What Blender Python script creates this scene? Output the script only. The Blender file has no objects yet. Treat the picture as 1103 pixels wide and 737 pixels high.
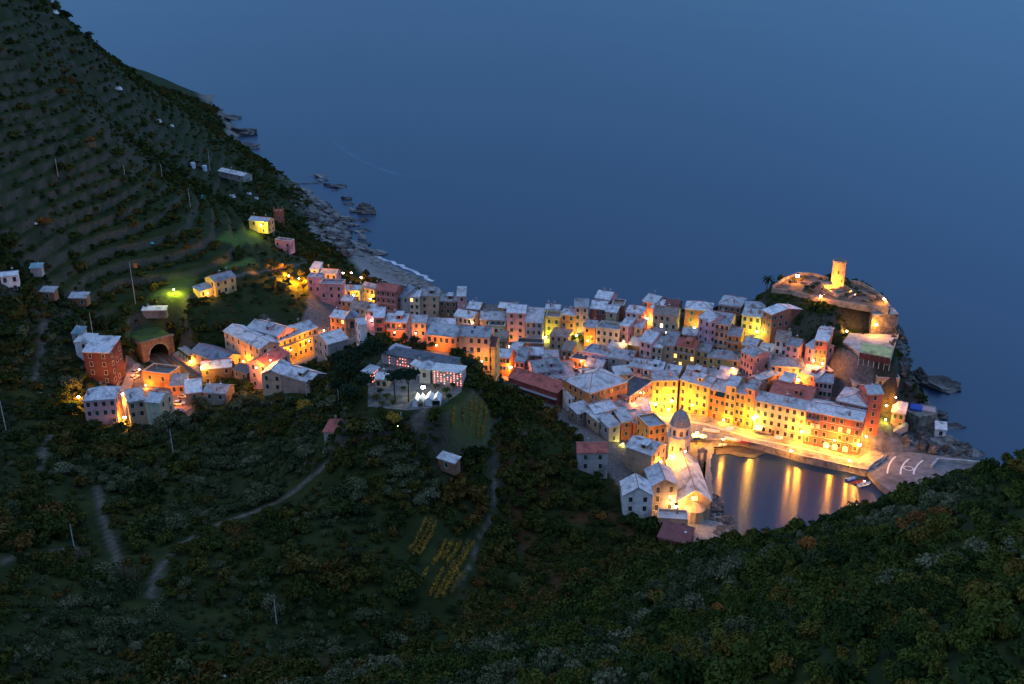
EXPO = 1.0
SUN_E = 0.02
SKY_ST = 0.15
SKY_EL = 6.0
SKY_ROT = 250.0
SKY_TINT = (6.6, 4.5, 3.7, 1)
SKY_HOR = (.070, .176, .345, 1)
LAMP_K = 27.0
OFF_K = 1.6
SEA_TX = .28
import bpy, math, random
import numpy as np
from mathutils import Vector
from mathutils.bvhtree import BVHTree
random.seed(7)
RNG = np.random.default_rng(11)
S = bpy.context.scene
COL = S.collection
# ------------------------------------------------------------------ camera
CAMH = 165.0
F = 1072.0
PIT = math.atan(428.5 / F)
SP, CP = math.sin(PIT), math.cos(PIT)
cam_d = bpy.data.cameras.new('camera')
cam_d.sensor_width = 36.0
cam_d.lens = 36.0 * F / 1103.0
cam_d.clip_start = 1.0
cam_d.clip_end = 60000.0
cam = bpy.data.objects.new('camera', cam_d)
cam.location = (0, 0, CAMH)
cam.rotation_euler = (math.pi / 2 - PIT, 0, 0)
COL.objects.link(cam)
S.camera = cam


def tt(py):
    v = (py - 368.5) / F
    return (SP + v * CP) / (CP - v * SP)


def at_y(px, py, Y):
    v = (py - 368.5) / F
    return ((px - 551.5) / F * Y / (CP - v * SP), Y, CAMH - Y * tt(py))


def at_z(px, py, z):
    return at_y(px, py, (CAMH - z) / tt(py))


def project(x, y, z):
    dz = z - CAMH
    f = y * CP - dz * SP
    u = y * SP + dz * CP
    return 551.5 + F * x / f, 368.5 - F * u / f


# ------------------------------------------------------------------ terrain
CTRL = []


def cz(px, py, z):
    CTRL.append(at_z(px, py, z))


def cy(px, py, Y):
    CTRL.append(at_y(px, py, Y))


for a in [(0, 0, 480), (60, 8, 560), (150, 90, 650), (200, 120, 700), (100, 100, 520), (0, 100, 420), (0, 200, 370), (0, 300, 330),
          (0, 345, 318), (0, 400, 300), (0, 450, 270), (100, 200, 420), (200, 200, 500), (200, 150, 600), (200, 250, 420), (100, 300, 372),
          (100, 340, 350), (200, 335, 360), (300, 250, 500), (300, 200, 640), (300, 300, 405), (240, 312, 380), (300, 335, 375),
          (0, 500, 235), (0, 550, 215), (0, 600, 180), (0, 650, 165), (0, 737, 135), (100, 737, 140), (100, 600, 200), (100, 500, 250),
          (200, 737, 150), (200, 650, 185), (200, 600, 203), (200, 500, 262), (330, 720, 165), (330, 600, 205), (330, 520, 245), (330, 462, 276),
          (450, 450, 262), (450, 500, 246), (450, 550, 231), (450, 600, 215), (450, 650, 197), (430, 700, 180), (250, 460, 282),
          (550, 500, 262), (550, 550, 247), (550, 600, 231), (550, 650, 214), (620, 520, 262), (640, 560, 250), (600, 600, 233), (630, 620, 226),
          (1103, 499, 150), (1000, 532, 165), (900, 566, 175), (820, 586, 178), (760, 597, 178), (700, 622, 172), (640, 652, 165), (540, 692, 150), (440, 727, 135),
          (1103, 737, 60), (1103, 600, 105), (820, 737, 75), (820, 650, 125), (550, 737, 98), (960, 600, 130), (700, 700, 120), (1103, 540, 128), (680, 660, 147)]:
    cy(*a)
for a in [(130, 450, 20), (200, 440, 20), (100, 405, 24), (200, 400, 22), (150, 400, 20), (60, 440, 25), (270, 415, 22), (300, 390, 20), (350, 355, 21), (350, 320, 25), (350, 300, 20), (350, 285, 13),
          (420, 357, 17), (420, 330, 17), (420, 310, 9), (400, 290, 3), (380, 262, 3), (350, 222, 3), (330, 250, 14),
          (480, 378, 12), (480, 350, 15), (480, 325, 12), (560, 395, 10), (560, 370, 13), (560, 350, 15), (560, 332, 13),
          (640, 400, 10), (640, 370, 14.5), (640, 350, 18), (640, 330, 22), (760, 447, 3), (760, 400, 12), (760, 370, 18), (760, 350, 23), (760, 335, 27),
          (700, 335, 22), (850, 480, 2.6), (850, 430, 10), (850, 400, 17), (850, 370, 24), (850, 345, 31), (850, 314, 37.5), (890, 318, 37.5), (930, 330, 36), (900, 304, 37),
          (900, 342, 33), (860, 335, 35), (925, 345, 30), (940, 375, 27), (960, 362, 28), (955, 407, 16), (990, 440, 8), (990, 476, 3.5), (920, 490, 2.6), (930, 440, 11), (910, 410, 15),
          (690, 450, 4), (620, 420, 8), (620, 440, 10), (735, 520, 3.5), (740, 570, 3), (720, 470, 3.2), (690, 500, 6), (665, 480, 9), (640, 505, 14), (690, 560, 6), (690, 592, 6),
          (440, 440, 42), (400, 440, 41), (490, 425, 41), (440, 385, 42.5), (490, 400, 41), (400, 385, 42), (370, 430, 37), (390, 360, 33),
          (505, 398, 38), (560, 439, 26), (620, 476, 17.5), (680, 531, 8.5), (340, 430, 30), (320, 400, 26)]:
    cz(*a)
# hidden ground behind the near right hill and behind the cemetery spur
for a in [(40, 235, 8), (70, 225, 12), (110, 215, 18), (20, 225, 14), (0, 215, 19), (-20, 205, 22), (140, 190, 25),
          (-5, 345, 12), (10, 318, 13), (-55, 355, 16), (-90, 350, 19),
          (0, 30, 118), (15, 62, 98), (-40, 60, 92), (-100, 60, 85), (120, 20, 150), (-180, 100, 70), (200, 60, 125), (200, 140, 85), (-330, 450, 190), (-330, 600, 170), (-300, 300, 110), (-300, 200, 75),
          (58, 398, 13), (82, 397, 15), (105, 394, 19), (35, 405, 9), (120, 408, 16), (-300, 1000, 14), (-330, 1000, 28), (-280, 930, 14), (-310, 930, 26), (-262, 880, 12), (-290, 880, 28), (-250, 840, 14), (-270, 840, 29), (-320, 800, 90), (-250, 790, 36), (-400, 900, 110), (-360, 1000, 40)]:
    CTRL.append(a)
CT = np.array(CTRL, float)


def tps_fit(P):
    n = len(P)
    xy = P[:, :2] / 100.0
    d2 = ((xy[:, None] - xy[None]) ** 2).sum(-1)
    K = np.where(d2 > 0, d2 * np.log(np.maximum(d2, 1e-12)) * .5, 0)
    K += np.eye(n) * 0.004
    A = np.zeros((n + 3, n + 3))
    A[:n, :n] = K
    A[:n, n] = 1
    A[:n, n + 1:] = xy
    A[n, :n] = 1
    A[n + 1:, :n] = xy.T
    b = np.zeros(n + 3)
    b[:n] = P[:, 2]
    return np.linalg.solve(A, b), xy


TW, TXY = tps_fit(CT)


def tps_eval(x, y):
    sh = x.shape
    q = np.stack([x.ravel(), y.ravel()], 1) / 100.0
    out = np.empty(len(q))
    n = len(TXY)
    for i in range(0, len(q), 20000):
        s = q[i:i + 20000]
        d2 = ((s[:, None] - TXY[None]) ** 2).sum(-1)
        K = d2 * np.log(np.maximum(d2, 1e-12)) * .5
        out[i:i + 20000] = K @ TW[:n] + TW[n] + s @ TW[n + 1:]
    return out.reshape(sh)


def vnoise(x, y, seed=0):
    """smooth value noise, -1..1"""
    def hsh(i, j):
        h = np.sin(i * 127.1 + j * 311.7 + seed * 74.7) * 43758.5453
        return (h - np.floor(h)) * 2 - 1
    i, j = np.floor(x), np.floor(y)
    fx, fy = x - i, y - j
    fx, fy = fx * fx * (3 - 2 * fx), fy * fy * (3 - 2 * fy)
    return (hsh(i, j) * (1 - fx) + hsh(i + 1, j) * fx) * (1 - fy) + (hsh(i, j + 1) * (1 - fx) + hsh(i + 1, j + 1) * fx) * fy


def fbm(x, y, o=4, seed=0):
    s, a, t = 0, 1, 0
    for k in range(o):
        s = s + a * vnoise(x * 2 ** k, y * 2 ** k, seed + k)
        t += a
        a *= .5
    return s / t


# land outline at sea level: (pixel) for what shows, world for what is hidden
COAST = [(-700, 1300), (-360, 1250)]
COAST += [at_z(px, py, 0)[:2] for px, py in
          [(225, 118), (247, 125), (240, 131), (264, 144), (250, 152), (268, 166), (290, 184), (310, 198), (325, 208), (345, 217), (362, 226), (375, 240), (372, 252),
           (388, 268), (405, 277), (425, 287), (445, 296), (465, 305), (490, 322), (520, 335), (560, 345), (600, 346), (660, 346), (720, 346), (780, 346), (840, 345), (900, 345), (945, 350),
           (972, 370), (980, 392), (984, 405), (996, 430), (1008, 445), (1016, 468), (1040, 482), (1064, 490), (1040, 497), (1000, 490), (950, 492), (934, 498),
           (905, 502.5), (865, 494.5), (819, 482), (790, 478), (768, 484), (765, 500), (768, 530), (778, 556), (790, 582)]]
COAST += [(70, 257), (100, 254), (140, 245), (220, 215), (420, 120), (420, -50), (-700, -50)]
CO = np.array(COAST, float)


def seg_dist(x, y, poly, closed=True):
    d = np.full(x.shape, 1e9)
    n = len(poly)
    for i in range(n if closed else n - 1):
        a, b = poly[i], poly[(i + 1) % n]
        vx, vy = b[0] - a[0], b[1] - a[1]
        L = vx * vx + vy * vy + 1e-9
        t = np.clip(((x - a[0]) * vx + (y - a[1]) * vy) / L, 0, 1)
        d = np.minimum(d, np.hypot(x - a[0] - t * vx, y - a[1] - t * vy))
    return d


def inside(x, y, poly):
    c = np.zeros(x.shape, bool)
    n = len(poly)
    for i in range(n):
        (x1, y1), (x2, y2) = poly[i][:2], poly[(i + 1) % n][:2]
        if y1 == y2:
            continue
        c ^= ((y1 > y) != (y2 > y)) & (x < (x2 - x1) * (y - y1) / (y2 - y1) + x1)
    return c


def pz(pts, z):
    return [at_z(px, py, z)[:2] for px, py in pts]


GX = np.concatenate([np.arange(-420, -330, 4.0), np.arange(-330, 215, 1.25), np.arange(215, 420, 8.0)])
GY = np.concatenate([np.arange(30, 720, 1.25), np.arange(720, 1200, 4.0)])
XX, YY = np.meshgrid(GX, GY)
ZZ = tps_eval(XX, YY)
BASE_HILL = ((XX < -70) & (YY > 320)).astype(float)
# dry-stone terraces on the left hillside
TER = np.clip((ZZ - 30) / 8, 0, 1) * np.clip((-XX - 95) / 25, 0, 1) * np.clip((YY - 325) / 20, 0, 1) * np.clip((720 - YY) / 60, 0, 1)
TER *= np.clip(1.25 + 1.6 * fbm(XX / 60, YY / 60, 2, 5), 0, 1)
q = ZZ / 4.6 + .35 * fbm(XX / 40, YY / 40, 3, 9)
fr = q - np.floor(q)
FR = fr.copy()
stp = np.clip((fr - .6) / .3, 0, 1)
ZT = ZZ + ((np.floor(q) + stp * stp * (3 - 2 * stp)) - q) * 4.6 * .85
ZZ = ZZ * (1 - TER) + ZT * TER
# gentler terraces on the spur below the cemetery
T2 = inside(XX, YY, pz([(470, 440), (520, 420), (640, 520), (690, 590), (600, 620), (460, 640), (430, 560)], 25)).astype(float)
q = ZZ / 2.2 + .4 * fbm(XX / 30, YY / 30, 3, 29)
fr = q - np.floor(q)
stp = np.clip((fr - .6) / .4, 0, 1)
ZZ = ZZ + T2 * .7 * ((np.floor(q) + stp * stp * (3 - 2 * stp)) - q) * 2.2
town = inside(XX, YY, [at_z(300, 420, 20)[:2], at_z(350, 300, 20)[:2], at_z(480, 318, 12)[:2], at_z(700, 330, 22)[:2], at_z(830, 345, 31)[:2], at_z(930, 430, 10)[:2], at_z(960, 492, 3)[:2], at_z(760, 570, 3)[:2], at_z(690, 560, 5)[:2], at_z(560, 430, 12)[:2]]) \
    | inside(XX, YY, pz([(92, 462), (122, 440), (138, 392), (150, 390), (205, 425), (212, 452)], 20))
NOI = (1 - town) * np.clip((ZZ - 1) / 5, 0, 1)
ZZ = ZZ + NOI * (1.0 * fbm(XX / 14, YY / 14, 4, 3) + .35 * fbm(XX / 3.5, YY / 3.5, 2, 17))
INS = inside(XX, YY, COAST)
SD = seg_dist(XX, YY, COAST)
cliff = fbm(XX / 9, YY / 9, 3, 41)
lim_in = .4 + SD * (1.15 + .55 * cliff) + .6 * cliff
PLANE = inside(XX, YY, pz([(690, 440), (960, 500), (945, 520), (760, 476), (690, 470)], 3))
ZZ = np.where(INS, np.where(PLANE, np.clip(ZZ, 1.6, 3.4), np.minimum(np.maximum(ZZ, .5), np.maximum(lim_in, .35))), -np.minimum(.4 + SD * .6, 12))
CASTLE = [(826, 316), (851, 321), (881, 330), (912, 335), (940, 338), (962, 338), (955, 323), (940, 312), (926, 304), (908, 302), (893, 300), (877, 295), (860, 294), (842, 301)]
# level beds for the paved squares
for pts, z in [([(690, 452), (725, 440), (960, 492), (935, 502), (865, 491), (820, 479), (740, 479)], 2.3),
               (CASTLE, 36.6),
       ([(343, 484), (347, 460), (380, 460), (382, 486)], 30.5),
       ([(904, 374), (912, 357), (970, 360), (964, 391), (926, 384)], 27.4),
       ([(976, 455), (1009, 452), (1013, 470), (974, 474)], 1.8),
       ([(150, 392), (157, 376), (194, 366), (191, 381), (230, 418), (203, 431)], 19.3),
       ([(372, 446), (384, 400), (420, 372), (480, 376), (505, 392), (502, 425), (480, 442)], 42.0)]:
    P = pz(pts, z)
    m = inside(XX, YY, P)
    w = np.clip(1 - seg_dist(XX, YY, P) / 5, 0, 1)
    w = np.where(m, 1, w) * INS
    ZZ = ZZ * (1 - w) + z * w


def H(x, y):
    i = int(np.searchsorted(GX, x)) - 1
    j = int(np.searchsorted(GY, y)) - 1
    i = min(max(i, 0), len(GX) - 2)
    j = min(max(j, 0), len(GY) - 2)
    fx = (x - GX[i]) / (GX[i + 1] - GX[i])
    fy = (y - GY[j]) / (GY[j + 1] - GY[j])
    return float((ZZ[j, i] * (1 - fx) + ZZ[j, i + 1] * fx) * (1 - fy) + (ZZ[j + 1, i] * (1 - fx) + ZZ[j + 1, i + 1] * fx) * fy)


def HV(x, y):
    i = np.clip(np.searchsorted(GX, x) - 1, 0, len(GX) - 2)
    j = np.clip(np.searchsorted(GY, y) - 1, 0, len(GY) - 2)
    fx = (x - GX[i]) / (GX[i + 1] - GX[i])
    fy = (y - GY[j]) / (GY[j + 1] - GY[j])
    return (ZZ[j, i] * (1 - fx) + ZZ[j, i + 1] * fx) * (1 - fy) + (ZZ[j + 1, i] * (1 - fx) + ZZ[j + 1, i + 1] * fx) * fy


def hit(px, py, h=0.0, y0=300.0, y1=1100.0):
    """the point on the line of sight that is h above the ground"""
    t = tt(py)
    v = (py - 368.5) / F
    k = (px - 551.5) / F / (CP - v * SP)
    Y = y0
    prev = None
    while Y < y1:
        g = CAMH - Y * t - H(k * Y, Y) - h
        if g <= 0:
            if prev is not None:
                Y = Y - .5 * (-g) / (prev - g + 1e-9)
            break
        prev = g
        Y += .5
    return (k * Y, Y, CAMH - Y * t)


# ------------------------------------------------------------------ materials
MATS = {}


def lin(c):
    return tuple(((v / 12.92) if v <= .04045 else ((v + .055) / 1.055) ** 2.4) for v in c)


def newmat(name):
    m = bpy.data.materials.new(name)
    m.use_nodes = True
    nt = m.node_tree
    return m, nt, nt.nodes, nt.links, nt.nodes['Principled BSDF']


def noise_mat(name, c1, c2, scale, rough=.85, c3=None, scale2=None, bump=0.0, rnd=0.0, spec=.2, lo=.35, hi=.65, coord='Object', bscale=None, detail=5):
    """two- or three-tone mottled surface"""
    if name in MATS:
        return MATS[name]
    m, nt, N, L, B = newmat(name)
    tc = N.new('ShaderNodeTexCoord')
    n1 = N.new('ShaderNodeTexNoise')
    n1.inputs['Scale'].default_value = scale
    n1.inputs['Detail'].default_value = detail
    n1.inputs['Roughness'].default_value = .65
    L.new(tc.outputs[coord], n1.inputs['Vector'])
    r = N.new('ShaderNodeValToRGB')
    r.color_ramp.elements[0].position = lo
    r.color_ramp.elements[1].position = hi
    r.color_ramp.elements[0].color = (*c1, 1)
    r.color_ramp.elements[1].color = (*c2, 1)
    L.new(n1.outputs['Fac'], r.inputs['Fac'])
    out = r.outputs['Color']
    if c3 is not None:
        n2 = N.new('ShaderNodeTexNoise')
        n2.inputs['Scale'].default_value = scale2
        n2.inputs['Detail'].default_value = 4
        L.new(tc.outputs[coord], n2.inputs['Vector'])
        r2 = N.new('ShaderNodeValToRGB')
        r2.color_ramp.elements[0].position = .5
        r2.color_ramp.elements[1].position = .68
        L.new(n2.outputs['Fac'], r2.inputs['Fac'])
        mx = N.new('ShaderNodeMix')
        mx.data_type = 'RGBA'
        L.new(r2.outputs['Color'], mx.inputs[0])
        L.new(out, mx.inputs[6])
        mx.inputs[7].default_value = (*c3, 1)
        out = mx.outputs[2]
    if rnd:
        oi = N.new('ShaderNodeObjectInfo')
        mp = N.new('ShaderNodeMapRange')
        mp.inputs['To Min'].default_value = 1 - rnd
        mp.inputs['To Max'].default_value = 1 + rnd
        L.new(oi.outputs['Random'], mp.inputs['Value'])
        hs = N.new('ShaderNodeHueSaturation')
        L.new(mp.outputs[0], hs.inputs['Value'])
        L.new(out, hs.inputs['Color'])
        out = hs.outputs['Color']
    L.new(out, B.inputs['Base Color'])
    B.inputs['Roughness'].default_value = rough
    B.inputs['Specular IOR Level'].default_value = spec
    if bump:
        bp = N.new('ShaderNodeBump')
        bp.inputs['Strength'].default_value = bump
        bp.inputs['Distance'].default_value = .3
        if bscale:
            n3 = N.new('ShaderNodeTexNoise')
            n3.inputs['Scale'].default_value = bscale
            L.new(tc.outputs[coord], n3.inputs['Vector'])
            L.new(n3.outputs['Fac'], bp.inputs['Height'])
        else:
            L.new(n1.outputs['Fac'], bp.inputs['Height'])
        L.new(bp.outputs[0], B.inputs['Normal'])
    MATS[name] = m
    return m


def emis_mat(name, col, st):
    if name in MATS:
        return MATS[name]
    m, nt, N, L, B = newmat(name)
    B.inputs['Base Color'].default_value = (*col, 1)
    B.inputs['Emission Color'].default_value = (*col, 1)
    B.inputs['Emission Strength'].default_value = st
    MATS[name] = m
    return m


# ------------------------------------------------------------------ mesh helpers
class MB:
    def __init__(s):
        s.v, s.f, s.m = [], [], []

    def add(s, vs, fs, m=0):
        o = len(s.v)
        s.v += [tuple(v) for v in vs]
        s.f += [tuple(i + o for i in f) for f in fs]
        s.m += [m] * len(fs)
        return s

    def box(s, x0, y0, z0, x1, y1, z1, m=0):
        return s.add([(x0, y0, z0), (x1, y0, z0), (x1, y1, z0), (x0, y1, z0), (x0, y0, z1), (x1, y0, z1), (x1, y1, z1), (x0, y1, z1)],
                     [(0, 3, 2, 1), (4, 5, 6, 7), (0, 1, 5, 4), (1, 2, 6, 5), (2, 3, 7, 6), (3, 0, 4, 7)], m)

    def slab(s, quad, t, m=0):
        """thin plate: 3 or 4 points of the top, thickness t downward"""
        n = len(quad)
        vs = [tuple(p) for p in quad] + [(p[0], p[1], p[2] - t) for p in quad]
        fs = [tuple(range(n)), tuple(range(2 * n - 1, n - 1, -1))] + [(i, i + n, (i + 1) % n + n, (i + 1) % n) for i in range(n)]
        return s.add(vs, fs, m)

    def prism(s, poly, z0, z1, m=0):
        n = len(poly)
        a = sum(poly[i][0] * poly[(i + 1) % n][1] - poly[(i + 1) % n][0] * poly[i][1] for i in range(n))
        if a < 0:
            poly = poly[::-1]
        vs = [(p[0], p[1], z0) for p in poly] + [(p[0], p[1], z1) for p in poly]
        fs = [tuple(range(n, 2 * n)), tuple(range(n - 1, -1, -1))] + [(i, (i + 1) % n, (i + 1) % n + n, i + n) for i in range(n)]
        return s.add(vs, fs, m)

    def tube(s, a, b, r0, r1=None, n=6, m=0, caps=True):
        r1 = r0 if r1 is None else r1
        a, b = Vector(a), Vector(b)
        d = (b - a).normalized()
        u = d.orthogonal().normalized()
        w = d.cross(u)
        vs = []
        for p, r in ((a, r0), (b, r1)):
            for i in range(n):
                t = 2 * math.pi * i / n
                vs.append(tuple(p + u * (r * math.cos(t)) + w * (r * math.sin(t))))
        fs = [(i, (i + 1) % n, (i + 1) % n + n, i + n) for i in range(n)]
        if caps:
            fs += [tuple(range(n - 1, -1, -1)), tuple(range(n, 2 * n))]
        return s.add(vs, fs, m)

    def lathe(s, prof, n=16, m=0, c=(0, 0, 0), ph=0.0):
        vs = []
        for r, z in prof:
            for i in range(n):
                t = 2 * math.pi * i / n + ph
                vs.append((c[0] + r * math.cos(t), c[1] + r * math.sin(t), c[2] + z))
        fs = []
        for k in range(len(prof) - 1):
            for i in range(n):
                fs.append((k * n + i, k * n + (i + 1) % n, (k + 1) * n + (i + 1) % n, (k + 1) * n + i))
        fs.append(tuple(range(n - 1, -1, -1)))
        fs.append(tuple(range((len(prof) - 1) * n, len(prof) * n)))
        return s.add(vs, fs, m)

    def mesh(s, name, mats, smooth=False):
        me = bpy.data.meshes.new(name)
        me.from_pydata(s.v, [], s.f)
        for mt in (mats if isinstance(mats, (list, tuple)) else [mats]):
            me.materials.append(mt)
        if len(set(s.m)) > 1 or (s.m and s.m[0]):
            me.polygons.foreach_set('material_index', s.m)
        if smooth:
            me.polygons.foreach_set('use_smooth', [True] * len(s.f))
        me.update()
        return me

    def obj(s, name, mats, parent=None, loc=None, rz=0, smooth=False):
        return link(name, s.mesh(name, mats, smooth), parent, loc, rz)


def link(name, me, parent=None, loc=None, rz=0):
    o = bpy.data.objects.new(name, me)
    COL.objects.link(o)
    if parent:
        o.parent = parent
    if loc:
        o.location = loc
    if rz:
        o.rotation_euler = (0, 0, rz)
    return o


def tag(o, label, cat, group=None):
    o['label'] = label
    o['category'] = cat
    if group:
        o['group'] = group
    return o


def struct(o, kind='structure'):
    o['kind'] = kind
    return o


def empty(name, loc, rz=0, label=None, cat=None, group=None):
    o = bpy.data.objects.new(name, None)
    o.empty_display_size = .5
    o.location = loc
    o.rotation_euler = (0, 0, rz)
    COL.objects.link(o)
    if label:
        tag(o, label, cat, group)
    return o


def copy_tree(o, parent=None):
    c = o.copy()
    COL.objects.link(c)
    if parent:
        c.parent = parent
    for ch in list(o.children):
        copy_tree(ch, c)
    return c


# ------------------------------------------------------------------ sky, sun
W = bpy.data.worlds.new('World')
S.world = W
W.use_nodes = True
WN, WL = W.node_tree.nodes, W.node_tree.links
SKYD = dict(elev=SKY_EL, rot=SKY_ROT, st=SKY_ST)
sky = WN.new('ShaderNodeTexSky')
sky.sky_type = 'NISHITA'
sky.sun_disc = False
sky.sun_elevation = math.radians(SKYD['elev'])
sky.sun_rotation = math.radians(SKYD['rot'])
sky.altitude = 50
sky.air_density = 1.0
sky.dust_density = 0.6
sky.ozone_density = 3.0
bg = WN['Background']
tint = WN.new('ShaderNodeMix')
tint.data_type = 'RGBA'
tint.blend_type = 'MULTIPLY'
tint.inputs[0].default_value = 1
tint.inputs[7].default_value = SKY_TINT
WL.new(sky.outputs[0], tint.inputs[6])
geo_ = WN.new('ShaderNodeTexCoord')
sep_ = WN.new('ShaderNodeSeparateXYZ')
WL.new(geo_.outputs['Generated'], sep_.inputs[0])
ramp_ = WN.new('ShaderNodeValToRGB')          # unseen sky, shaped brighter overhead to light the roofs, dark low for the sea
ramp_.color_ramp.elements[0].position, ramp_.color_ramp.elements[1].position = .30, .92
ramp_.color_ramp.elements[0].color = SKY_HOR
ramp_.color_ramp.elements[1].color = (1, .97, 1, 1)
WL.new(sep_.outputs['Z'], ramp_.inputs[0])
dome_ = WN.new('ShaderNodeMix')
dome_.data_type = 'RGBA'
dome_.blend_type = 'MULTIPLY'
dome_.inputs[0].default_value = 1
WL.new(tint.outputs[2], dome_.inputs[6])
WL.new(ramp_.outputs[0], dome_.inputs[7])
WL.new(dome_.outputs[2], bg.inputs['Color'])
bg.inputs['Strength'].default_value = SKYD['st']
sl = bpy.data.lights.new('sun', 'SUN')
sl.energy = SUN_E
sl.angle = math.radians(25)
sl.color = (1, .93, .86)
sun = bpy.data.objects.new('sun', sl)
# low in the sky behind the hill on the left, after sunset: only a faint glow from it
sun.rotation_euler = (math.radians(62), 0, math.radians(-160 + 180))
COL.objects.link(sun)
S.view_settings.view_transform = 'Standard'
S.view_settings.look = 'None'
S.view_settings.gamma = 1
S.view_settings.use_curve_mapping = False
S.view_settings.exposure = EXPO
S.cycles.use_denoising = True
S.cycles.max_bounces = 6
S.cycles.diffuse_bounces = 2
S.cycles.glossy_bounces = 2
S.cycles.transparent_max_bounces = 4
S.cycles.transmission_bounces = 2
S.cycles.caustics_reflective = False
S.cycles.caustics_refractive = False
S.cycles.sample_clamp_indirect = 6
S.cycles.use_light_tree = True

# ------------------------------------------------------------------ sea
SEA_A, SEA_B = (.005, .019, .046, 1), (.008, .029, .066, 1)


def sea_mat():
    m, nt, N, L, B = newmat('sea_water')
    tc = N.new('ShaderNodeTexCoord')
    mp = N.new('ShaderNodeMapping')
    mp.inputs['Scale'].default_value = (.004, .0016, 1)
    mp.inputs['Rotation'].default_value = (0, 0, .5)
    L.new(tc.outputs['Object'], mp.inputs[0])
    n = N.new('ShaderNodeTexNoise')
    n.inputs['Scale'].default_value = 1.0
    n.inputs['Detail'].default_value = 5
    L.new(mp.outputs[0], n.inputs['Vector'])
    r = N.new('ShaderNodeMapRange')
    r.inputs['To Min'].default_value = .27
    r.inputs['To Max'].default_value = .30
    L.new(n.outputs['Fac'], r.inputs['Value'])
    L.new(r.outputs[0], B.inputs['Roughness'])
    cr = N.new('ShaderNodeValToRGB')
    cr.color_ramp.elements[0].color = SEA_A
    cr.color_ramp.elements[1].color = SEA_B
    L.new(n.outputs['Fac'], cr.inputs[0])
    L.new(cr.outputs[0], B.inputs['Base Color'])
    B.inputs['IOR'].default_value = 1.33
    B.inputs['Specular IOR Level'].default_value = .8
    B.inputs['Anisotropic'].default_value = .8
    tg = N.new('ShaderNodeCombineXYZ')        # swell crests run across the cove
    tg.inputs[0].default_value = SEA_TX
    tg.inputs[1].default_value = .96
    L.new(tg.outputs[0], B.inputs['Tangent'])
    n2 = N.new('ShaderNodeTexNoise')
    n2.inputs['Scale'].default_value = .5
    n2.inputs['Detail'].default_value = 3
    L.new(tc.outputs['Object'], n2.inputs['Vector'])
    bp = N.new('ShaderNodeBump')
    bp.inputs['Strength'].default_value = .12
    bp.inputs['Distance'].default_value = .4
    L.new(n2.outputs['Fac'], bp.inputs['Height'])
    L.new(bp.outputs[0], B.inputs['Normal'])
    return m



seab = MB()
seab.add([(-20000, -400, 0), (20000, -400, 0), (20000, 30000, 0), (-20000, 30000, 0)], [(0, 1, 2, 3)])
struct(seab.obj('sea', sea_mat()))

# ------------------------------------------------------------------ ground mesh
def ground_mat():
    m, nt, N, L, B = newmat('hillside_ground')
    tc = N.new('ShaderNodeTexCoord')

    def noise(sc, det=5):
        n = N.new('ShaderNodeTexNoise')
        n.inputs['Scale'].default_value = sc
        n.inputs['Detail'].default_value = det
        n.inputs['Roughness'].default_value = .65
        L.new(tc.outputs['Object'], n.inputs['Vector'])
        return n

    def ramp(src, a, b, ca, cb):
        r = N.new('ShaderNodeValToRGB')
        r.color_ramp.elements[0].position, r.color_ramp.elements[1].position = a, b
        r.color_ramp.elements[0].color, r.color_ramp.elements[1].color = (*ca, 1), (*cb, 1)
        L.new(src, r.inputs[0])
        return r.outputs[0]

    def mix(f, a, b):
        x = N.new('ShaderNodeMix')
        x.data_type = 'RGBA'
        L.new(f, x.inputs[0])
        L.new(a, x.inputs[6])
        L.new(b, x.inputs[7])
        return x.outputs[2]
    grass = ramp(noise(.12).outputs[0], .35, .66, (.010, .019, .005), (.028, .036, .009))
    soil = ramp(noise(.8).outputs[0], .3, .7, (.014, .016, .007), (.034, .033, .014))
    veg = mix(ramp(noise(.05, 6).outputs[0], .56, .70, (0, 0, 0), (1, 1, 1)), grass, soil)
    stone = ramp(noise(1.6).outputs[0], .3, .7, (.026, .025, .017), (.080, .074, .054))
    geo = N.new('ShaderNodeNewGeometry')
    sx = N.new('ShaderNodeSeparateXYZ')
    L.new(geo.outputs['Normal'], sx.inputs[0])
    steep = ramp(sx.outputs['Z'], .62, .80, (1, 1, 1), (0, 0, 0))
    col = mix(steep, veg, stone)
    for nm, c1, c2, sc in [('z_town', (.07, .063, .06), (.16, .145, .135), .9), ('z_beach', (.13, .12, .115), (.30, .28, .26), 1.4), ('z_rock', (.05, .047, .044), (.24, .225, .21), .3),
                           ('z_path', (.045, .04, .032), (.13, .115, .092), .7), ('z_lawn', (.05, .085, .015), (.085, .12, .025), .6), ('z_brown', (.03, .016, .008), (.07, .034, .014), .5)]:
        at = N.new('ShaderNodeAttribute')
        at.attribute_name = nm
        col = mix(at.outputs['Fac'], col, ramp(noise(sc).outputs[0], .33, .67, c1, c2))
    L.new(col, B.inputs['Base Color'])
    B.inputs['Roughness'].default_value = .95
    B.inputs['Specular IOR Level'].default_value = .1
    bp = N.new('ShaderNodeBump')
    bp.inputs['Strength'].default_value = .6
    bp.inputs['Distance'].default_value = .35
    L.new(noise(1.1).outputs[0], bp.inputs['Height'])
    L.new(bp.outputs[0], B.inputs['Normal'])
    return m


def soft(poly, w=2.0):
    d = seg_dist(XX, YY, poly)
    return np.clip(np.where(inside(XX, YY, poly), .5 + d / w, .5 - d / w), 0, 1)


def line_w(pts, w):
    return np.clip(1.4 - seg_dist(XX, YY, pts, False) / w, 0, 1)


def ground_line(pts, y0=100):
    return [hit(px, py, 0, y0)[:2] for px, py in pts]


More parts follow.
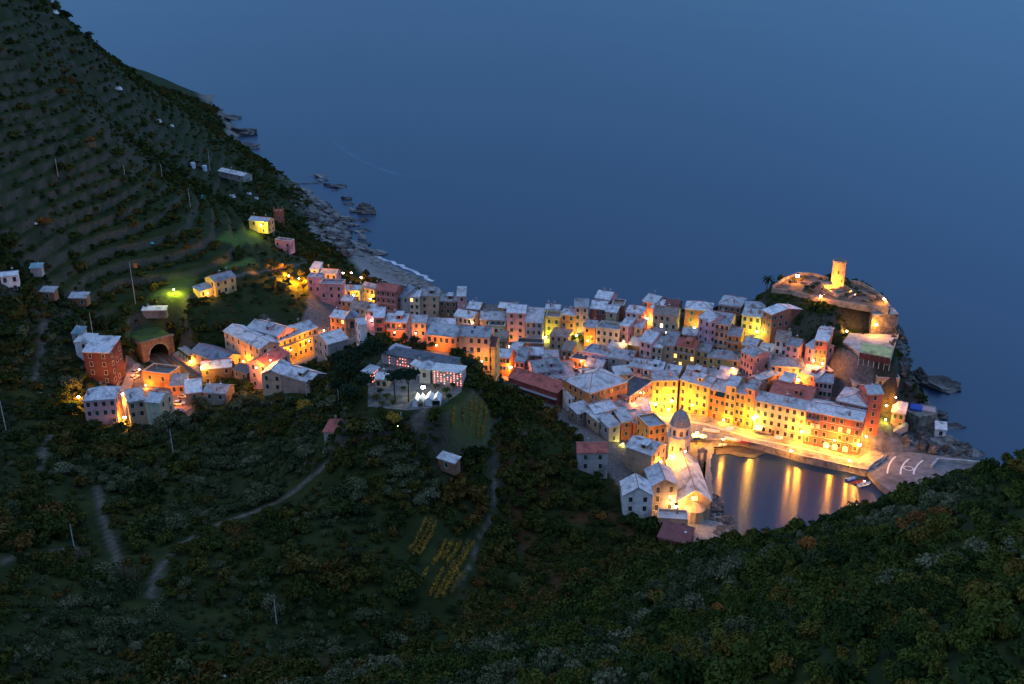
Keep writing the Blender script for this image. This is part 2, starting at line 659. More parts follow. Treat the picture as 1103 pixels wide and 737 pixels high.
PATHS = [(ground_line([(105, 525), (112, 560), (122, 590), (130, 612)]), .9),
         (ground_line([(163, 642), (172, 612), (190, 590), (220, 572), (260, 556), (300, 540), (330, 518), (352, 500)]), 1.0),
         (ground_line([(0, 606), (40, 598), (84, 590)]), .8),
         (ground_line([(36, 330), (48, 345), (45, 385), (38, 410)], 250), 1.0),
         (ground_line([(190, 335), (215, 322), (240, 316)], 300), 1.3),
         (ground_line([(449, 455), (455, 446), (461, 436)], 200), 1.6),
         (ground_line([(283, 340), (300, 352), (292, 375)], 300), .9),
         (ground_line([(310, 275), (335, 283), (352, 292)], 300), 1.2),
         (ground_line([(250, 300), (300, 290), (330, 283)], 300), 1.0),
         (ground_line([(536, 492), (533, 530), (530, 556), (515, 580), (507, 608), (492, 630)], 190), .4),
         (ground_line([(40, 505), (52, 480), (58, 468)], 150), 1.0)]
ZONES = {}
ZONES['z_town'] = np.clip(sum([town.astype(float)]), 0, 1)
ZONES['z_beach'] = soft(pz([(372, 258), (396, 264), (425, 280), (470, 300), (470, 318), (430, 318), (395, 305), (372, 282)], 2), 6) \
    + soft(pz([(757, 486), (775, 480), (772, 500), (775, 530), (800, 580), (745, 592), (748, 540)], 1), 3)
ZONES['z_rock'] = np.clip(1.6 - SD / 14, 0, 1) * ((YY > 430) | (XX > 120)) * np.clip(1.3 + 1.2 * fbm(XX / 8, YY / 8, 3, 77), 0, 1) * INS * np.clip((9 - ZZ) / 3, 0, 1) \
    + .8 * soft(pz([(300, 205), (345, 205), (395, 240), (385, 275), (345, 275), (330, 245)], 5), 8) * np.clip(.6 + fbm(XX / 7, YY / 7, 3, 78), 0, 1)
ZONES['z_path'] = np.max([line_w(*p) for p in PATHS], 0)
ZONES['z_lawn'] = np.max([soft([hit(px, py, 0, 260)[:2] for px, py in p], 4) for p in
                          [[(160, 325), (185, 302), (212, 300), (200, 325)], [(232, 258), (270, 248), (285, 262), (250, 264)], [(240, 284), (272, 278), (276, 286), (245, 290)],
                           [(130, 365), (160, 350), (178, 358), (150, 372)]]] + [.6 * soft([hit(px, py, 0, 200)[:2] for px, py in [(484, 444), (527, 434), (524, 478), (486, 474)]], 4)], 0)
ZONES['z_brown'] = np.max([line_w(ground_line(p, 200), 2.2) for p in
                           [[(548, 500), (555, 540), (560, 580)], [(562, 545), (570, 590), (585, 615)], [(600, 590), (603, 620), (598, 640)], [(540, 470), (546, 500)], [(620, 560), (660, 555), (680, 575)], [(575, 500), (590, 540)]]], 0)


def grid_mesh():
    ny, nx = ZZ.shape
    me = bpy.data.meshes.new('hillside')
    co = np.stack([XX, YY, ZZ], -1).reshape(-1, 3).astype(np.float32)
    idx = np.arange(ny * nx).reshape(ny, nx)
    fq = np.stack([idx[:-1, :-1], idx[:-1, 1:], idx[1:, 1:], idx[1:, :-1]], -1).reshape(-1, 4)
    zf = np.maximum.reduce([ZZ[:-1, :-1], ZZ[:-1, 1:], ZZ[1:, 1:], ZZ[1:, :-1]]).ravel()
    fq = fq[zf > -7]
    me.vertices.add(len(co))
    me.vertices.foreach_set('co', co.ravel())
    me.loops.add(fq.size)
    me.loops.foreach_set('vertex_index', fq.ravel().astype(np.int32))
    me.polygons.add(len(fq))
    me.polygons.foreach_set('loop_start', np.arange(0, fq.size, 4, dtype=np.int32))
    me.polygons.foreach_set('use_smooth', np.ones(len(fq), bool))
    me.update(calc_edges=True)
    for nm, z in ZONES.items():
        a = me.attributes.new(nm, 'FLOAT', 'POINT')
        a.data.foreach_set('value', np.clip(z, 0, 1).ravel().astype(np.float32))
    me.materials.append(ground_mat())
    return me


ground = struct(link('hillside', grid_mesh()))
# ------------------------------------------------------------------ building materials
def sc_(c, k):
    return tuple(min(1, v * k) for v in c)


WALLC = {'pink': (.55, .27, .25), 'salmon': (.58, .24, .16), 'rose': (.60, .33, .33), 'red': (.38, .13, .10), 'darkred': (.25, .07, .065), 'orange': (.60, .26, .085),
         'ochre': (.52, .31, .10), 'yellow': (.66, .46, .15), 'cream': (.62, .50, .34), 'tan': (.46, .34, .22), 'grey': (.36, .34, .32), 'white': (.72, .69, .66),
         'stone': (.26, .22, .18), 'brick': (.34, .13, .08), 'peach': (.64, .38, .23), 'lilac': (.45, .34, .42), 'umber': (.13, .05, .042), 'brown': (.24, .14, .09), 'green': (.36, .40, .28)}
ROOFC = {'sl': ((.40, .40, .41), (.70, .70, .71)), 'sd': ((.22, .225, .235), (.42, .425, .44)), 'bl': ((.16, .20, .26), (.30, .36, .44)), 'rd': ((.38, .075, .05), (.56, .14, .09)),
         'dr': ((.14, .035, .03), (.24, .06, .05)), 'wh': ((.50, .49, .48), (.78, .77, .76)), 'br': ((.20, .14, .11), (.36, .27, .22)), 'dk': ((.05, .05, .06), (.11, .11, .125)),
         'tq': ((.16, .30, .33), (.26, .42, .45)), 'gn_lit': ((.52, .46, .14), (.68, .62, .24))}


def wall(k):
    c = WALLC[k]
    return noise_mat('plaster_' + k if k not in ('stone', 'brick') else 'masonry_' + k, sc_(c, .72), sc_(c, 1.12), .55, .9, sc_(c, .45), .22, bump=.25, rnd=.10, lo=.3, hi=.7, bscale=3.0)


def roofm(k):
    if 'roof_' + k in MATS:
        return MATS['roof_' + k]
    a, b = ROOFC[k]
    m = noise_mat('roof_' + k, a, b, .9, .62, sc_(a, .5), .35, bump=.5, rnd=.22, spec=.5, lo=.32, hi=.66, bscale=4.0)
    # courses of slates or tiles
    nt = m.node_tree
    N, L = nt.nodes, nt.links
    B = N['Principled BSDF']
    src = B.inputs['Base Color'].links[0].from_socket
    tc = [n for n in N if n.type == 'TEX_COORD'][0]
    br = N.new('ShaderNodeTexBrick')
    br.inputs['Scale'].default_value = 1.0
    br.inputs['Brick Width'].default_value = .55
    br.inputs['Row Height'].default_value = .38
    br.inputs['Mortar Size'].default_value = .035
    br.inputs['Color1'].default_value = (1, 1, 1, 1)
    br.inputs['Color2'].default_value = (.72, .72, .74, 1)
    br.inputs['Mortar'].default_value = (.38, .38, .38, 1)
    L.new(tc.outputs['Object'], br.inputs['Vector'])
    mx = N.new('ShaderNodeMix')
    mx.data_type = 'RGBA'
    mx.blend_type = 'MULTIPLY'
    mx.inputs[0].default_value = .8
    L.new(src, mx.inputs[6])
    L.new(br.outputs['Color'], mx.inputs[7])
    L.new(mx.outputs[2], B.inputs['Base Color'])
    return m


M_TRIM = noise_mat('pale_trim', (.42, .39, .35), (.60, .56, .51), 1.2)
M_GLASS = noise_mat('dark_glass', (.012, .014, .018), (.03, .034, .04), .7, .25, spec=.5)
M_SHUT = noise_mat('green_shutter', (.012, .035, .028), (.03, .07, .05), 1.0, .7, rnd=.3)
M_WOOD = noise_mat('brown_wood', (.06, .032, .018), (.14, .08, .045), 2.0, .8)
M_IRON = noise_mat('dark_iron', (.018, .018, .02), (.045, .045, .05), 3.0, .6)
M_TERRA = noise_mat('terracotta', (.28, .09, .06), (.44, .17, .12), 2.0, .85)
M_CHIM = noise_mat('chimney_brick', (.26, .16, .12), (.44, .30, .24), 2.5, .9, rnd=.25)
M_LEAD = noise_mat('lead_flashing', (.20, .21, .23), (.34, .35, .37), 1.5, .5, spec=.5)
M_STONE = noise_mat('dry_stone', (.075, .065, .055), (.22, .19, .16), 1.1, .95, (.30, .27, .23), .5, bump=.6)
M_CONC = noise_mat('pale_concrete', (.27, .26, .25), (.46, .44, .42), .5, .9, (.2, .19, .18), .2)
M_PAVE = noise_mat('grey_paving', (.16, .145, .135), (.30, .275, .25), .8, .8, (.10, .09, .085), .35)
M_LIT = emis_mat('lit_window', (1.0, .50, .14), 1.5)
M_LITW = emis_mat('lit_window_white', (1.0, .80, .45), 1.6)
M_BLUED = noise_mat('blue_paint', (.03, .12, .35), (.05, .18, .45), 1.5, .6)
M_GREENC = noise_mat('green_awning', (.008, .03, .022), (.02, .06, .045), 1.2, .8)

# shared window parts ------------------------------------------------
_W = {}


def win_mesh(kind, w, h):
    k = (kind, w, h)
    if k in _W:
        return _W[k]
    b = MB()
    if kind == 'frame':
        t = .07
        b.box(-w / 2 - t, -.06, -h / 2 - t, -w / 2, .05, h / 2 + t)
        b.box(w / 2, -.06, -h / 2 - t, w / 2 + t, .05, h / 2 + t)
        b.box(-w / 2, -.06, h / 2, w / 2, .05, h / 2 + t)
        b.box(-w / 2 - t - .06, -.14, -h / 2 - t, w / 2 + t + .06, -.062, -h / 2 - .005)
        b.box(-w / 2, -.06, -h / 2 - t, w / 2, .05, -h / 2)
        mt = M_TRIM
    elif kind in ('pane', 'lit', 'litw'):
        b.box(-w / 2, -.012, -h / 2, w / 2, .04, h / 2)
        b.box(-.035, -.035, -h / 2, .035, -.0125, h / 2, 1)
        b.box(-w / 2, -.035, .12 * h, -.036, -.0125, .12 * h + .06, 1)
        b.box(.036, -.035, .12 * h, w / 2, -.0125, .12 * h + .06, 1)
        mt = [{'pane': M_GLASS, 'lit': M_LIT, 'litw': M_LITW}[kind], M_WOOD]
    else:
        for s in (-1, 1):
            b.box(min(.015 * s, s * w / 2), -.05, -h / 2, max(.015 * s, s * w / 2), .03, h / 2)
            for q in range(6):
                zz = -h / 2 + .1 + q * (h - .15) / 6
                b.box(min(.08 * s, s * (w / 2 - .06)), -.066, zz, max(.08 * s, s * (w / 2 - .06)), -.052, zz + .12)
        mt = M_SHUT
    _W[k] = b.mesh({'frame': 'window', 'shut': 'shutter'}.get(kind, 'pane'), mt)
    return _W[k]


def add_window(par, x, y, z, rz, w=.95, h=1.45, kind='pane'):
    f = link('window', win_mesh('frame', w, h), par, (x, y, z), rz)
    link('shutter' if kind == 'shut' else 'pane', win_mesh(kind, w, h), f)
    return f


FOOT = []      # footprints of everything that stands on the ground (x, y polygons)


def local_to_world(o, p):
    c, s = math.cos(o.rotation_euler[2]), math.sin(o.rotation_euler[2])
    return (o.location[0] + c * p[0] - s * p[1], o.location[1] + s * p[0] + c * p[1], o.location[2] + p[2])


def chimney(par, x, y, z0, z1, s=.55):
    b = MB()
    b.box(x - s / 2, y - s / 2, z0, x + s / 2, y + s / 2, z1)
    b.box(x - s / 2 - .1, y - s / 2 - .1, z1, x + s / 2 + .1, y + s / 2 + .1, z1 + .12, 1)
    b.box(x - s / 4, y - s / 4, z1 + .12, x + s / 4, y + s / 4, z1 + .42, 2)
    return b.obj('chimney', [M_CHIM, M_LEAD, M_TERRA], par)


def house(x0, y0, x1, y1, h, depth, rt, wc, rc, label, name='house', cat='house', group=None, ymin=300, rise=None, over=.32, chim=1, lit=0, litk='lit', cols=None, door=None,
          balc=(), awn=None, sky=0, dorm=0, shut=.5, fs=3.05, ww=1.08, wh=1.6, winf=True, wins=True, top=1.5, band=False, trim=True, maxfl=7, zs=None, laundry=False, low=2.2):
    R = random.Random(int(x0 * 7 + y0 * 131))
    A = hit(x0, y0, h, ymin) if zs is None else at_z(x0, y0, zs)
    B = at_z(x1, y1, A[2])
    dx, dy = B[0] - A[0], B[1] - A[1]
    Wd = math.hypot(dx, dy)
    rz = math.atan2(dy, dx)
    c, s = math.cos(rz), math.sin(rz)

    def wpt(x, y):
        return A[0] + c * x - s * y, A[1] + s * x + c * y
    cor = [wpt(*p) for p in ((0, 0), (Wd, 0), (Wd, depth), (0, depth))]
    FOOT.append(cor)
    zg = max(min(H(*p) for p in cor), A[2] - h - low)
    he = A[2] - zg
    if he < 2.2:
        he, zg = 2.2, A[2] - 2.2
    root = empty(name, (A[0], A[1], zg), rz, label, cat, group)
    root['hz'] = he
    W_, D = Wd, depth
    r = rise if rise is not None else {'g': .21 * D, 'p': .22 * Wd, 'h': .22 * min(D, Wd), 's': .26 * D, 'f': 0}[rt]
    wb = MB()
    lo = -1.2
    base = [(0, 0), (W_, 0), (W_, D), (0, D)]
    if rt == 'g':
        vs = [(x, y, lo) for x, y in base] + [(x, y, he) for x, y in base] + [(0, D / 2, he + r), (W_, D / 2, he + r)]
        wb.add(vs, [(0, 1, 5, 4), (2, 3, 7, 6), (1, 2, 6, 9, 5), (3, 0, 4, 8, 7), (4, 5, 9, 8), (6, 7, 8, 9), (3, 2, 1, 0)])
    elif rt == 'p':
        vs = [(x, y, lo) for x, y in base] + [(x, y, he) for x, y in base] + [(W_ / 2, 0, he + r), (W_ / 2, D, he + r)]
        wb.add(vs, [(0, 1, 5, 8, 4), (2, 3, 7, 9, 6), (1, 2, 6, 5), (3, 0, 4, 7), (5, 6, 9, 8), (7, 4, 8, 9), (3, 2, 1, 0)])
    elif rt == 's':
        vs = [(x, y, lo) for x, y in base] + [(0, 0, he), (W_, 0, he), (W_, D, he + r), (0, D, he + r)]
        wb.add(vs, [(0, 1, 5, 4), (2, 3, 7, 6), (1, 2, 6, 5), (3, 0, 4, 7), (4, 5, 6, 7), (3, 2, 1, 0)])
    else:
        wb.box(0, 0, lo, W_, D, he)
    if band:
        for k in range(1, 4):
            zz = he - .25 - fs * k + .3
            if zz > 1:
                wb.box(-.03, -.07, zz, W_ + .03, .01, zz + .18, 1)
    wb.obj('wall', [wall(wc), M_TRIM], root)
    o, t = over, .16
    rb = MB()
    mt = [roofm(rc), M_LEAD]
    e = .012
    if rt == 'g':
        sl = r / (D / 2)
        z0 = he - o * sl + e + t
        rb.slab([(-o, -o, z0), (W_ + o, -o, z0), (W_ + o, D / 2, he + r + e + t), (-o, D / 2, he + r + e + t)], t)
        rb.slab([(W_ + o, D + o, z0), (-o, D + o, z0), (-o, D / 2 + .004, he + r + e + t - .002), (W_ + o, D / 2 + .004, he + r + e + t - .002)], t)
    elif rt == 'p':
        sl = r / (W_ / 2)
        z0 = he - o * sl + e + t
        rb.slab([(-o, D + o, z0), (-o, -o, z0), (W_ / 2, -o, he + r + e + t), (W_ / 2, D + o, he + r + e + t)], t)
        rb.slab([(W_ + o, -o, z0), (W_ + o, D + o, z0), (W_ / 2 + .004, D + o, he + r + e + t - .002), (W_ / 2 + .004, -o, he + r + e + t - .002)], t)
    elif rt == 'h':
        m = min(W_, D) / 2
        pl = [(-o, -o, he + t), (W_ + o, -o, he + t), (W_ + o, D + o, he + t), (-o, D + o, he + t)]
        if W_ > D + .3:
            ra, rbb = (m, D / 2, he + r + t), (W_ - m, D / 2, he + r + t)
            rb.add(pl + [ra, rbb], [(0, 1, 5, 4), (1, 2, 5), (2, 3, 4, 5), (3, 0, 4)])
        elif D > W_ + .3:
            ra, rbb = (W_ / 2, m, he + r + t), (W_ / 2, D - m, he + r + t)
            rb.add(pl + [ra, rbb], [(0, 1, 4), (1, 2, 5, 4), (2, 3, 5), (3, 0, 4, 5)])
        else:
            ra = rbb = (W_ / 2, D / 2, he + r + t)
            rb.add(pl + [ra], [(0, 1, 4), (1, 2, 4), (2, 3, 4), (3, 0, 4)])
        rb.box(-o, -o, he + e, W_ + o, D + o, he + t - .004)
    elif rt == 's':
        sl = r / D
        rb.slab([(-o, -o, he - o * sl + e + t), (W_ + o, -o, he - o * sl + e + t), (W_ + o, D + o, he + r + o * sl + e + t), (-o, D + o, he + r + o * sl + e + t)], t)
    else:
        rb.box(.2, .2, he + e, W_ - .2, D - .2, he + .1)
    roof = rb.obj('roof', mt, root)
    if rt == 'f':
        pb = MB()
        ph = .75
        pb.box(-.06, -.06, he + .004, W_ + .06, .2, he + ph).box(-.06, D - .2, he + .004, W_ + .06, D + .06, he + ph)
        pb.box(-.06, .2, he + .004, .2, D - .2, he + ph).box(W_ - .2, .2, he + .004, W_ + .06, D - .2, he + ph)
        pb.box(-.1, -.1, he + ph + .003, W_ + .1, .24, he + ph + .1, 1).box(-.1, D - .24, he + ph + .003, W_ + .1, D + .1, he + ph + .1, 1)
        pb.box(-.1, .24, he + ph + .003, .24, D - .24, he + ph + .1, 1).box(W_ - .24, .24, he + ph + .003, W_ + .1, D - .24, he + ph + .1, 1)
        pb.obj('parapet', [wall(wc), M_TRIM], root)
    capm = M_TERRA if R.random() < .6 or rc in ('rd', 'dr') else M_LEAD
    zr = he + r + t
    if rt == 'g':
        MB().tube((-o, D / 2, zr + .02), (W_ + o, D / 2, zr + .02), .15, n=6).obj('ridge_cap', capm, roof)
    elif rt == 'p':
        MB().tube((W_ / 2, -o, zr + .02), (W_ / 2, D + o, zr + .02), .15, n=6).obj('ridge_cap', capm, roof)
    elif rt == 'h':
        cb = MB()
        m = min(W_, D) / 2
        for p in ((-o, -o), (W_ + o, -o), (W_ + o, D + o), (-o, D + o)):
            q = (ra if (p[0] < 0 if W_ > D else p[1] < 0) else rbb)
            cb.tube((p[0], p[1], he + t), q, .12, n=5)
        if ra != rbb:
            cb.tube(ra, rbb, .14, n=5)
        cb.obj('ridge_cap', capm, roof)

    def roofz(x, y):
        if rt == 'g':
            return he + r * (1 - abs(y - D / 2) / (D / 2))
        if rt == 'p':
            return he + r * (1 - abs(x - W_ / 2) / (W_ / 2))
        if rt == 's':
            return he + r * y / D
        if rt == 'h':
            return he + r * min(1, min(x, W_ - x, y, D - y) / (min(W_, D) / 2))
        return he + .1
    for k in range(chim):
        x, y = R.uniform(.12, .88) * W_, R.choice([R.uniform(.12, .3), R.uniform(.55, .85)]) * D
        z = roofz(x, y)
        chimney(roof, x, y, z - .3, z + R.uniform(.9, 1.5), R.uniform(.5, .8))
    for k in range(sky):
        x, y = R.uniform(.15, .85) * W_, R.uniform(.12, .38) * D
        z = roofz(x, y) + t
        sl = (r / (D / 2) if rt == 'g' else r / D if rt == 's' else 0)
        MB().slab([(x, y, z + .12), (x + .8, y, z + .12), (x + .8, y + 1.1, z + .12 + 1.1 * sl), (x, y + 1.1, z + .12 + 1.1 * sl)], .22).obj('skylight', M_GLASS, roof)
    if not dorm and rt == 'g' and W_ > 6.5 and R.random() < .28:
        dorm = 1
    for k in range(dorm):
        x = W_ * (.3 if dorm > 1 and k == 0 else .62)
        y = D * .12
        z = roofz(x, y)
        db = MB()
        db.box(x - 1.1, y, z - .2, x + 1.1, y + 2.6, z + 1.7)
        db.slab([(x - 1.4, y - .3, z + 1.75), (x + 1.4, y - .3, z + 1.75), (x + 1.4, y + 2.9, z + 2.3), (x - 1.4, y + 2.9, z + 2.3)], .14, 1)
        db.box(x - .5, y - .03, z + .45, x + .5, y + .02, z + 1.5, 2)
        db.obj('dormer', [wall(wc), roofm(rc), M_GLASS], roof)
    for k in range(R.choice((0, 1, 1, 2))):
        x, y = R.uniform(.1, .9) * W_, R.uniform(.3, .7) * D
        z = roofz(x, y)
        b = MB().tube((x, y, z - .2), (x, y, z + 2.2), .045, n=5)
        if R.random() < .6:
            b.lathe([(.05, 0), (.42, .1), (.46, .16), (.02, .06)], 10, c=(x + .1, y - .3, z + 1.2))
        else:
            for q in range(4):
                b.box(x - .5, y - .02, z + 1.5 + q * .18, x + .5, y + .02, z + 1.54 + q * .18)
        b.obj('aerial', M_TRIM, roof)
    if laundry:
        for k in range(5):
            x = (.1 + .035 * k) * W_
            c_ = R.choice(((.6, .6, .62), (.55, .25, .3), (.3, .4, .6), (.65, .6, .5)))
            MB().box(x, -.32, he - top - fs - .9 - R.uniform(0, .5), x + .55, -.28, he - top - fs + .35).obj('laundry', noise_mat('cloth_%d' % k, sc_(c_, .8), c_, 1), root)
    # openings
    sides = []
    if winf:
        sides.append((W_, lambda u: (u, 0.0), 0.0, cols))
    cx, cy_ = -A[0], -A[1]
    lx, ly = c * cx + s * cy_, -s * cx + c * cy_       # camera in house axes
    if wins and lx < 0:
        sides.append((D, lambda u: (0.0, D - u), -math.pi / 2, None))
    if wins and lx > W_:
        sides.append((D, lambda u: (W_, u), math.pi / 2, None))
    lows = []
    for si, (L_, fn, a, nc) in enumerate(sides):
        n = nc or max(1, int(L_ / 2.7))
        if L_ < 2.4:
            continue
        for fl in range(maxfl):
            zc = he - top - fs * fl
            for i in range(n):
                u = L_ * (i + .5) / n + R.uniform(-.12, .12)
                x, y = fn(u)
                g = H(*wpt(x + .3 * math.sin(a), y - .3 * math.cos(a))) - zg
                if zc - wh / 2 < g + .35:
                    continue
                if zc - wh / 2 < g + 2.6:
                    lows.append((u, g, si))
                if si > 0 and R.random() < .25:
                    continue
                if R.random() < .06:
                    continue
                kd = 'shut' if R.random() < shut else 'pane'
                if lit and R.random() < lit and si == 0:
                    kd = litk
                add_window(root, x, y, zc, a, ww, wh, kd)
    if door:
        u = door * W_
        g = max(0, H(*wpt(u, -.3)) - zg)
        if g + 2.3 < he - .2:
            db = MB()
            db.box(u - .55, -.05, g - .2, u + .55, .05, g + 2.15, 0)
            db.box(u - .7, -.09, g + 2.153, u + .7, .05, g + 2.33, 1)
            db.obj('door', [M_WOOD, M_TRIM], root)
    for fl, a0, a1 in balc:
        z = he - top - wh / 2 - fs * fl - .25
        b = MB()
        xa, xb = a0 * W_, a1 * W_
        b.box(xa, -1.15, z - .14, xb, -.004, z, 0)
        for q in np.arange(xa, xb + .01, .28):
            b.box(q - .02, -1.13, z, q + .02, -1.09, z + .95, 1)
        b.box(xa - .03, -1.14, z + .952, xb + .03, -1.07, z + 1.02, 1)
        for q in (xa, xb):
            b.box(q - .02, -1.068, z + .952, q + .02, -.01, z + 1.02, 1)
        b.obj('balcony', [M_CONC, M_IRON], root)
    if awn:
        fl, a0, a1, am = awn
        z = he - top + wh / 2 + .4 - fs * fl
        MB().slab([(a0 * W_, -2.2, z - .9), (a1 * W_, -2.2, z - .9), (a1 * W_, -.02, z), (a0 * W_, -.02, z)], .06).obj('awning', am, root)
    if trim and rt in ('g', 'h', 's'):
        MB().box(-.04, -.16, he - .32, W_ + .04, -.003, he - .06).obj('cornice', M_TRIM, root)
    return root


HG = {}
def hh(g, *a, **k):
    h = house(*a, group=g, **k)
    HG.setdefault(g, []).append(h)
    return h


M_AWNW = noise_mat('white_canvas', (.55, .53, .5), (.75, .73, .7), 1.0)
# --- harbour front row, left to right
G = 'tall houses along the harbour quay'
hh(G, 704, 410, 730.5, 409.5, 12.5, 9, 'g', 'yellow', 'sd', 'bright yellow house on the inner corner of the harbour square, brightest lit of the row', cols=3, door=.4, chim=1, band=True)
hh(G, 733, 409, 764, 417.3, 12.3, 10, 'g', 'yellow', 'sl', 'wide yellow four-storey house with orange dormer facing the harbour square', cols=4, door=.6, chim=2, dorm=1)
hh(G, 764.4, 418.5, 782.3, 423, 11.6, 10, 'g', 'orange', 'sl', 'orange house with dark awning over its top terrace, above the shop canopy', cols=3, awn=(0, .45, .98, M_GREENC), door=.4)
hh(G, 782.6, 414.5, 793, 417, 15, 10, 'g', 'yellow', 'sl', 'narrow tall yellow house squeezed into the harbour row', cols=2, door=.5, chim=0)
hh(G, 793.3, 422.5, 803.2, 425, 13, 9, 'g', 'ochre', 'sd', 'narrow ochre house with a barred middle window in the harbour row', cols=2, door=.5)
hh(G, 803.5, 417.5, 813.6, 420.5, 15.2, 9, 'g', 'salmon', 'sd', 'narrow salmon tower-like house left of the long cream facade', cols=1, chim=1, ww=1.2)
hh(G, 814, 431, 868.5, 442.6, 12.2, 8.5, 'g', 'cream', 'sl', 'long cream facade with seven columns of windows on the quay', cols=7, door=.4, chim=2, band=False, awn=(3, .05, .2, M_AWNW))
hh(G, 869, 442.5, 929, 454, 13, 11, 'g', 'red', 'sl', 'long red hotel-like house with two lit windows near the quay end', cols=7, chim=1, band=True, lit=.07, laundry=True, litk='lit', balc=((0, .02, .25),), rise=1.1)
hh(G, 936, 424.8, 951.5, 424.2, 17, 8, 'g', 'red', 'sl', 'tall slim red tower house at the seaward end of the harbour row', cols=1, chim=0)
# --- behind the harbour front
G = 'houses stepped up the hill behind the harbour'
hh(G, 829, 423.5, 873, 432.5, 13.5, 13, 'g', 'salmon', 'rd', 'house with large terracotta tiled roof behind the long cream facade', rise=2.6, chim=1, sky=1)
hh(G, 901, 431, 934, 438.3, 17.5, 13, 'h', 'red', 'wh', 'pale hipped penthouse roof set back on top of the red quay house', rise=1.4, chim=0, zs=17.4, shut=0, maxfl=1)
hh(G, 878, 410.5, 897, 412.8, 10, 8, 'g', 'rose', 'sd', 'small rose house with grey roof between lane lamp and dark cliff garden', cols=4)
hh(G, 863, 400.5, 882, 407, 8.5, 8, 'g', 'red', 'sl', 'low red house with light slate roof right of the upper lane lamp', cols=4, chim=0)
hh(G, 830, 393.5, 866, 396.3, 10.5, 9, 'h', 'peach', 'sd', 'wide peach house with curved grey roof right above the lane lamp', cols=5, chim=1, rise=1.7)
hh(G, 808, 406, 817, 410, 12, 12, 'p', 'orange', 'sl', 'orange gable house stepped up at the left edge of the terracotta roof', chim=1)
hh(G, 816.5, 378.8, 831, 381, 11, 8, 'f', 'white', 'wh', 'white cube house with flat roof terrace in the middle of the upper rows', cols=2, balc=((0, 0, 1),))
hh(G, 835, 366, 849, 368, 11, 10, 'g', 'white', 'br', 'white house with pale brown roof and bright blank side wall', cols=2, chim=2)
hh(G, 846.3, 371, 860.5, 374, 10, 8, 'g', 'rose', 'sd', 'pinkish house with plain grey roof next to the white house', cols=2, chim=0)
hh(G, 868, 372, 878, 377, 9, 9, 'g', 'rose', 'sl', 'low house with pale roof tucked against the tall red house', chim=1)
hh(G, 878.5, 366, 892, 368, 16, 15, 'g', 'red', 'sl', 'tall crimson house with loggia on its top floor below the restaurant', cols=3, chim=1, rise=1.6, ww=.9)
hh(G, 798.5, 377.5, 812, 385, 12, 8, 'g', 'pink', 'sd', 'tall narrow pink house with rows of shuttered windows behind yellow quay houses', cols=4, chim=1)
hh(G, 800, 371, 813.5, 374, 9, 8, 'g', 'salmon', 'sl', 'house with pale slate roof and red side wall above dark awning', cols=3, chim=1)
hh(G, 762, 384.5, 797, 388.5, 9, 8, 'h', 'ochre', 'sd', 'ochre house with rounded dark slate roof above the harbour row', cols=4, chim=1, shut=.3)
hh(G, 783, 360.5, 798, 362.5, 10.5, 9, 'g', 'orange', 'sd', 'orange house with dark iron balcony beside the big pink palazzo', cols=2, balc=((0, 0, .9),), chim=0)
hh(G, 765.3, 347, 786, 350.3, 14, 12, 'g', 'peach', 'sd', 'big four-storey peach palazzo with lilac left flank', cols=4, balc=((0, .4, .8),), chim=2)
hh(G, 753, 341.5, 764.8, 347, 14.5, 10, 'g', 'lilac', 'sl', 'lilac wing of the four-storey palazzo with narrow windows', cols=2, chim=0)
hh(G, 799.5, 339, 820, 342.2, 9, 8, 'g', 'yellow', 'wh', 'yellow house with white roof terrace below the palm', cols=3, chim=3)
hh(G, 822, 334, 832, 339, 11, 14, 'g', 'brick', 'wh', 'brick-red block with long side wall and pale roof under the castle hill', cols=2, chim=0, rise=1.4)
hh(G, 803, 332.5, 824, 334, 7, 8, 'h', 'tan', 'sd', 'tan house with broad dark hipped roof behind the yellow house', chim=1)
hh(G, 774, 327.6, 798, 330.8, 8, 11, 'h', 'brick', 'sl', 'red brick house with large pale hipped roof at the sea-side skyline', cols=4, chim=1)
hh(G, 738, 332.5, 766.5, 335, 9.5, 9, 'h', 'brick', 'sl', 'red block with pale hipped roof above the yellow lit alley', cols=2, chim=0, shut=1)
hh(G, 703.5, 338, 729, 341, 10.5, 9, 'g', 'tan', 'br', 'tan house with two lit ground floor windows on the upper lane', cols=4, lit=.2, litk='litw', chim=1)
hh(G, 725.5, 371, 749, 375.5, 9.5, 8, 'g', 'ochre', 'rd', 'ochre house with terracotta roof and two lit windows over the old town', cols=4, lit=.25, chim=1, balc=((0, .02, .9),))
hh(G, 749.3, 377, 764, 379.5, 8.5, 7, 'g', 'ochre', 'sd', 'ochre house with grey roof attached right of the terracotta roof', cols=2, chim=0)
hh(G, 713.5, 371, 726, 373, 9, 15, 'g', 'tan', 'sd', 'narrow grey-roofed house running back up the dark alley', chim=1)
hh(G, 689, 366.8, 702, 370, 9, 12, 'g', 'rose', 'sl', 'rose house with steep light roof below the orange lamp', cols=2, chim=1)
hh(G, 716.5, 400.3, 731, 403, 8.5, 8, 'g', 'peach', 'sl', 'small peach house directly behind the bright yellow corner house', cols=3, chim=1)
hh(G, 738, 403, 757, 406, 11, 9, 'g', 'orange', 'sl', 'slate roofed house with small orange roof hut behind wide yellow house', cols=3, chim=1, dorm=1)
hh(G, 772, 407, 790, 410, 11.5, 7, 's', 'tan', 'sl', 'low tan house with cluttered slate roof behind the orange quay house', chim=2)
hh(G, 692.5, 397, 713, 400, 8, 9, 'g', 'white', 'sl', 'white house with dark balcony and three windows over the orange courtyard', cols=3, balc=((0, .02, .98),), chim=1)
hh(G, 677.5, 394.5, 691.5, 396.5, 7.5, 9, 'g', 'rose', 'sl', 'pale rose house beside the white balcony house', cols=2, chim=1)
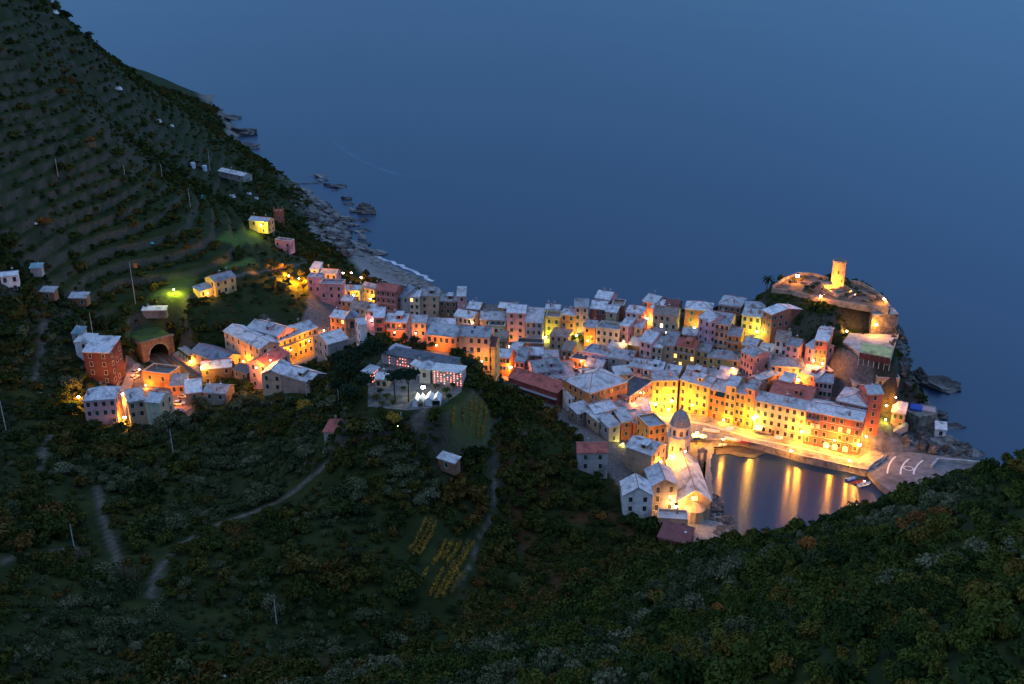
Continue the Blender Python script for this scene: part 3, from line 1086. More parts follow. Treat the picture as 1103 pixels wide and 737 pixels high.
hh(G, 635, 424, 676, 411, 11, 15, 'h', 'orange', 'wh', 'orange building with the largest pale roof in the town centre', cols=6, chim=2, sky=2, rise=3.2, shut=.3)
hh(G, 678, 430, 704, 412, 10.5, 8, 'f', 'salmon', 'dk', 'orange-red building with dark roof terrace turned to the harbour square', cols=6, chim=0)
hh(G, 624, 419, 638, 421, 9, 8, 'h', 'tan', 'br', 'tan house with steep brown pyramid roof left of the largest pale roof', chim=1, rise=3.5)
hh(G, 650, 384.5, 680, 388, 8, 9, 'h', 'grey', 'sd', 'grey house with broad grey-green roof and roof terrace in the town middle', cols=4, chim=2, sky=1)
hh(G, 627, 380, 652, 385, 7.5, 9, 'f', 'lilac', 'sd', 'flat roof with pale blue edges in the town middle', chim=2)
hh(G, 630, 394, 648, 397, 7, 8, 'g', 'brown', 'sl', 'small dark house with light sloping roof behind the pyramid roof', chim=1)
hh(G, 613.5, 387, 631, 390.5, 7, 7, 'f', 'orange', 'dk', 'low orange lit house with terrace frame below the little garden', cols=4, chim=0, shut=.2)
# --- upper middle
G = 'houses on the upper lane above the sea'
hh(G, 602.5, 317, 625, 319.5, 9, 9, 'g', 'pink', 'sl', 'large pink house with light roof highest on the middle skyline', cols=4, chim=0)
hh(G, 619, 330.5, 633.5, 331, 11.5, 9, 'g', 'rose', 'sd', 'tall pink house with grey roof below the skyline house', cols=2, chim=0)
hh(G, 636, 332, 652.5, 333.5, 9, 9, 'g', 'darkred', 'wh', 'dark red house with bright white roof', cols=3, chim=0)
hh(G, 641, 320.5, 656.5, 323, 8, 9, 'g', 'rose', 'sl', 'house with pale roof and a lit white end wall on the skyline', chim=0)
hh(G, 642, 354, 667, 357.5, 9, 8, 'f', 'cream', 'sd', 'cream three-storey house with flat roof terrace and small roof hut', cols=4, chim=0)
hh(G, 652.5, 335.5, 664, 337, 9, 4.5, 's', 'tan', 'sl', 'small stair hut on top of the cream terrace house', chim=0, cols=1)
hh(G, 629.5, 352, 641, 353.5, 8.5, 8, 'g', 'orange', 'sd', 'orange lit house with grey roof beside the cream terrace house', cols=2, chim=1)
hh(G, 674, 336, 692, 338, 10, 8, 'h', 'rose', 'sl', 'grey pink house with pale roof left of the orange lamp', cols=3, chim=1)
hh(G, 659, 330, 672, 331, 7, 7, 'f', 'brick', 'br', 'low brick block behind the dark red house', chim=0)
hh(G, 692.5, 324, 706, 327.5, 7, 9, 'g', 'brown', 'wh', 'house with white tilted roof on the skyline right of centre', chim=0)
hh(G, 701, 331.5, 713, 334, 6.5, 7, 's', 'rose', 'wh', 'low house with snowy looking shed roof right behind the orange lamp', chim=1)
hh(G, 716, 329, 730, 331, 6.5, 7, 'g', 'brick', 'dr', 'small house with dark red roof at the rear of the upper lane', chim=1)
hh(G, 587.6, 333, 602.5, 334, 7.5, 6, 'g', 'grey', 'sl', 'small grey house with light roof above the ochre balcony house', cols=2, chim=1)
hh(G, 587.6, 342.6, 603.5, 343.5, 7.5, 7, 'f', 'yellow', 'br', 'yellowish house with brown terrace edge on the dark gap', cols=2, chim=0)
hh(G, 604, 338.5, 619.5, 340, 9, 7, 'h', 'orange', 'sl', 'orange house with pale pyramid roof beside the garden', cols=2, chim=1)
hh(G, 592.5, 361, 612, 363, 6, 8, 'h', 'tan', 'br', 'tan house lit yellow by an alley lamp under the orange pyramid house', cols=3, chim=1)
hh(G, 580.5, 321.5, 602, 319.5, 3.5, 6, 'f', 'brown', 'wh', 'low walled terrace house left of the large pink house', chim=0)
hh(G, 546, 336.5, 565.5, 337.5, 13, 9, 'g', 'rose', 'sl', 'tallest pinkish white house with four floors in the middle row', cols=2, chim=2, ww=1.2, wh=1.6)
hh(G, 566, 346.5, 584, 347.5, 10, 11, 'g', 'grey', 'sl', 'pale grey house with broad grey roof beside the tallest pinkish house', cols=3, chim=0, rise=4.2)
hh(G, 517, 344, 545.5, 345, 9, 9, 'g', 'tan', 'sl', 'tan house with wide light roof left of the tallest pinkish house', cols=5, chim=2)
hh(G, 537, 331, 551, 332.5, 11, 6, 'g', 'orange', 'wh', 'small orange roof house peeping over the wide light roof', cols=1, chim=0)
hh(G, 492.5, 319, 501.5, 319, 11.5, 6, 's', 'rose', 'wh', 'narrow tower with slanting white roof on the sea-side skyline', cols=1, chim=0, rise=2)
hh(G, 489, 340, 508, 343.5, 9, 8, 'g', 'cream', 'wh', 'cream house with white roof and one red window', cols=4, chim=1)
hh(G, 503, 332, 516, 333.5, 8.5, 8, 'g', 'brown', 'sl', 'narrow brown house beside the slanting white roof tower', cols=2, chim=0)
hh(G, 489, 361.5, 527, 363.5, 8.5, 9, 'g', 'peach', 'sd', 'long peach house with wide grey roof and roof windows', cols=5, chim=1, sky=2)
hh(G, 525.5, 352, 543, 353, 8, 7, 'f', 'green', 'dk', 'greenish grey house with dark roof terrace in the middle row', cols=3, chim=0)
# --- main street front row, seen over the spur
G = 'houses along the main street behind the cemetery hill'
hh(G, 491, 378, 510, 379.5, 8, 8, 'g', 'orange', 'sd', 'orange house with grey roof left of the dark red roof', cols=3, chim=0)
hh(G, 510.5, 372, 533, 373.5, 10, 8, 'g', 'yellow', 'dr', 'yellow orange house with dark red roof beside the street lamp', cols=2, chim=0)
hh(G, 513.5, 362.5, 528, 363, 10, 5, 's', 'tan', 'wh', 'small white roof behind the dark red roof', chim=0, cols=2)
hh(G, 531, 383.5, 548.5, 385.5, 7, 8, 'g', 'orange', 'sl', 'low orange house with a row of small windows next to the bright lamp', cols=5, chim=0)
hh(G, 554.5, 389, 565, 390, 7.5, 14, 'g', 'rose', 'sd', 'narrow rose roofed house right of the bright street lamp', cols=2, chim=1)
hh(G, 565, 382.2, 584.5, 383, 7.5, 8, 'g', 'red', 'sl', 'red house with white edged roof and two dark openings', cols=3, chim=0)
hh(G, 585, 387.5, 602, 387, 7, 9, 'g', 'brown', 'sd', 'house with plain lilac grey roof in the street centre', cols=3, chim=1)
hh(G, 576, 402, 607, 398, 6.5, 12, 'g', 'lilac', 'sd', 'broad slate roofed house behind the long red building', cols=5, chim=1, sky=2)
hh(G, 593, 409, 620, 405, 5, 8, 's', 'grey', 'sd', 'low house with mossy grey roof beside a turquoise strip', chim=1)
hh(G, 415.5, 346.2, 437.5, 347.3, 7, 8, 'g', 'salmon', 'sl', 'salmon house with long light roof in the lower western row', cols=4, chim=1, balc=((0, .05, .95),))
hh(G, 438.3, 347, 458.5, 348, 7, 8, 'g', 'peach', 'sl', 'peach orange house with pale roof right of the salmon house', cols=3, chim=1)
hh(G, 459.5, 350, 472, 350.5, 7, 8, 'g', 'rose', 'sd', 'small pink house with grey roof in the lower western row', cols=2, chim=1)
hh(G, 472.6, 350.6, 489.5, 351, 7, 8, 'g', 'lilac', 'sl', 'lilac house with white balcony front at the end of the lower western row', cols=3, chim=0, balc=((0, .05, .95),))
hh(G, 459, 360, 491, 363.5, 5.5, 6, 's', 'orange', 'sd', 'orange lit basement house under the lilac house', cols=5, chim=0)
hh(G, 402.5, 341.8, 414, 341.5, 8.5, 9, 'g', 'red', 'sl', 'red house with pale steep roof near the old bell tower', cols=1, chim=0, ww=2.2)
hh(G, 390, 334.5, 403, 335, 8, 8, 'g', 'rose', 'sl', 'small pink house with pale roof right of the old bell tower', cols=2, chim=1)
hh(G, 377, 331.5, 393, 333, 8, 8, 'g', 'tan', 'br', 'tan house with brownish roof above the old bell tower', cols=3, chim=1)
hh(G, 367.5, 323.5, 378.5, 325, 7, 6, 'g', 'orange', 'sl', 'small orange house left of the brownish roof', cols=2, chim=0)
hh(G, 355.5, 341, 371.5, 343.5, 6.5, 8, 'g', 'orange', 'sl', 'orange lit house with two bright windows left of the old bell tower', cols=3, chim=1, lit=.25)
# --- west upper row
G = 'houses of the western upper row by the beach'
hh(G, 404.5, 311.5, 426, 314.5, 10, 8, 'g', 'red', 'rd', 'big raspberry red house with red tiled roof', cols=4, chim=0, band=True)
hh(G, 426.5, 318, 433, 321, 8.5, 7, 's', 'grey', 'bl', 'narrow house with blue grey sloping roof beside the raspberry red house', cols=1, chim=0, rise=3)
hh(G, 433.4, 316.5, 440.2, 316.5, 9.5, 7, 'g', 'brick', 'sl', 'slim reddish brown house right of the blue grey roof', cols=1, chim=0)
hh(G, 440.5, 319.5, 451.5, 320, 9, 8, 'g', 'cream', 'sl', 'cream house with bright blue door and two lit windows', cols=2, chim=0, lit=.3)
hh(G, 452, 318.5, 472.5, 319, 9.5, 8, 'g', 'tan', 'sd', 'square tan house with four windows in the upper western row', cols=2, chim=1)
hh(G, 473, 324, 491.5, 324.8, 7.5, 8, 'g', 'brown', 'sl', 'brownish house with pale roof at the end of the upper western row', cols=3, chim=0)
hh(G, 344, 307.2, 368.5, 307.8, 7, 6, 'f', 'pink', 'sd', 'flat roofed pink house above the olive slope', cols=3, chim=0)
hh(G, 331, 300, 345, 300.6, 6, 6, 'f', 'rose', 'sl', 'small pink block beside the orange lit bank', cols=2, chim=1)
hh(G, 372, 312.2, 387.5, 313, 5.5, 6, 'g', 'yellow', 'wh', 'yellow lit small house with white roof below the beach terraces', cols=2, chim=1)
hh(G, 345, 294.5, 362, 295.5, 4, 6, 'g', 'rose', 'sd', 'low grey roofed house behind the flat roofed pink house', chim=0, cols=3)
hh(G, 334, 290, 343, 290.5, 4, 6, 's', 'white', 'sl', 'tiny whitish house at the top of the beach path', chim=0, cols=1)
hh(G, 389, 309, 403, 312, 5, 6, 'g', 'tan', 'sd', 'low dark tan house left of the raspberry red house', chim=0, cols=3)
# --- station and convent
G = 'houses around the railway station'
Y0 = 230
hh(G, 89, 379, 117.5, 380, 9, 9, 's', 'umber', 'sl', 'dark red brick block with pale roof alone by the hillside steps', ymin=Y0, cols=2, chim=0, shut=.1)
hh(G, 80, 368.5, 98, 369.5, 5, 5, 's', 'white', 'wh', 'white roofed lean-to behind the red brick block', ymin=Y0, chim=0, cols=1)
hh(G, 77, 359.3, 88, 359.5, 4, 4, 's', 'grey', 'tq', 'small shed with turquoise roof on the slope behind the red brick block', ymin=Y0, chim=0, cols=1, name='shed', cat='shed')
hh(G, 89.5, 432, 124, 429.5, 7.5, 9, 'h', 'rose', 'sl', 'pink house with pale hipped roof left of the lit stairway', ymin=Y0, cols=4, chim=1, rise=2.6)
hh(G, 137.5, 433.5, 155.5, 430.5, 8.5, 10, 'h', 'tan', 'sl', 'tan house with pale roof right of the lit stairway', ymin=Y0, cols=2, chim=1, shut=.1)
hh(G, 156, 432.5, 171.5, 434, 8.5, 8, 'g', 'green', 'sl', 'olive green house wall with white flat gable by the car park', ymin=Y0, cols=1, chim=1, winf=False)
hh(G, 153.5, 401.5, 182, 405, 5, 7, 'f', 'orange', 'dk', 'orange lit garage with flat black roof beside the tracks', ymin=Y0, cols=2, chim=0, shut=1)
hh(G, 205, 379, 240, 391, 5.0, 9, 'g', 'pink', 'bl', 'pink station building with large blue grey roof', ymin=Y0, cols=4, chim=0, name='station_building', cat='station')
hh(G, 217, 398, 249, 395, 6, 7, 'g', 'brown', 'sl', 'dark brown house with white roof strips below the station roof', ymin=Y0, cols=3, chim=1)
hh(G, 200, 424, 217, 422, 5, 7, 's', 'stone', 'wh', 'small stone house with white roof right of the car park', ymin=Y0, cols=1, chim=0)
hh(G, 219, 422.5, 243, 424, 5, 7, 'g', 'stone', 'sd', 'dark stone house half hidden by trees right of the car park', ymin=Y0, cols=2, chim=1)
hh(G, 281.5, 402.5, 303, 404, 8, 9, 'p', 'tan', 'sl', 'tan gabled house with light roof at the foot of the convent', ymin=Y0, cols=2, chim=0, shut=.2)
hh(G, 303.5, 403, 333, 412, 7, 8, 'g', 'stone', 'sl', 'stone house with two pale roof slopes beside the tan gabled house', ymin=Y0, cols=3, chim=0, winf=False)
hh(G, 288, 394.5, 312, 381, 8, 8, 'g', 'rose', 'rd', 'house with steep red roof tucked below the convent front', ymin=Y0, chim=1, cols=3)
# --- houses below the cemetery spur, near the church
G = 'houses on the near side of the harbour church'
Y0 = 225
hh(G, 674, 481, 702, 490.5, 7, 9, 'g', 'tan', 'sl', 'tan house with large pale roof left of the orange presbytery', ymin=Y0, cols=3, chim=1, winf=False)
hh(G, 699, 462, 717.5, 459, 10, 9, 'f', 'orange', 'sd', 'orange presbytery block with roof terrace joined to the church tower', ymin=Y0, cols=3, chim=0)
hh(G, 666, 443.5, 684, 440.5, 6.5, 8, 's', 'grey', 'sd', 'grey house with long slate lean-to behind the church dome', ymin=250, cols=4, chim=0)
hh(G, 684.5, 443.5, 701, 443, 7, 7, 's', 'white', 'sl', 'whitish block with sloping roof end facing the harbour square', ymin=250, cols=1, chim=0)
hh(G, 641, 446, 664, 440, 6, 8, 'g', 'lilac', 'sl', 'pale slate roof house right under the wooded slope', ymin=250, cols=3, chim=1)
hh(G, 669.5, 455, 681, 453, 6.5, 7, 's', 'red', 'sl', 'small red house with arched window under pale roofs', ymin=250, cols=1, chim=0)
hh(G, 682, 456, 700, 452.5, 5.5, 7, 's', 'salmon', 'sd', 'low salmon house with grey roof beside the church tower', ymin=250, cols=2, chim=1)
hh(G, 616, 430, 629, 427, 5.5, 6, 's', 'white', 'sl', 'pale roofed house touching the end of the long red building', ymin=250, chim=1, cols=2)
hh(G, 629, 433.5, 648, 430, 6, 7, 'g', 'rose', 'sl', 'cluster house with rose wall and pale roof under the pyramid roof', ymin=250, chim=1, cols=2)
hh(G, 650, 431.5, 668, 428, 6.5, 6, 's', 'tan', 'wh', 'small house with bright white roof in front of the orange courtyard', ymin=250, chim=0, cols=2)
hh(G, 622, 446, 638, 441, 4, 5, 's', 'stone', 'sl', 'lowest grey house at the foot of the wooded slope', ymin=250, chim=0, cols=2)
hh(G, 671.5, 533.5, 703, 533.5, 6.5, 8, 'p', 'white', 'wh', 'white gabled chapel-like house with red ridge below the church', ymin=Y0, cols=2, chim=0, rise=2.6, shut=.1)
hh(G, 622.5, 488, 655, 488, 5.5, 7, 'g', 'grey', 'rd', 'grey farmhouse with bright red tiled roof alone on the slope', ymin=Y0, cols=2, chim=0, shut=.2, name='farmhouse', cat='farmhouse')
# --- smaller houses that fill the lanes
G = 'small houses in the gaps of the town'
hh(G, 557, 370.5, 584.5, 372, 4.5, 5, 'f', 'brown', 'dk', 'low terrace house with dark canopy in front of the broad grey roof', cols=4, chim=0)
hh(G, 668, 350, 677, 352, 9, 7, 's', 'rose', 'sl', 'narrow stepped rose house right of the cream terrace house', cols=1, chim=0)
hh(G, 677, 371, 688, 373, 5.5, 5, 's', 'orange', 'wh', 'tiny orange house with white lean-to roof under the grey pink house', cols=1, chim=0)
hh(G, 757.5, 405, 773, 408.5, 11, 8, 'g', 'orange', 'sd', 'orange house with plain slate roof right of the small orange roof hut', cols=2, chim=2)
hh(G, 894, 399.5, 907, 398, 3, 5, 's', 'grey', 'wh', 'low whitish roofed shed at the foot of the crimson house', cols=1, chim=0)
hh(G, 920, 413, 933, 412, 4, 5, 's', 'grey', 'sd', 'low grey shed on the dark slope behind the pale hipped penthouse', cols=2, chim=0)
hh(G, 533, 366, 544, 367, 7, 6, 's', 'brown', 'br', 'brown shed-roofed house between dark red roof and tallest pinkish house', cols=1, chim=0)
hh(G, 604, 397, 619, 395.5, 6, 7, 'g', 'tan', 'br', 'little tan house right of the plain lilac grey roof', cols=2, chim=1)
hh(G, 664, 404.5, 681, 402.5, 7, 5, 's', 'tan', 'wh', 'long white lean-to behind the largest pale roof', cols=3, chim=0)
hh(G, 636, 377, 649, 379, 6, 6, 'g', 'cream', 'sd', 'small cream house in the lane behind the pale blue edged flat roof', cols=2, chim=1)
hh(G, 605, 377, 616, 378.5, 5.5, 6, 's', 'orange', 'br', 'small orange house with brown lean-to roof left of the garden', cols=2, chim=0)
hh(G, 655, 375, 672, 378, 6.5, 7, 'g', 'yellow', 'sl', 'small yellow house in the lane under the cream terrace house', cols=3, chim=1)
hh(G, 703, 360, 714, 361.5, 6, 7, 'g', 'pink', 'sd', 'small pink house in the dark lane below the lit ground floor windows', cols=2, chim=1)
hh(G, 702, 373, 713, 375, 8, 7, 's', 'tan', 'sl', 'tan lean-to house in the dark alley right of the steep light roof', cols=2, chim=0)
hh(G, 735, 360, 750, 361.5, 7, 7, 'g', 'salmon', 'sl', 'salmon house below the yellow lit alley and above the terracotta roof', cols=2, chim=1)
hh(G, 683, 352, 692, 353.5, 6, 6, 's', 'cream', 'sl', 'small cream house directly under the tall orange flame-like lamp', cols=1, chim=0)
hh(G, 566, 358, 577, 359, 4, 4, 'f', 'white', 'sd', 'low white annexe at the foot of the broad grey roofed house', cols=2, chim=0)
hh(G, 627, 404, 641, 401, 6, 6, 'g', 'brown', 'sd', 'little brown house squeezed between pyramid roof and dark sloping roof', cols=2, chim=1)
hh(G, 548, 378, 558, 379.5, 6, 6, 's', 'peach', 'sl', 'small peach house above the bright street lamp', cols=1, chim=0)
hh(G, 840, 409, 852, 412, 12, 5, 's', 'peach', 'wh', 'little white roofed hut rising behind the terracotta roof', cols=1, chim=0)
hh(G, 251, 397.5, 266, 403, 3.5, 6, 'g', 'brown', 'dk', 'low dark roofed outhouse at the foot of the convent flank', ymin=240, cols=2, chim=0)
hh(G, 183, 415.5, 199, 415, 4.5, 6, 's', 'orange', 'sd', 'orange kiosk house between tracks and car park', ymin=240, cols=2, chim=0)
hh(G, 656, 461, 668, 457, 5, 6, 's', 'grey', 'sl', 'lowest slate roofed shed left of the small red house', ymin=250, cols=1, chim=0)
hh(G, 645, 455, 657, 450, 4.5, 6, 's', 'tan', 'wh', 'pale roofed shed at the edge of the wood above the red tiled farmhouse', ymin=250, cols=1, chim=0)
# ------------------------------------------------------------------ more houses with a place of their own
G = 'convent wings above the station'
Y0 = 240
hh(G, 241, 356.5, 280, 376, 8.2, 8, 'g', 'peach', 'sl', 'long blank flank wing of the convent turned to the railway', ymin=Y0, cols=6, chim=0, name='convent_wing', cat='convent wing', shut=.1)
hh(G, 281, 375, 341, 352.5, 9.0, 9, 'g', 'ochre', 'sl', 'golden lit convent wing with a long row of windows facing the valley', ymin=Y0, cols=11, chim=2, name='convent_wing', cat='convent wing', shut=.1, balc=((0, .28, .98),))
hh(G, 266, 353, 299, 362, 10.5, 9, 'g', 'rose', 'sl', 'upper convent storey with pale roof set back behind the flank wing', ymin=Y0, cols=6, chim=1, name='convent_wing', cat='convent wing')
G = 'farm buildings on the terraced hillside'
hh(G, 231, 303.5, 253.5, 297.5, 6.5, 7, 'g', 'yellow', 'sd', 'yellow farmhouse with dark grey roof on the terraced hillside', ymin=280, cols=3, chim=0, name='farmhouse', cat='farmhouse', shut=.2)
hh(G, 215, 314, 229, 309.5, 3.5, 4, 's', 'yellow', 'sd', 'low yellow wing with steps leaning on the hillside farmhouse', ymin=280, cols=2, chim=0, name='farmhouse', cat='farmhouse', shut=.2)
hh(G, 268, 237, 288, 239, 4.5, 6, 'g', 'yellow', 'wh', 'small hut with pale roof lit yellow beside the brick turret', ymin=300, cols=2, chim=0, name='hut', low=.5, cat='hut')
hh(G, 0, 298, 19, 296, 2.6, 4, 'g', 'white', 'wh', 'whitish shed with pale roof at the left picture edge', ymin=250, cols=2, chim=0, name='shed', low=.5, cat='shed')
hh(G, 32, 289, 44, 288.5, 1.6, 3, 's', 'grey', 'tq', 'small bluish roofed shed above the whitish shed', ymin=250, chim=0, wins=False, winf=False, name='shed', low=.5, cat='shed')
hh(G, 43, 314, 57.5, 314.5, 1.8, 3, 's', 'brown', 'sl', 'little brown shed with grey roof beside the terrace steps', ymin=250, chim=0, cols=1, wins=False, name='shed', low=.5, cat='shed')
hh(G, 74, 321, 92.5, 321, 1.7, 3.5, 's', 'brown', 'sl', 'low shed with pale tin roof in the terraced field', ymin=250, chim=0, cols=2, wins=False, name='shed', low=.5, cat='shed')
hh(G, 153, 334.5, 178.5, 334, 1.6, 2.5, 's', 'stone', 'wh', 'long low shed with white sheet roof on the lawn terrace', ymin=250, chim=0, winf=False, wins=False, name='shed', low=.5, cat='shed')
hh(G, 235, 184, 262, 190, 1.8, 6, 'g', 'grey', 'wh', 'white tin roofed barn high on the hill towards the sea', ymin=350, chim=0, cols=3, wins=False, name='barn', low=.5, cat='barn')
hh(G, 296, 259.5, 312, 261.5, 2.6, 4, 'f', 'rose', 'sd', 'pinkish balustraded belvedere below the brick turret', ymin=350, chim=0, cols=3, wins=False, name='belvedere', cat='terrace')
hh(G, 348.5, 465, 372, 468.5, 4.6, 9, 'g', 'grey', 'rd', 'hillside shed with bright red sheet roof among the olive trees', ymin=200, chim=0, cols=1, rise=1.7, wins=False, zs=34.0, name='shed', low=.5, cat='shed')
hh(G, 471.5, 493, 490, 499, 2.2, 2.5, 's', 'brown', 'sl', 'little wooden vineyard hut on stilts below the cemetery', ymin=180, chim=0, cols=1, wins=False, name='hut', low=.5, cat='hut')
G = 'houses on the near side of the harbour church'
hh(G, 702, 523.5, 730, 522.5, 8.5, 10, 'p', 'stone', 'sl', 'striped stone oratory with grey hipped roof beside the church nave', ymin=225, cols=2, chim=0, shut=0, rise=2.2, wh=2.0)
hh(G, 709, 578, 741, 586, 2.8, 6, 's', 'darkred', 'dr', 'lowest dark red roof at the foot of the church by the shore', ymin=215, chim=0, winf=False, wins=False)
hh(G, 709, 560, 741, 562, 3.2, 5, 'f', 'peach', 'wh', 'low lit annexe with flat pale roof at the end of the church nave', ymin=215, chim=1, cols=3, wins=False)
G = 'houses by the castle hill restaurant'
hh(G, 944.5, 408.5, 969, 409.5, 4.5, 5, 'f', 'stone', 'wh', 'stone block with white flat terrace on the cliff above the slim red tower', cols=3, chim=0, ymin=290)
hh(G, 961, 443.5, 975, 446, 4.5, 6, 's', 'salmon', 'wh', 'lit pink terrace house with white awning roof by the cliff stairs', cols=2, chim=0, ymin=280)
hh(G, 1008, 462, 1019.5, 463.5, 3, 4, 's', 'white', 'wh', 'tiny white roofed hut at the foot of the sea bastion', cols=1, chim=0, ymin=270)

M_RED = noise_mat('faded_red_paint', (.24, .055, .05), (.34, .09, .075), .5, .85, (.17, .05, .045), .15, bump=.2)
# long red building along the spur --------------------------------
A = at_z(609, 413.5, 18.0)
B = at_z(556, 396.5, 18.0)
dx, dy = B[0] - A[0], B[1] - A[1]
Ln = math.hypot(dx, dy)
rz = math.atan2(dy, dx)
zg = 8.0
r_ = empty('warehouse', (A[0], A[1], zg), rz, 'long faded red building with red metal roof and bare gable end behind the spur', 'warehouse')
hz = 18.0 - zg
hw = 4.6
b = MB()
vs = []
for x in (0, Ln):
    vs += [(x, -hw, -3), (x, hw, -3), (x, hw, hz - 2.0), (x, 0, hz), (x, -hw, hz - 2.0)]
b.add(vs, [(4, 3, 2, 1, 0), (5, 6, 7, 8, 9), (0, 1, 6, 5), (1, 2, 7, 6), (2, 3, 8, 7), (3, 4, 9, 8), (4, 0, 5, 9)])
b.obj('wall', M_RED, r_)
b = MB()
for sgn in (-1, 1):
    q = [(-.3, sgn * (hw + .4), hz - 2.1), (Ln + .3, sgn * (hw + .4), hz - 2.1), (Ln + .3, sgn * .003, hz + .18), (-.3, sgn * .003, hz + .18)]
    b.slab(q if sgn < 0 else q[::-1], .15)
rf = b.obj('roof', roofm('rd'), r_)
MB().tube((-.3, 0, hz + .2), (Ln + .3, 0, hz + .2), .14).obj('ridge_cap', M_TERRA, rf)
b = MB()
b.box(0, hw + .02, hz - 4.6, Ln, hw + 1.3, hz - 4.3)
b.obj('gutter_ledge', M_LEAD, r_)
FOOT.append([(A[0] + math.cos(rz) * x - math.sin(rz) * y, A[1] + math.sin(rz) * x + math.cos(rz) * y) for x, y in ((0, -5), (Ln, -5), (Ln, 5), (0, 5))])

# ------------------------------------------------------------------ harbour church
M_CHW = noise_mat('church_plaster', (.48, .38, .32), (.66, .54, .47), .55, .9, (.40, .32, .27), .25, bump=.2)
M_DOME = noise_mat('dome_slate', (.20, .17, .16), (.36, .31, .29), 1.2, .7, bump=.4)
bx, by, bz = at_z(729.5, 503, 4.0)
ch = empty('church', (bx, by, 3.0), 0, 'harbour church with octagonal domed bell tower and long grey roofed nave', 'church')
b = MB()
oc = math.pi / 8
R8 = 3.75
b.lathe([(R8, -2), (R8, 12.6), (R8 + .45, 12.8), (R8 + .45, 13.2), (R8 + .1, 13.21)], 8, 0, ph=oc)
tw = b.obj('tower', M_CHW, ch)
for k in range(8):
    a = oc + math.pi / 8 + k * math.pi / 4
    ap = R8 * math.cos(math.pi / 8)
    if math.sin(a) > .3:
        continue
    for zz, hgt in ((9.0, 1.9), (5.0, 1.6)):
        f = link('window', win_mesh('frame', .8, hgt), tw, (ap * math.cos(a), ap * math.sin(a), zz), a + math.pi / 2)
        link('pane', win_mesh('pane', .8, hgt), f)
b = MB()
b.lathe([(R8 - .55, 13.2), (R8 - .55, 16.4), (R8 - .1, 16.6), (R8 - .1, 16.9), (R8 - .5, 16.91)], 8, 0, ph=oc)
dr = b.obj('drum', M_CHW, ch)
for k in range(8):
    a = oc + math.pi / 8 + k * math.pi / 4
    ap = (R8 - .55) * math.cos(math.pi / 8)
    b = MB()
    pts = [(-.55, 0), (.55, 0)] + [(.55 * math.cos(t), 1.55 + .55 * math.sin(t)) for t in np.linspace(0, math.pi, 7)]
    n = len(pts)
    b.add([(p[0], -.03, p[1]) for p in pts] + [(p[0], .05, p[1]) for p in pts], [tuple(range(n))] + [((i + 1) % n, i, i + n, (i + 1) % n + n) for i in range(n)])
    b.obj('bell_opening', M_GLASS, dr, (ap * math.cos(a), ap * math.sin(a), 13.6), a + math.pi / 2)
    MB().box(-.09, -.09, 0, .09, .09, 1.0).obj('baluster', M_TRIM, tw, ((R8 + .25) * math.cos(a), (R8 + .25) * math.sin(a), 13.22), a)
b = MB()
b.lathe([(3.15, 16.92), (3.1, 17.6), (2.85, 18.7), (2.4, 19.8), (1.75, 20.8), (1.0, 21.5), (.45, 21.8), (.42, 22.6), (.55, 22.7), (.3, 23.1), (.02, 23.9)], 24, 0)
for k in range(8):
    a = oc + k * math.pi / 4
    pr = [(3.2, 16.93), (3.15, 17.6), (2.9, 18.7), (2.45, 19.8), (1.8, 20.8), (1.05, 21.5)]
    for (r1, z1), (r2, z2) in zip(pr, pr[1:]):
        b.tube((r1 * math.cos(a), r1 * math.sin(a), z1), (r2 * math.cos(a), r2 * math.sin(a), z2), .13, n=5)
b.obj('dome', M_DOME, ch, smooth=False)
# nave
nx0, nx1, ny0, ny1 = 50.4 - bx, 60.2 - bx, 262 - by, 287 - by
he, hr = 5.6, 9.2
b = MB()
xm = (nx0 + nx1) / 2
vs = []
for y in (ny0, ny1):
    vs += [(nx0, y, -2), (nx1, y, -2), (nx1, y, he), (xm, y, hr), (nx0, y, he)]
b.add(vs, [(0, 1, 2, 3, 4), (9, 8, 7, 6, 5), (1, 6, 7, 2), (5, 0, 4, 9), (2, 7, 8, 3), (4, 3, 8, 9)])
nv = b.obj('nave', wall('tan'), ch)
b = MB()
o = .4
b.slab([(nx0 - o, ny1 + o, he - .1), (nx0 - o, ny0 - o, he - .1), (xm, ny0 - o, hr + .2), (xm, ny1 + o, hr + .2)], .16)
b.slab([(nx1 + o, ny0 - o, he - .1), (nx1 + o, ny1 + o, he - .1), (xm + .003, ny1 + o, hr + .2), (xm + .003, ny0 - o, hr + .2)], .16)
nr = b.obj('roof', roofm('sl'), ch)
MB().tube((xm, ny0 - o, hr + .22), (xm, ny1 + o, hr + .22), .16).obj('ridge_cap', M_TERRA, nr)
for k in range(5):
    f = link('window', win_mesh('frame', .9, 1.8), nv, (nx1, ny0 + 4 + k * 4.6, 3.6), math.pi / 2)
    link('pane', win_mesh('pane', .9, 1.8), f)
f = link('window', win_mesh('frame', 1.5, 1.5), nv, (xm, ny0, 6.3), 0)
link('pane', win_mesh('lit', 1.5, 1.5), f)
b = MB()
b.lathe([(3.2, -2), (3.2, 3.4), (3.5, 3.5), (.05, 5.4)], 12, c=(xm, ny0 - .4, 0))
b.obj('apse', wall('tan'), ch)
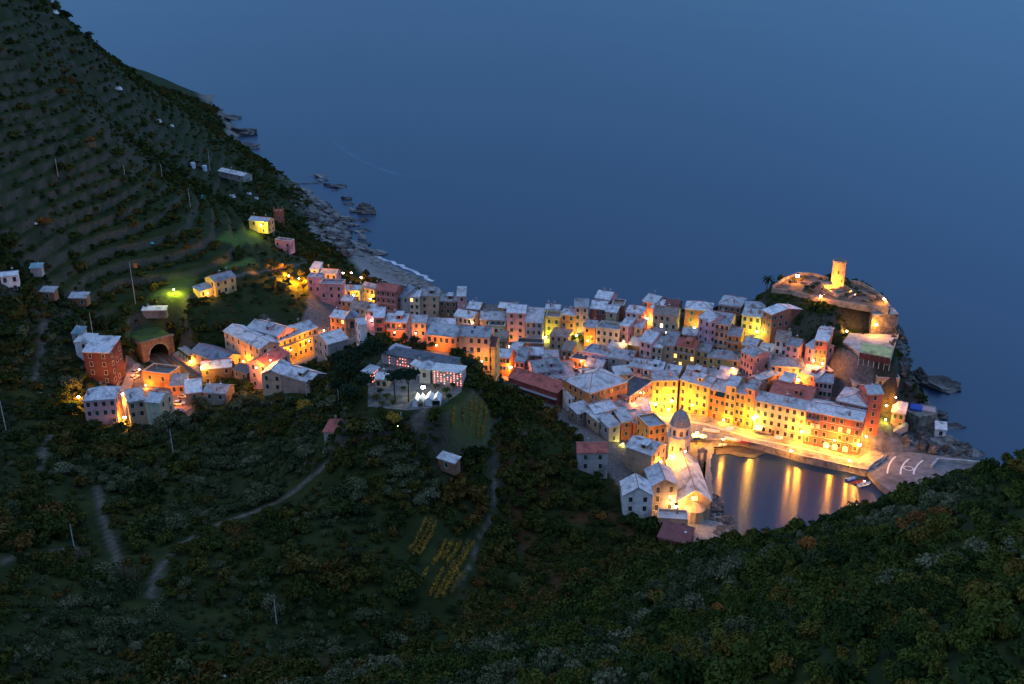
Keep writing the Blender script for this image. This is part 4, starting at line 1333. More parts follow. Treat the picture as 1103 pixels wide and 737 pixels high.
# lean-to roof between tower and nave, bell gable at the sea front
b = MB()
b.box(nx0 - 4.2, ny0 + 9, -2, nx0 - .004, ny1 - 4, 3.6)
b.obj('side_aisle', wall('cream'), ch)
MB().slab([(nx0 - 4.6, ny0 + 8.7, 3.62), (nx0 - .45, ny0 + 8.7, 5.2), (nx0 - .45, ny1 - 3.7, 5.2), (nx0 - 4.6, ny1 - 3.7, 3.62)][::1], .14).obj('aisle_roof', roofm('br'), ch)
b = MB()
g0 = nx1 + .5
for x in (g0, g0 + 2.0):
    b.box(x, ny1 + .5, -3, x + .8, ny1 + 1.7, 8.2)
b.box(g0 - .1, ny1 + .4, 8.2, g0 + 2.9, ny1 + 1.8, 9.0).box(g0, ny1 + .5, -3, g0 + 2.8, ny1 + 1.699, 5.0)
b.slab([(g0 - .3, ny1 + .3, 9.0), (g0 + 3.1, ny1 + .3, 9.0), (g0 + 1.4, ny1 + 1.1, 10.0)], .1)
b.obj('bell_gable', M_STONE, ch)
FOOT.append([(50, 260), (61, 260), (61, 289), (50, 289)])

# ------------------------------------------------------------------ old bell tower in the west of the town
x, y, z = at_z(381, 374, 22)
t_ = empty('bell_tower', (x, y, 21), .12, 'old grey stone bell tower with pyramid top beside the tall dark trees', 'bell tower')
b = MB()
b.box(-2.2, -2.2, -3, 2.2, 2.2, 13.4)
b.box(-2.4, -2.4, 8.9, 2.4, 2.4, 9.2).box(-2.45, -2.45, 13.4, 2.45, 2.45, 13.8)
b.obj('shaft', M_STONE, t_)
MB().add([(-2.5, -2.5, 13.8), (2.5, -2.5, 13.8), (2.5, 2.5, 13.8), (-2.5, 2.5, 13.8), (0, 0, 16.6)], [(0, 1, 4), (1, 2, 4), (2, 3, 4), (3, 0, 4), (3, 2, 1, 0)]).obj('spire', roofm('bl'), t_)
for a, p in ((0, (0, -2.2)), (math.pi / 2, (2.2, 0)), (-math.pi / 2, (-2.2, 0))):
    b = MB()
    pts = [(-.75, 0), (.75, 0)] + [(.75 * math.cos(t), 2.0 + .75 * math.sin(t)) for t in np.linspace(0, math.pi, 7)]
    n = len(pts)
    b.add([(p_[0], -.04, p_[1]) for p_ in pts] + [(p_[0], .05, p_[1]) for p_ in pts], [tuple(range(n))] + [((i + 1) % n, i, i + n, (i + 1) % n + n) for i in range(n)])
    b.obj('bell_opening', M_GLASS, t_, (p[0], p[1], 9.7), a)
G = 'houses along the main street behind the cemetery hill'
hh(G, 353, 371, 375, 365, 6, 10, 'g', 'grey', 'wh', 'old church nave with white roof left of the stone bell tower', ymin=300, cols=3, chim=0, name='church_nave', cat='church', winf=False)
hh(G, 387.5, 350, 394.5, 349, 9, 6, 'g', 'white', 'sl', 'small white wall house right of the stone bell tower', ymin=300, cols=1, chim=0)

# ------------------------------------------------------------------ castle hill
M_CAST = noise_mat('castle_stone', (.20, .165, .12), (.40, .34, .26), .8, .95, (.15, .12, .09), .4, bump=.6)
PL = [(831, 312), (851, 314), (881, 322), (912, 327), (940, 332), (959, 334), (952, 323), (940, 314), (926, 306), (908, 304), (893, 302), (877, 297), (860, 296), (845, 302)]
PW = pz(PL, 37.8)
b = MB()
b.prism(PW, 36.2, 37.8)
struct(b.obj('castle_terrace', noise_mat('terrace_paving', (.06, .052, .042), (.15, .125, .10), .35, .95, (.035, .045, .02), .16)))
FOOT.append(PW)


def wall_run(name, pts, z0, z1, th, mat, label, cat='wall', crenel=0, group=None):
    b = MB()
    cx, cy_ = pts[0]
    for (xa, ya), (xb, yb) in zip(pts, pts[1:]):
        L_ = math.hypot(xb - xa, yb - ya)
        nx_, ny_ = -(yb - ya) / L_ * th / 2, (xb - xa) / L_ * th / 2
        za0, za1, zb0, zb1 = (z0(xa, ya), z1(xa, ya), z0(xb, yb), z1(xb, yb)) if callable(z0) else (z0, z1, z0, z1)
        P = [(xa - nx_ - cx, ya - ny_ - cy_), (xb - nx_ - cx, yb - ny_ - cy_), (xb + nx_ - cx, yb + ny_ - cy_), (xa + nx_ - cx, ya + ny_ - cy_)]
        zb_ = [za0, zb0, zb0, za0]
        zt_ = [za1, zb1, zb1, za1]
        b.add([(p[0], p[1], q) for p, q in zip(P, zb_)] + [(p[0], p[1], q) for p, q in zip(P, zt_)], [(0, 3, 2, 1), (4, 5, 6, 7), (0, 1, 5, 4), (1, 2, 6, 5), (2, 3, 7, 6), (3, 0, 4, 7)])
        if crenel:
            n = int(L_ / crenel)
            for i in range(n):
                f0 = (i + .2) / n
                f1 = (i + .7) / n
                c0 = (xa + (xb - xa) * f0 - cx, ya + (yb - ya) * f0 - cy_)
                c1 = (xa + (xb - xa) * f1 - cx, ya + (yb - ya) * f1 - cy_)
                b.prism([(c0[0] - nx_, c0[1] - ny_), (c1[0] - nx_, c1[1] - ny_), (c1[0] + nx_, c1[1] + ny_), (c0[0] + nx_, c0[1] + ny_)], za1 + .002, za1 + .6)
    o = b.obj(name, mat)
    o.location = (cx, cy_, 0)
    return tag(o, label, cat, group)


wall_run('rampart', pz([(831, 312), (851, 314), (881, 322), (912, 327), (940, 332), (957, 334)], 37.8), 36.1, 38.5, .6, M_CAST, 'low stone rampart along the town side of the castle terrace')
wall_run('rampart', pz([(832, 311), (845, 302), (860, 296.2), (877, 297.2), (892, 302)], 37.8), 35, 39.0, .6, M_CAST, 'stone rampart on the rear seaward edge left of the round tower')
wall_run('rampart', pz([(909, 304), (926, 306.3), (940, 314), (951, 322.6), (958, 333)], 37.8), 35, 39.0, .6, M_CAST, 'stone rampart on the right seaward edge of the castle terrace')
wall_run('garden_wall', pz([(864, 313), (874, 306), (886, 304)], 37.8), 37, 38.7, .4, M_CAST, 'low garden wall crossing the left part of the castle terrace')
wall_run('garden_wall', pz([(914, 322), (926, 316), (943, 321)], 37.8), 37, 38.7, .4, M_CAST, 'low garden wall crossing the right part of the castle terrace')
wall_run('retaining_wall', pz([(884, 311), (902, 321), (918, 317), (908, 310)], 37.8), 37, 39.4, .5, M_CAST, 'stone retaining wall around the foot of the round castle tower')
x, y, z = at_z(900.5, 314, 37.8)
t_ = empty('castle_tower', (x, y, 37.8), 0, 'round medieval stone watchtower lit orange on top of the castle hill', 'watchtower')
b = MB()
b.lathe([(2.7, -1), (2.5, 2), (2.4, 11.6), (2.55, 11.7), (2.55, 12.5), (2.2, 12.51), (2.2, 11.9), (.02, 11.9)], 28)
b.obj('shaft', M_CAST, t_)
for k in range(10):
    a = k * math.pi / 5 + .15
    MB().box(-.35, -.15, 0, .35, .15, .3).obj('battlement', M_CAST, t_, (2.37 * math.cos(a), 2.37 * math.sin(a), 12.505), a + math.pi / 2)
for a, zz in ((-1.9, 8.5), (-1.2, 5)):
    MB().box(-.25, -.12, -.6, .25, .1, .6).obj('loophole', M_GLASS, t_, (2.44 * math.cos(a), 2.44 * math.sin(a), zz), a + math.pi / 2)
b = MB()
b.box(-5.4, -1.8, -1, -2.2, 2.2, 3.0).box(-5.6, -2, 3.0, -2.2, 2.4, 3.3).box(-3.6, -3.4, -1, 2.4, -2.5, 1.5)
b.obj('gatehouse', M_CAST, t_)
# bastion to the right below the terrace
BP = pz([(937, 330.5), (962, 331.5), (968, 338.5), (940, 339.5)], 35.9)
b = MB()
b.prism(BP, 22, 35.9)
ba = empty('bastion', (0, 0, 0), 0, 'square cliff bastion with pale flat top and rough orange lit stone face', 'bastion')
b.obj('wall', M_STONE, ba)
MB().prism(BP, 35.902, 36.05).obj('deck', M_CONC, ba)
b = MB()
p0, p1 = Vector((*BP[3], 0)), Vector((*BP[2], 0))
for q in range(30):
    f = random.random()
    zz = random.uniform(28.5, 35.2)
    p = p0.lerp(p1, f)
    b.box(p.x - .5, p.y - .18, zz, p.x + .5, p.y + .05, zz + random.uniform(.2, .45))
b.obj('ashlar', M_CAST, ba)
FOOT.append(BP)
# restaurant on the cliff
RP = pz([(908, 369), (915, 359.5), (967, 361.5), (960, 388), (926, 381)], 28.3)
rs = empty('restaurant', (RP[0][0], RP[0][1], 28.3), 0, 'cliff restaurant terrace with pale deck and canopy lit yellowish green', 'restaurant')
off = lambda P: [(p[0] - RP[0][0], p[1] - RP[0][1]) for p in P]
MB().prism(off(RP), -12, 0).obj('wall', M_STONE, rs)
MB().prism(off(RP), .003, .25).obj('deck', M_CONC, rs)
CPn = [at_z(px, py, 31.8) for px, py in ((926.5, 376), (960, 382.5), (962, 374), (929, 368.5))]
cq = [(p[0] - RP[0][0], p[1] - RP[0][1]) for p in CPn]
cn = MB().slab([(*cq[0], 2.5), (*cq[1], 2.5), (*cq[2], 3.4), (*cq[3], 3.4)], .12).obj('canopy', roofm('gn_lit'), rs)  # lamp light on the canopy is put into its yellow colour
for k in range(7):
    f = k / 6
    x, y = cq[0][0] * (1 - f) + cq[1][0] * f, cq[0][1] * (1 - f) + cq[1][1] * f
    MB().box(x - .08, y + .1, -2.6, x + .08, y + .26, 2.35).obj('post', M_TRIM, rs)
b = MB()
b.slab([(*cq[0], -.1), (*cq[1], -.1), (cq[1][0], cq[1][1] + .1, 2.1), (cq[0][0], cq[0][1] + .1, 2.1)], .04)
b.obj('glazing', noise_mat('reddish_glass', (.10, .03, .025), (.16, .05, .04), .5, .3), rs)
wp = off(pz([(958, 388), (966.5, 364)], 28.3))
MB().prism([wp[0], wp[1], (wp[1][0] + .4, wp[1][1]), (wp[0][0] + .4, wp[0][1])], .252, 1.5).obj('parapet', wall('peach'), rs)
FOOT.append(RP)
# sea bastion with tarpaulin
SPn = pz([(977, 443), (983, 434.5), (1008, 438), (1010, 446), (990, 449)], 8.5)
sb = empty('sea_bastion', (0, 0, 0), 0, 'massive square stone sea bastion with blue tarpaulin on its top', 'bastion')
MB().prism(SPn, -1, 8.5).obj('wall', M_STONE, sb)
pp = pz([(994, 437.5), (1007, 440), (1008, 445), (993, 442)], 8.5)
MB().prism(pp, 8.502, 8.7).obj('deck', noise_mat('pink_tiles', (.4, .25, .25), (.55, .38, .37), 1.0), sb)
pp = pz([(980.5, 436), (993, 438), (993, 442), (980, 440)], 9.2)
MB().slab([(*pp[3], 9.2), (*pp[2], 9.2), (*pp[1], 9.9), (*pp[0], 9.9)], .8).obj('tarpaulin', noise_mat('blue_tarp', (.02, .06, .32), (.03, .10, .45), 1.5, .5), sb)
FOOT.append(SPn)
# stairs climbing to the bastion
b = MB()
p0, p1 = Vector(at_z(944, 473, 3.5)), Vector(at_z(977, 456, 8.5))
n = 26
dv = (p1 - p0) / n
nr_ = Vector((-dv.y, dv.x, 0)).normalized() * .9
for i in range(n):
    a = p0 + dv * i
    c_ = p0 + dv * (i + 1)
    b.prism([(a.x - nr_.x, a.y - nr_.y), (c_.x - nr_.x, c_.y - nr_.y), (c_.x + nr_.x, c_.y + nr_.y), (a.x + nr_.x, a.y + nr_.y)], a.z - 2.5, c_.z)
tag(b.obj('staircase', M_CONC), 'pale stone staircase slanting up the cliff from the quay end', 'stairs')

# ------------------------------------------------------------------ quay, square and pier
QP = pz([(700, 440), (760, 447), (812, 466), (868, 477), (925, 494), (940, 484), (956, 490), (950, 498), (934, 506), (905, 499.8), (865, 491.2), (822, 479.2), (800, 474.5), (775, 473), (740, 475), (708, 462)], 2.65)
struct(MB().prism(QP, -3, 2.65).obj('quay', M_PAVE))
EDGE = pz([(775, 473.4), (800, 475), (822, 479.7), (865, 491.6), (905, 500.2), (933, 506.3)], 2.65)
b = MB()
for (xa, ya), (xb, yb) in zip(EDGE, EDGE[1:]):
    L_ = math.hypot(xb - xa, yb - ya)
    nx_, ny_ = -(yb - ya) / L_ * .4, (xb - xa) / L_ * .4
    b.prism([(xa, ya), (xb, yb), (xb + nx_, yb + ny_), (xa + nx_, ya + ny_)], 2.653, 2.85)
struct(b.obj('quay_kerb', noise_mat('kerb_stone', (.30, .27, .25), (.5, .46, .42), 1.0)))
inner = pz([(708, 448), (760, 456), (812, 472), (868, 483), (918, 495.5)], 2.65)
inner2 = pz([(708, 450.5), (760, 458), (812, 473.4), (868, 484.3), (918, 496.7)], 2.65)
struct(MB().prism(inner + inner2[::-1], 2.654, 2.70).obj('quay_gutter', noise_mat('pale_slabs', (.38, .34, .3), (.55, .5, .45), 1.0)))
PP = pz([(934, 506), (944, 490), (958, 487), (985, 487.5), (1008, 490.5), (1060, 497), (1055, 512), (1000, 528), (960, 530), (948, 521)], 2.2)
struct(MB().prism(PP, -4, 2.2).obj('pier', noise_mat('pier_asphalt', (.11, .10, .105), (.20, .185, .19), .5, .85, (.085, .08, .08), .15)))
M_LINE = noise_mat('white_road_paint', (.45, .45, .45), (.72, .71, .70), 1.3, .8)


def ribbon(pts, w, z, name, mat):
    b = MB()
    vs = []
    for i, p in enumerate(pts):
        a = pts[max(0, i - 1)]
        c_ = pts[min(len(pts) - 1, i + 1)]
        L_ = math.hypot(c_[0] - a[0], c_[1] - a[1])
        nx_, ny_ = -(c_[1] - a[1]) / L_ * w / 2, (c_[0] - a[0]) / L_ * w / 2
        vs += [(p[0] - nx_, p[1] - ny_, z), (p[0] + nx_, p[1] + ny_, z)]
    b.add(vs, [(2 * i, 2 * i + 2, 2 * i + 3, 2 * i + 1) for i in range(len(pts) - 1)])
    return b.obj(name, mat)


def curve3(p, n=10):
    (ax, ay), (bx_, by_), (cx, cy_) = p
    qx, qy = 2 * bx_ - (ax + cx) / 2, 2 * by_ - (ay + cy_) / 2
    return [((1 - t) ** 2 * ax + 2 * t * (1 - t) * qx + t * t * cx, (1 - t) ** 2 * ay + 2 * t * (1 - t) * qy + t * t * cy_) for t in np.linspace(0, 1, n)]


for p in ([(942, 504), (943.5, 499), (947, 494)], [(955.7, 510), (958.6, 499), (965, 491.8)], [(970, 511), (972, 502), (979, 494.6)], [(984, 511), (986.8, 503), (994, 496)]):
    struct(ribbon(curve3(pz(p, 2.2)), .55, 2.204, 'pier_marking', M_LINE))
c0 = at_z(978.5, 504.5, 2.2)
ring = [(c0[0] + 1.5 * math.cos(t), c0[1] + 1.5 * math.sin(t)) for t in np.linspace(0, 2 * math.pi, 24)]
struct(ribbon(ring, .35, 2.204, 'pier_marking', M_LINE))
wall_run('sea_wall', pz([(1003, 504), (1010, 496.5), (1028, 498), (1062, 501)], 2.2), 0, 3.3, .8, M_CONC, 'pale concrete sea wall at the outer end of the pier')
wall_run('parapet_wall', pz([(936, 505), (942, 499), (947, 497), (951, 493)], 2.2), 0, 3.2, .5, M_CONC, 'pale stepped parapet between quay end and pier markings')
# beach foam at the far cove
fp = pz([(403, 276), (416, 282), (428, 286.8), (440, 291.5), (452, 296.5), (466, 303)], 0)
M_FOAM = noise_mat('surf_foam', (.10, .13, .17), (.7, .71, .74), .25, .7)
struct(ribbon([(x + .6 * math.sin(x * 1.3), y + 1.2 * math.sin(x * .9)) for x, y in [(fp[0][0] + (fp[-1][0] - fp[0][0]) * t, fp[0][1] + (fp[-1][1] - fp[0][1]) * t + 3 * math.sin(t * 3.1)) for t in np.linspace(0, 1, 24)]], 2.4, .06, 'surf', M_FOAM))
M_WAKE = noise_mat('smooth_wake', (.022, .050, .09), (.05, .095, .15), .02, .4)
struct(ribbon([(x, y) for x, y in curve3(pz([(358, 152), (396, 176), (446, 192)], 0), 30)], 4.5, .02, 'boat_wake', M_WAKE))

# ------------------------------------------------------------------ cemetery
CZ = 42.05
CPOLY = pz([(396, 438), (397, 402), (420, 376), (482, 379), (500, 394), (497, 422), (474, 438), (440, 442)], CZ)
struct(MB().prism(CPOLY, 34, CZ).obj('cemetery_terrace', noise_mat('cemetery_paving', (.08, .075, .07), (.18, .17, .16), .5, .9, (.03, .04, .02), .12)))
M_NICHE = noise_mat('niche_marble', (.25, .22, .22), (.42, .38, .38), 1.5)
M_VOT = emis_mat('votive_glow', (1.0, .16, .12), 2.0)
M_VOTW = emis_mat('votive_glow_pale', (1.0, .40, .30), 1.8)
vm = [MB().box(-.11, -.16, -.13, .11, -.02, .13).mesh('votive_light', M_VOT), MB().box(-.11, -.16, -.13, .11, -.02, .13).mesh('votive_light', M_VOTW)]


def niches(x0, y0, x1, y1, hgt, depth, label, rows, rc='sd', frac=(0, 1), p=.6):
    A = at_z(x0, y0, CZ + hgt)
    B = at_z(x1, y1, CZ + hgt)
    L_ = math.hypot(B[0] - A[0], B[1] - A[1])
    rz = math.atan2(B[1] - A[1], B[0] - A[0])
    root = empty('burial_wall', (A[0], A[1], CZ), rz, label, 'burial wall', 'burial walls of the cemetery')
    b = MB()
    b.box(0, 0, -1, L_, depth, hgt)
    n = int(L_ / .95)
    rh = (hgt - .3) / rows
    for i in range(n + 1):
        b.box(i * L_ / n - .07, -.12, 0, i * L_ / n + .07, .01, hgt - .02, 1)
    for k in range(rows + 1):
        b.box(0, -.14, .15 + k * rh - .06, L_, -.122, .15 + k * rh + .06, 1)
    b.obj('wall', [M_NICHE, M_CONC], root)
    MB().slab([(-.3, -.7, hgt + .2), (L_ + .3, -.7, hgt + .2), (L_ + .3, depth + .3, hgt + .7), (-.3, depth + .3, hgt + .7)], .18).obj('roof', roofm(rc), root)
    cnt = 0
    for k in range(rows):
        for i in range(n):
            if frac[0] <= (i + .5) / n <= frac[1] and random.random() < p and cnt < 95:
                link('votive_light', random.choice(vm), root, ((i + .5) * L_ / n, -.0, .15 + (k + .35) * rh))
                cnt += 1
    return root


niches(466, 398, 498, 401.5, 4.6, 3.5, 'white burial wall covered with rows of glowing red grave lights, right of the chapel', 6, 'wh', p=.8)
niches(418, 381.5, 488, 394, 3.4, 5, 'long dark roofed burial arcade along the rear of the cemetery', 3, 'dk', p=.5)
niches(425, 385, 441, 375, 2.8, 5, 'short slanting burial block with grey roof at the rear corner', 2, 'sd', p=.6)
niches(398, 403, 407, 396, 3.6, 2.5, 'narrow burial wall with red lights behind the big dark trees', 4, 'sl', p=.8)
G = 'buildings inside the cemetery'
hh(G, 451.5, 399, 463, 399.5, 4.5, 6, 'p', 'grey', 'sl', 'small grey gabled cemetery chapel left of the lit burial wall', ymin=200, cols=1, chim=0, name='chapel', cat='chapel', zs=CZ + 4.2, shut=0)
hh(G, 443, 392, 453, 396, 3, 4, 'g', 'white', 'sl', 'row of pale family tombs beside the cemetery chapel', ymin=200, cols=2, chim=0, name='tomb', cat='tomb', zs=CZ + 3, shut=0)
hh(G, 404, 408, 417, 409, 3, 5, 'g', 'tan', 'sl', 'low cemetery gatehouse with pale stepped roof and red lamps in front', ymin=200, cols=2, chim=0, name='gatehouse', cat='gatehouse', zs=CZ + 2.8, lit=.5)
M_CANV = noise_mat('white_tent_canvas', (.42, .43, .44), (.66, .66, .65), .8, .8)
for (xa, ya, xb, yb, d, lab) in [(444, 432.5, 456, 433, 4.0, 'smaller white gabled tent left of the bright cemetery lamp'), (457.5, 431.5, 474, 432, 4.5, 'larger white tent with scalloped gables below the bright cemetery lamp')]:
    A = at_z(xa, ya, CZ + 1.7)
    B = at_z(xb, yb, CZ + 1.7)
    L_ = math.hypot(B[0] - A[0], B[1] - A[1])
    tr = empty('tent', (A[0], A[1], CZ), math.atan2(B[1] - A[1], B[0] - A[0]), lab, 'tent', 'white tents in the cemetery')
    m_ = 2
    for i in range(m_):
        a, c_ = i * L_ / m_ + .02, (i + 1) * L_ / m_ - .02
        mid = (a + c_) / 2
        b = MB()
        b.slab([(a, d, 1.7), (a, 0, 1.7), (mid, 0, 2.7), (mid, d, 2.7)], .05).slab([(c_, 0, 1.7), (c_, d, 1.7), (mid + .002, d, 2.7), (mid + .002, 0, 2.7)], .05)
        b.add([(a + .1, .1, 1.6), (c_ - .1, .1, 1.6), (mid, .1, 2.6)], [(0, 1, 2)])
        b.obj('canopy', M_CANV, tr)
    MB().box(.05, .05, 0, .1, d - .05, 1.6).box(.101, d - .1, 0, L_ - .1, d - .06, 1.6).box(L_ - .1, .05, 0, L_ - .05, d - .05, 1.6).box(.101, .04, 0, L_ * .45, .08, 1.6).obj('side_cloth', M_CANV, tr)
    for px_ in (0, L_ / 2, L_ - .04):
        MB().tube((px_, .02, 0), (px_, .02, 1.65), .04).obj('pole', M_TRIM, tr)

# ------------------------------------------------------------------ station
SZ = 19.6
A = at_z(152, 371, SZ + 7.2)
B = at_z(186, 362, SZ + 7.2)
L_ = math.hypot(B[0] - A[0], B[1] - A[1])
rz = math.atan2(B[1] - A[1], B[0] - A[0])
tp = empty('tunnel_portal', (A[0], A[1], SZ), rz, 'brick railway tunnel portal with a wide dark arch and grass on top', 'tunnel portal')
cxm, ra = L_ * .50, L_ * .30
arc = [(cxm + ra * math.cos(t), 2.4 + ra * .95 * math.sin(t)) for t in np.linspace(0, math.pi, 15)]
outl = [(cxm + ra, -1.0)] + arc + [(cxm - ra, -1.0)]
b = MB()
D_ = 14
# front face as strips around the arch
vs, fs = [], []
n = len(outl)
for p in outl:
    vs.append((p[0], 0, p[1]))
outer = [(L_, -1.0)] + [(min(L_, max(0, cxm + (L_ / 2) * max(-1, min(1, 1.5 * math.cos(t))))), min(7.2, 2.4 + 6.8 * math.sin(t))) for t in np.linspace(0, math.pi, 15)] + [(0, -1.0)]
outer[1] = (L_, 2.4)
for p in outer:
    vs.append((p[0], 0, p[1]))
fs = [(i, i + n, i + n + 1, i + 1) for i in range(n - 1)]
b.add(vs, fs)
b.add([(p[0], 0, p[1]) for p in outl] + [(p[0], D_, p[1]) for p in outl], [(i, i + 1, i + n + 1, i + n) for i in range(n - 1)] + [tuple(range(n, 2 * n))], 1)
b.box(-.01, .02, -1, .5, D_, 7.2).box(L_ - .5, .02, -1, L_ + .01, D_, 7.2).box(.5, .02, 6.2, L_ - .5, D_, 7.2)
b.box(-.4, -.35, 7.2, L_ + .4, .9, 7.8)
b.obj('wall', [noise_mat('portal_brick', (.16, .085, .06), (.32, .19, .13), .9, .95, (.12, .09, .07), .3, bump=.5), noise_mat('dark_vault', (.012, .011, .01), (.03, .027, .025), .6)], tp)  # near-black vault: the tunnel's darkness is put into its colour
b = MB()
for p, q in zip(arc, arc[1:]):
    b.tube((p[0], -.08, p[1]), (q[0], -.08, q[1]), .35, n=4)
b.obj('arch_ring', M_CAST, tp)
MB().box(.2, .95, 7.203, L_ - .2, D_, 7.6).obj('turf', noise_mat('turf', (.03, .055, .012), (.06, .085, .02), .5, .95), tp)
FOOT.append([local_to_world(tp, p)[:2] for p in ((0, -2, 0), (L_, -2, 0), (L_, D_, 0), (0, D_, 0))])
# track bed, rails, platform run out of the tunnel towards the convent side
c0 = Vector(local_to_world(tp, (cxm, 0, 0)))
dirv = Vector((math.sin(rz), -math.cos(rz), 0))
side = Vector((math.cos(rz), math.sin(rz), 0))
end = Vector(at_z(218, 421, SZ))
dirv = Vector((end.x - c0.x, end.y - c0.y, 0)).normalized()
side = Vector((-dirv.y, dirv.x, 0))
c0.z = 0
LT = 34


def strip(u0, u1, l0, l1, z0, z1, name, mat):
    P = [c0 + dirv * l0 + side * u0, c0 + dirv * l1 + side * u0, c0 + dirv * l1 + side * u1, c0 + dirv * l0 + side * u1]
    return MB().prism([(p.x, p.y) for p in P], z0, z1).obj(name, mat)


struct(strip(-4.2, 4.2, -6, LT, SZ - 2, SZ + .05, 'track_bed', noise_mat('ballast', (.06, .05, .045), (.17, .15, .13), 2.5, .95)))
FOOT.append([((c0 + dirv * l + side * u).x, (c0 + dirv * l + side * u).y) for l, u in ((-3, -5), (LT, -5), (LT, 9), (-3, 9))])
FOOT.append(pz([(170, 427), (206, 426), (207, 447), (172, 451)], 20.2))
for s0 in (-1.9, 1.9):
    rt_ = empty('railway_track', (c0.x, c0.y, SZ), 0, 'railway track on the %s side between tunnel and station platform' % ('left stairway' if s0 < 0 else 'lit platform'), 'railway track', 'railway tracks')
    for u in (-.72, .72):
        P0, P1 = dirv * -5 + side * (s0 + u), dirv * LT + side * (s0 + u)
        MB().tube((P0.x, P0.y, .24), (P1.x, P1.y, .24), .07, n=4).obj('rail', M_IRON, rt_)
    b = MB()
    for k in range(52):
        p = dirv * (-5 + k * .75) + side * s0
        q = [p + dirv * .12 + side * 1.2, p - dirv * .12 + side * 1.2, p - dirv * .12 - side * 1.2, p + dirv * .12 - side * 1.2]
        b.prism([(v.x, v.y) for v in q], .055, .17)
    b.obj('sleepers', M_WOOD, rt_)
struct(strip(4.4, 8.5, .5, LT, SZ - 2, SZ + .95, 'station_platform', M_PAVE))
struct(strip(4.4, 4.75, .5, LT, SZ + .953, SZ + .96, 'platform_line', noise_mat('red_platform_edge', (.4, .06, .04), (.5, .1, .07), 1.0)))
pw = strip(8.55, 9.0, 3, 25, SZ - 1, SZ + 3.7, 'platform_wall', wall('yellow'))
tag(pw, 'long yellow wall glowing under lamps beside the station platform', 'wall')
pc = empty('platform_canopy', (c0.x, c0.y, SZ), 0, 'thin flat canopy on posts along the lit station platform', 'canopy')
q = [dirv * 6 + side * 5.2, dirv * 16 + side * 5.2, dirv * 16 + side * 8.4, dirv * 6 + side * 8.4]
MB().slab([(v.x, v.y, 4.6) for v in (q if (q[1] - q[0]).cross(q[2] - q[1]).z > 0 else q[::-1])], .15).obj('roof', roofm('sd'), pc)
for k in range(4):
    p = dirv * (6.5 + 3 * k) + side * 5.6
    MB().box(p.x - .08, p.y - .08, .96, p.x + .08, p.y + .08, 4.44).obj('post', M_IRON, pc)
# car park terrace and lit stairway
CPK = pz([(170, 427), (206, 426), (207, 447), (172, 451)], SZ + .6)
struct(MB().prism(CPK, 14, SZ + .6).obj('car_park', noise_mat('reddish_paving', (.22, .13, .09), (.36, .23, .17), .7, .9)))
b = MB()
SR = [Vector(hit(px, py, .05, 240)) for px, py in ((146, 393), (141, 404), (137, 415), (133, 424), (131.5, 436), (131, 448), (130.5, 460))]
vs = []
for i, p in enumerate(SR):
    d = (SR[min(i + 1, 6)] - SR[max(i - 1, 0)])
    nn = Vector((-d.y, d.x, 0)).normalized() * 1.5
    zt = max(p.z, H(p.x, p.y) + .3) + .2
    vs += [(p.x - nn.x, p.y - nn.y, zt), (p.x + nn.x, p.y + nn.y, zt), (p.x + nn.x, p.y + nn.y, zt - 2), (p.x - nn.x, p.y - nn.y, zt - 2)]
fs = []
for i in range(6):
    o = 4 * i
    fs += [(o + j, o + (j + 1) % 4, o + 4 + (j + 1) % 4, o + 4 + j) for j in range(4)]
fs += [(0, 3, 2, 1), (24, 25, 26, 27)]
b.add(vs, fs)
struct(b.obj('stairway', noise_mat('worn_steps', (.25, .18, .13), (.42, .33, .25), 1.2, .9)))
wl = [(p[0], p[1]) for p in (vs[i * 4] for i in range(4))]
zf0 = lambda x, y: H(x, y) - 1
zf1 = lambda x, y: H(x, y) + 1.7
wall_run('street_wall', [(x - 1.2, y) for x, y in wl], zf0, zf1, .4, wall('brown'), 'brown wall with railing along the lit station street')
# turret with battlements on the hill
x, y, z = hit(301.5, 243, 0, 350)
t_ = empty('turret', (x, y, z - .5), .25, 'square red brick turret with battlements beside the yellow lit hut', 'tower')
MB().box(-2.6, -2.6, -3, 2.6, 2.6, 8.6).box(-2.8, -2.8, 8.6, 2.8, 2.8, 9.1).obj('shaft', wall('brick'), t_)
for i in range(3):
    for sx_, sy_ in ((-2.25 + 2.25 * i, -2.6), (-2.25 + 2.25 * i, 2.6)):
        MB().box(-.45, -.2, 0, .45, .2, 1.0).obj('battlement', wall('brick'), t_, (sx_, sy_, 9.102))
    if i == 1:
        for sx_ in (-2.6, 2.6):
            MB().box(-.2, -.45, 0, .2, .45, 1.0).obj('battlement', wall('brick'), t_, (sx_, 0, 9.102))
add_window(t_, .0, -2.6, 5.5, 0, .7, 1.3, 'pane')
# water tanks
tk0 = None
for (px, py, lab) in [(208, 181, 'left of two pale blue water tanks on the seaward terraces'), (220.5, 184, 'right of two pale blue water tanks on the seaward terraces')]:
    x, y, z = hit(px, py, 0, 350)
    t_ = empty('water_tank', (x, y, z - .2), 0, lab, 'water tank', 'water tanks on the hill')
    MB().lathe([(1.35, 0), (1.4, .3), (1.35, .9), (1.42, 1.0), (1.35, 1.9), (1.42, 2.0), (1.35, 3.0), (1.1, 3.3), (.4, 3.5)], 16).obj('body', noise_mat('pale_blue_plastic', (.35, .42, .5), (.5, .57, .64), 1.0, .5), t_)
    MB().lathe([(.42, 3.502), (.42, 3.7), (.05, 3.75)], 12).obj('lid', M_IRON, t_)
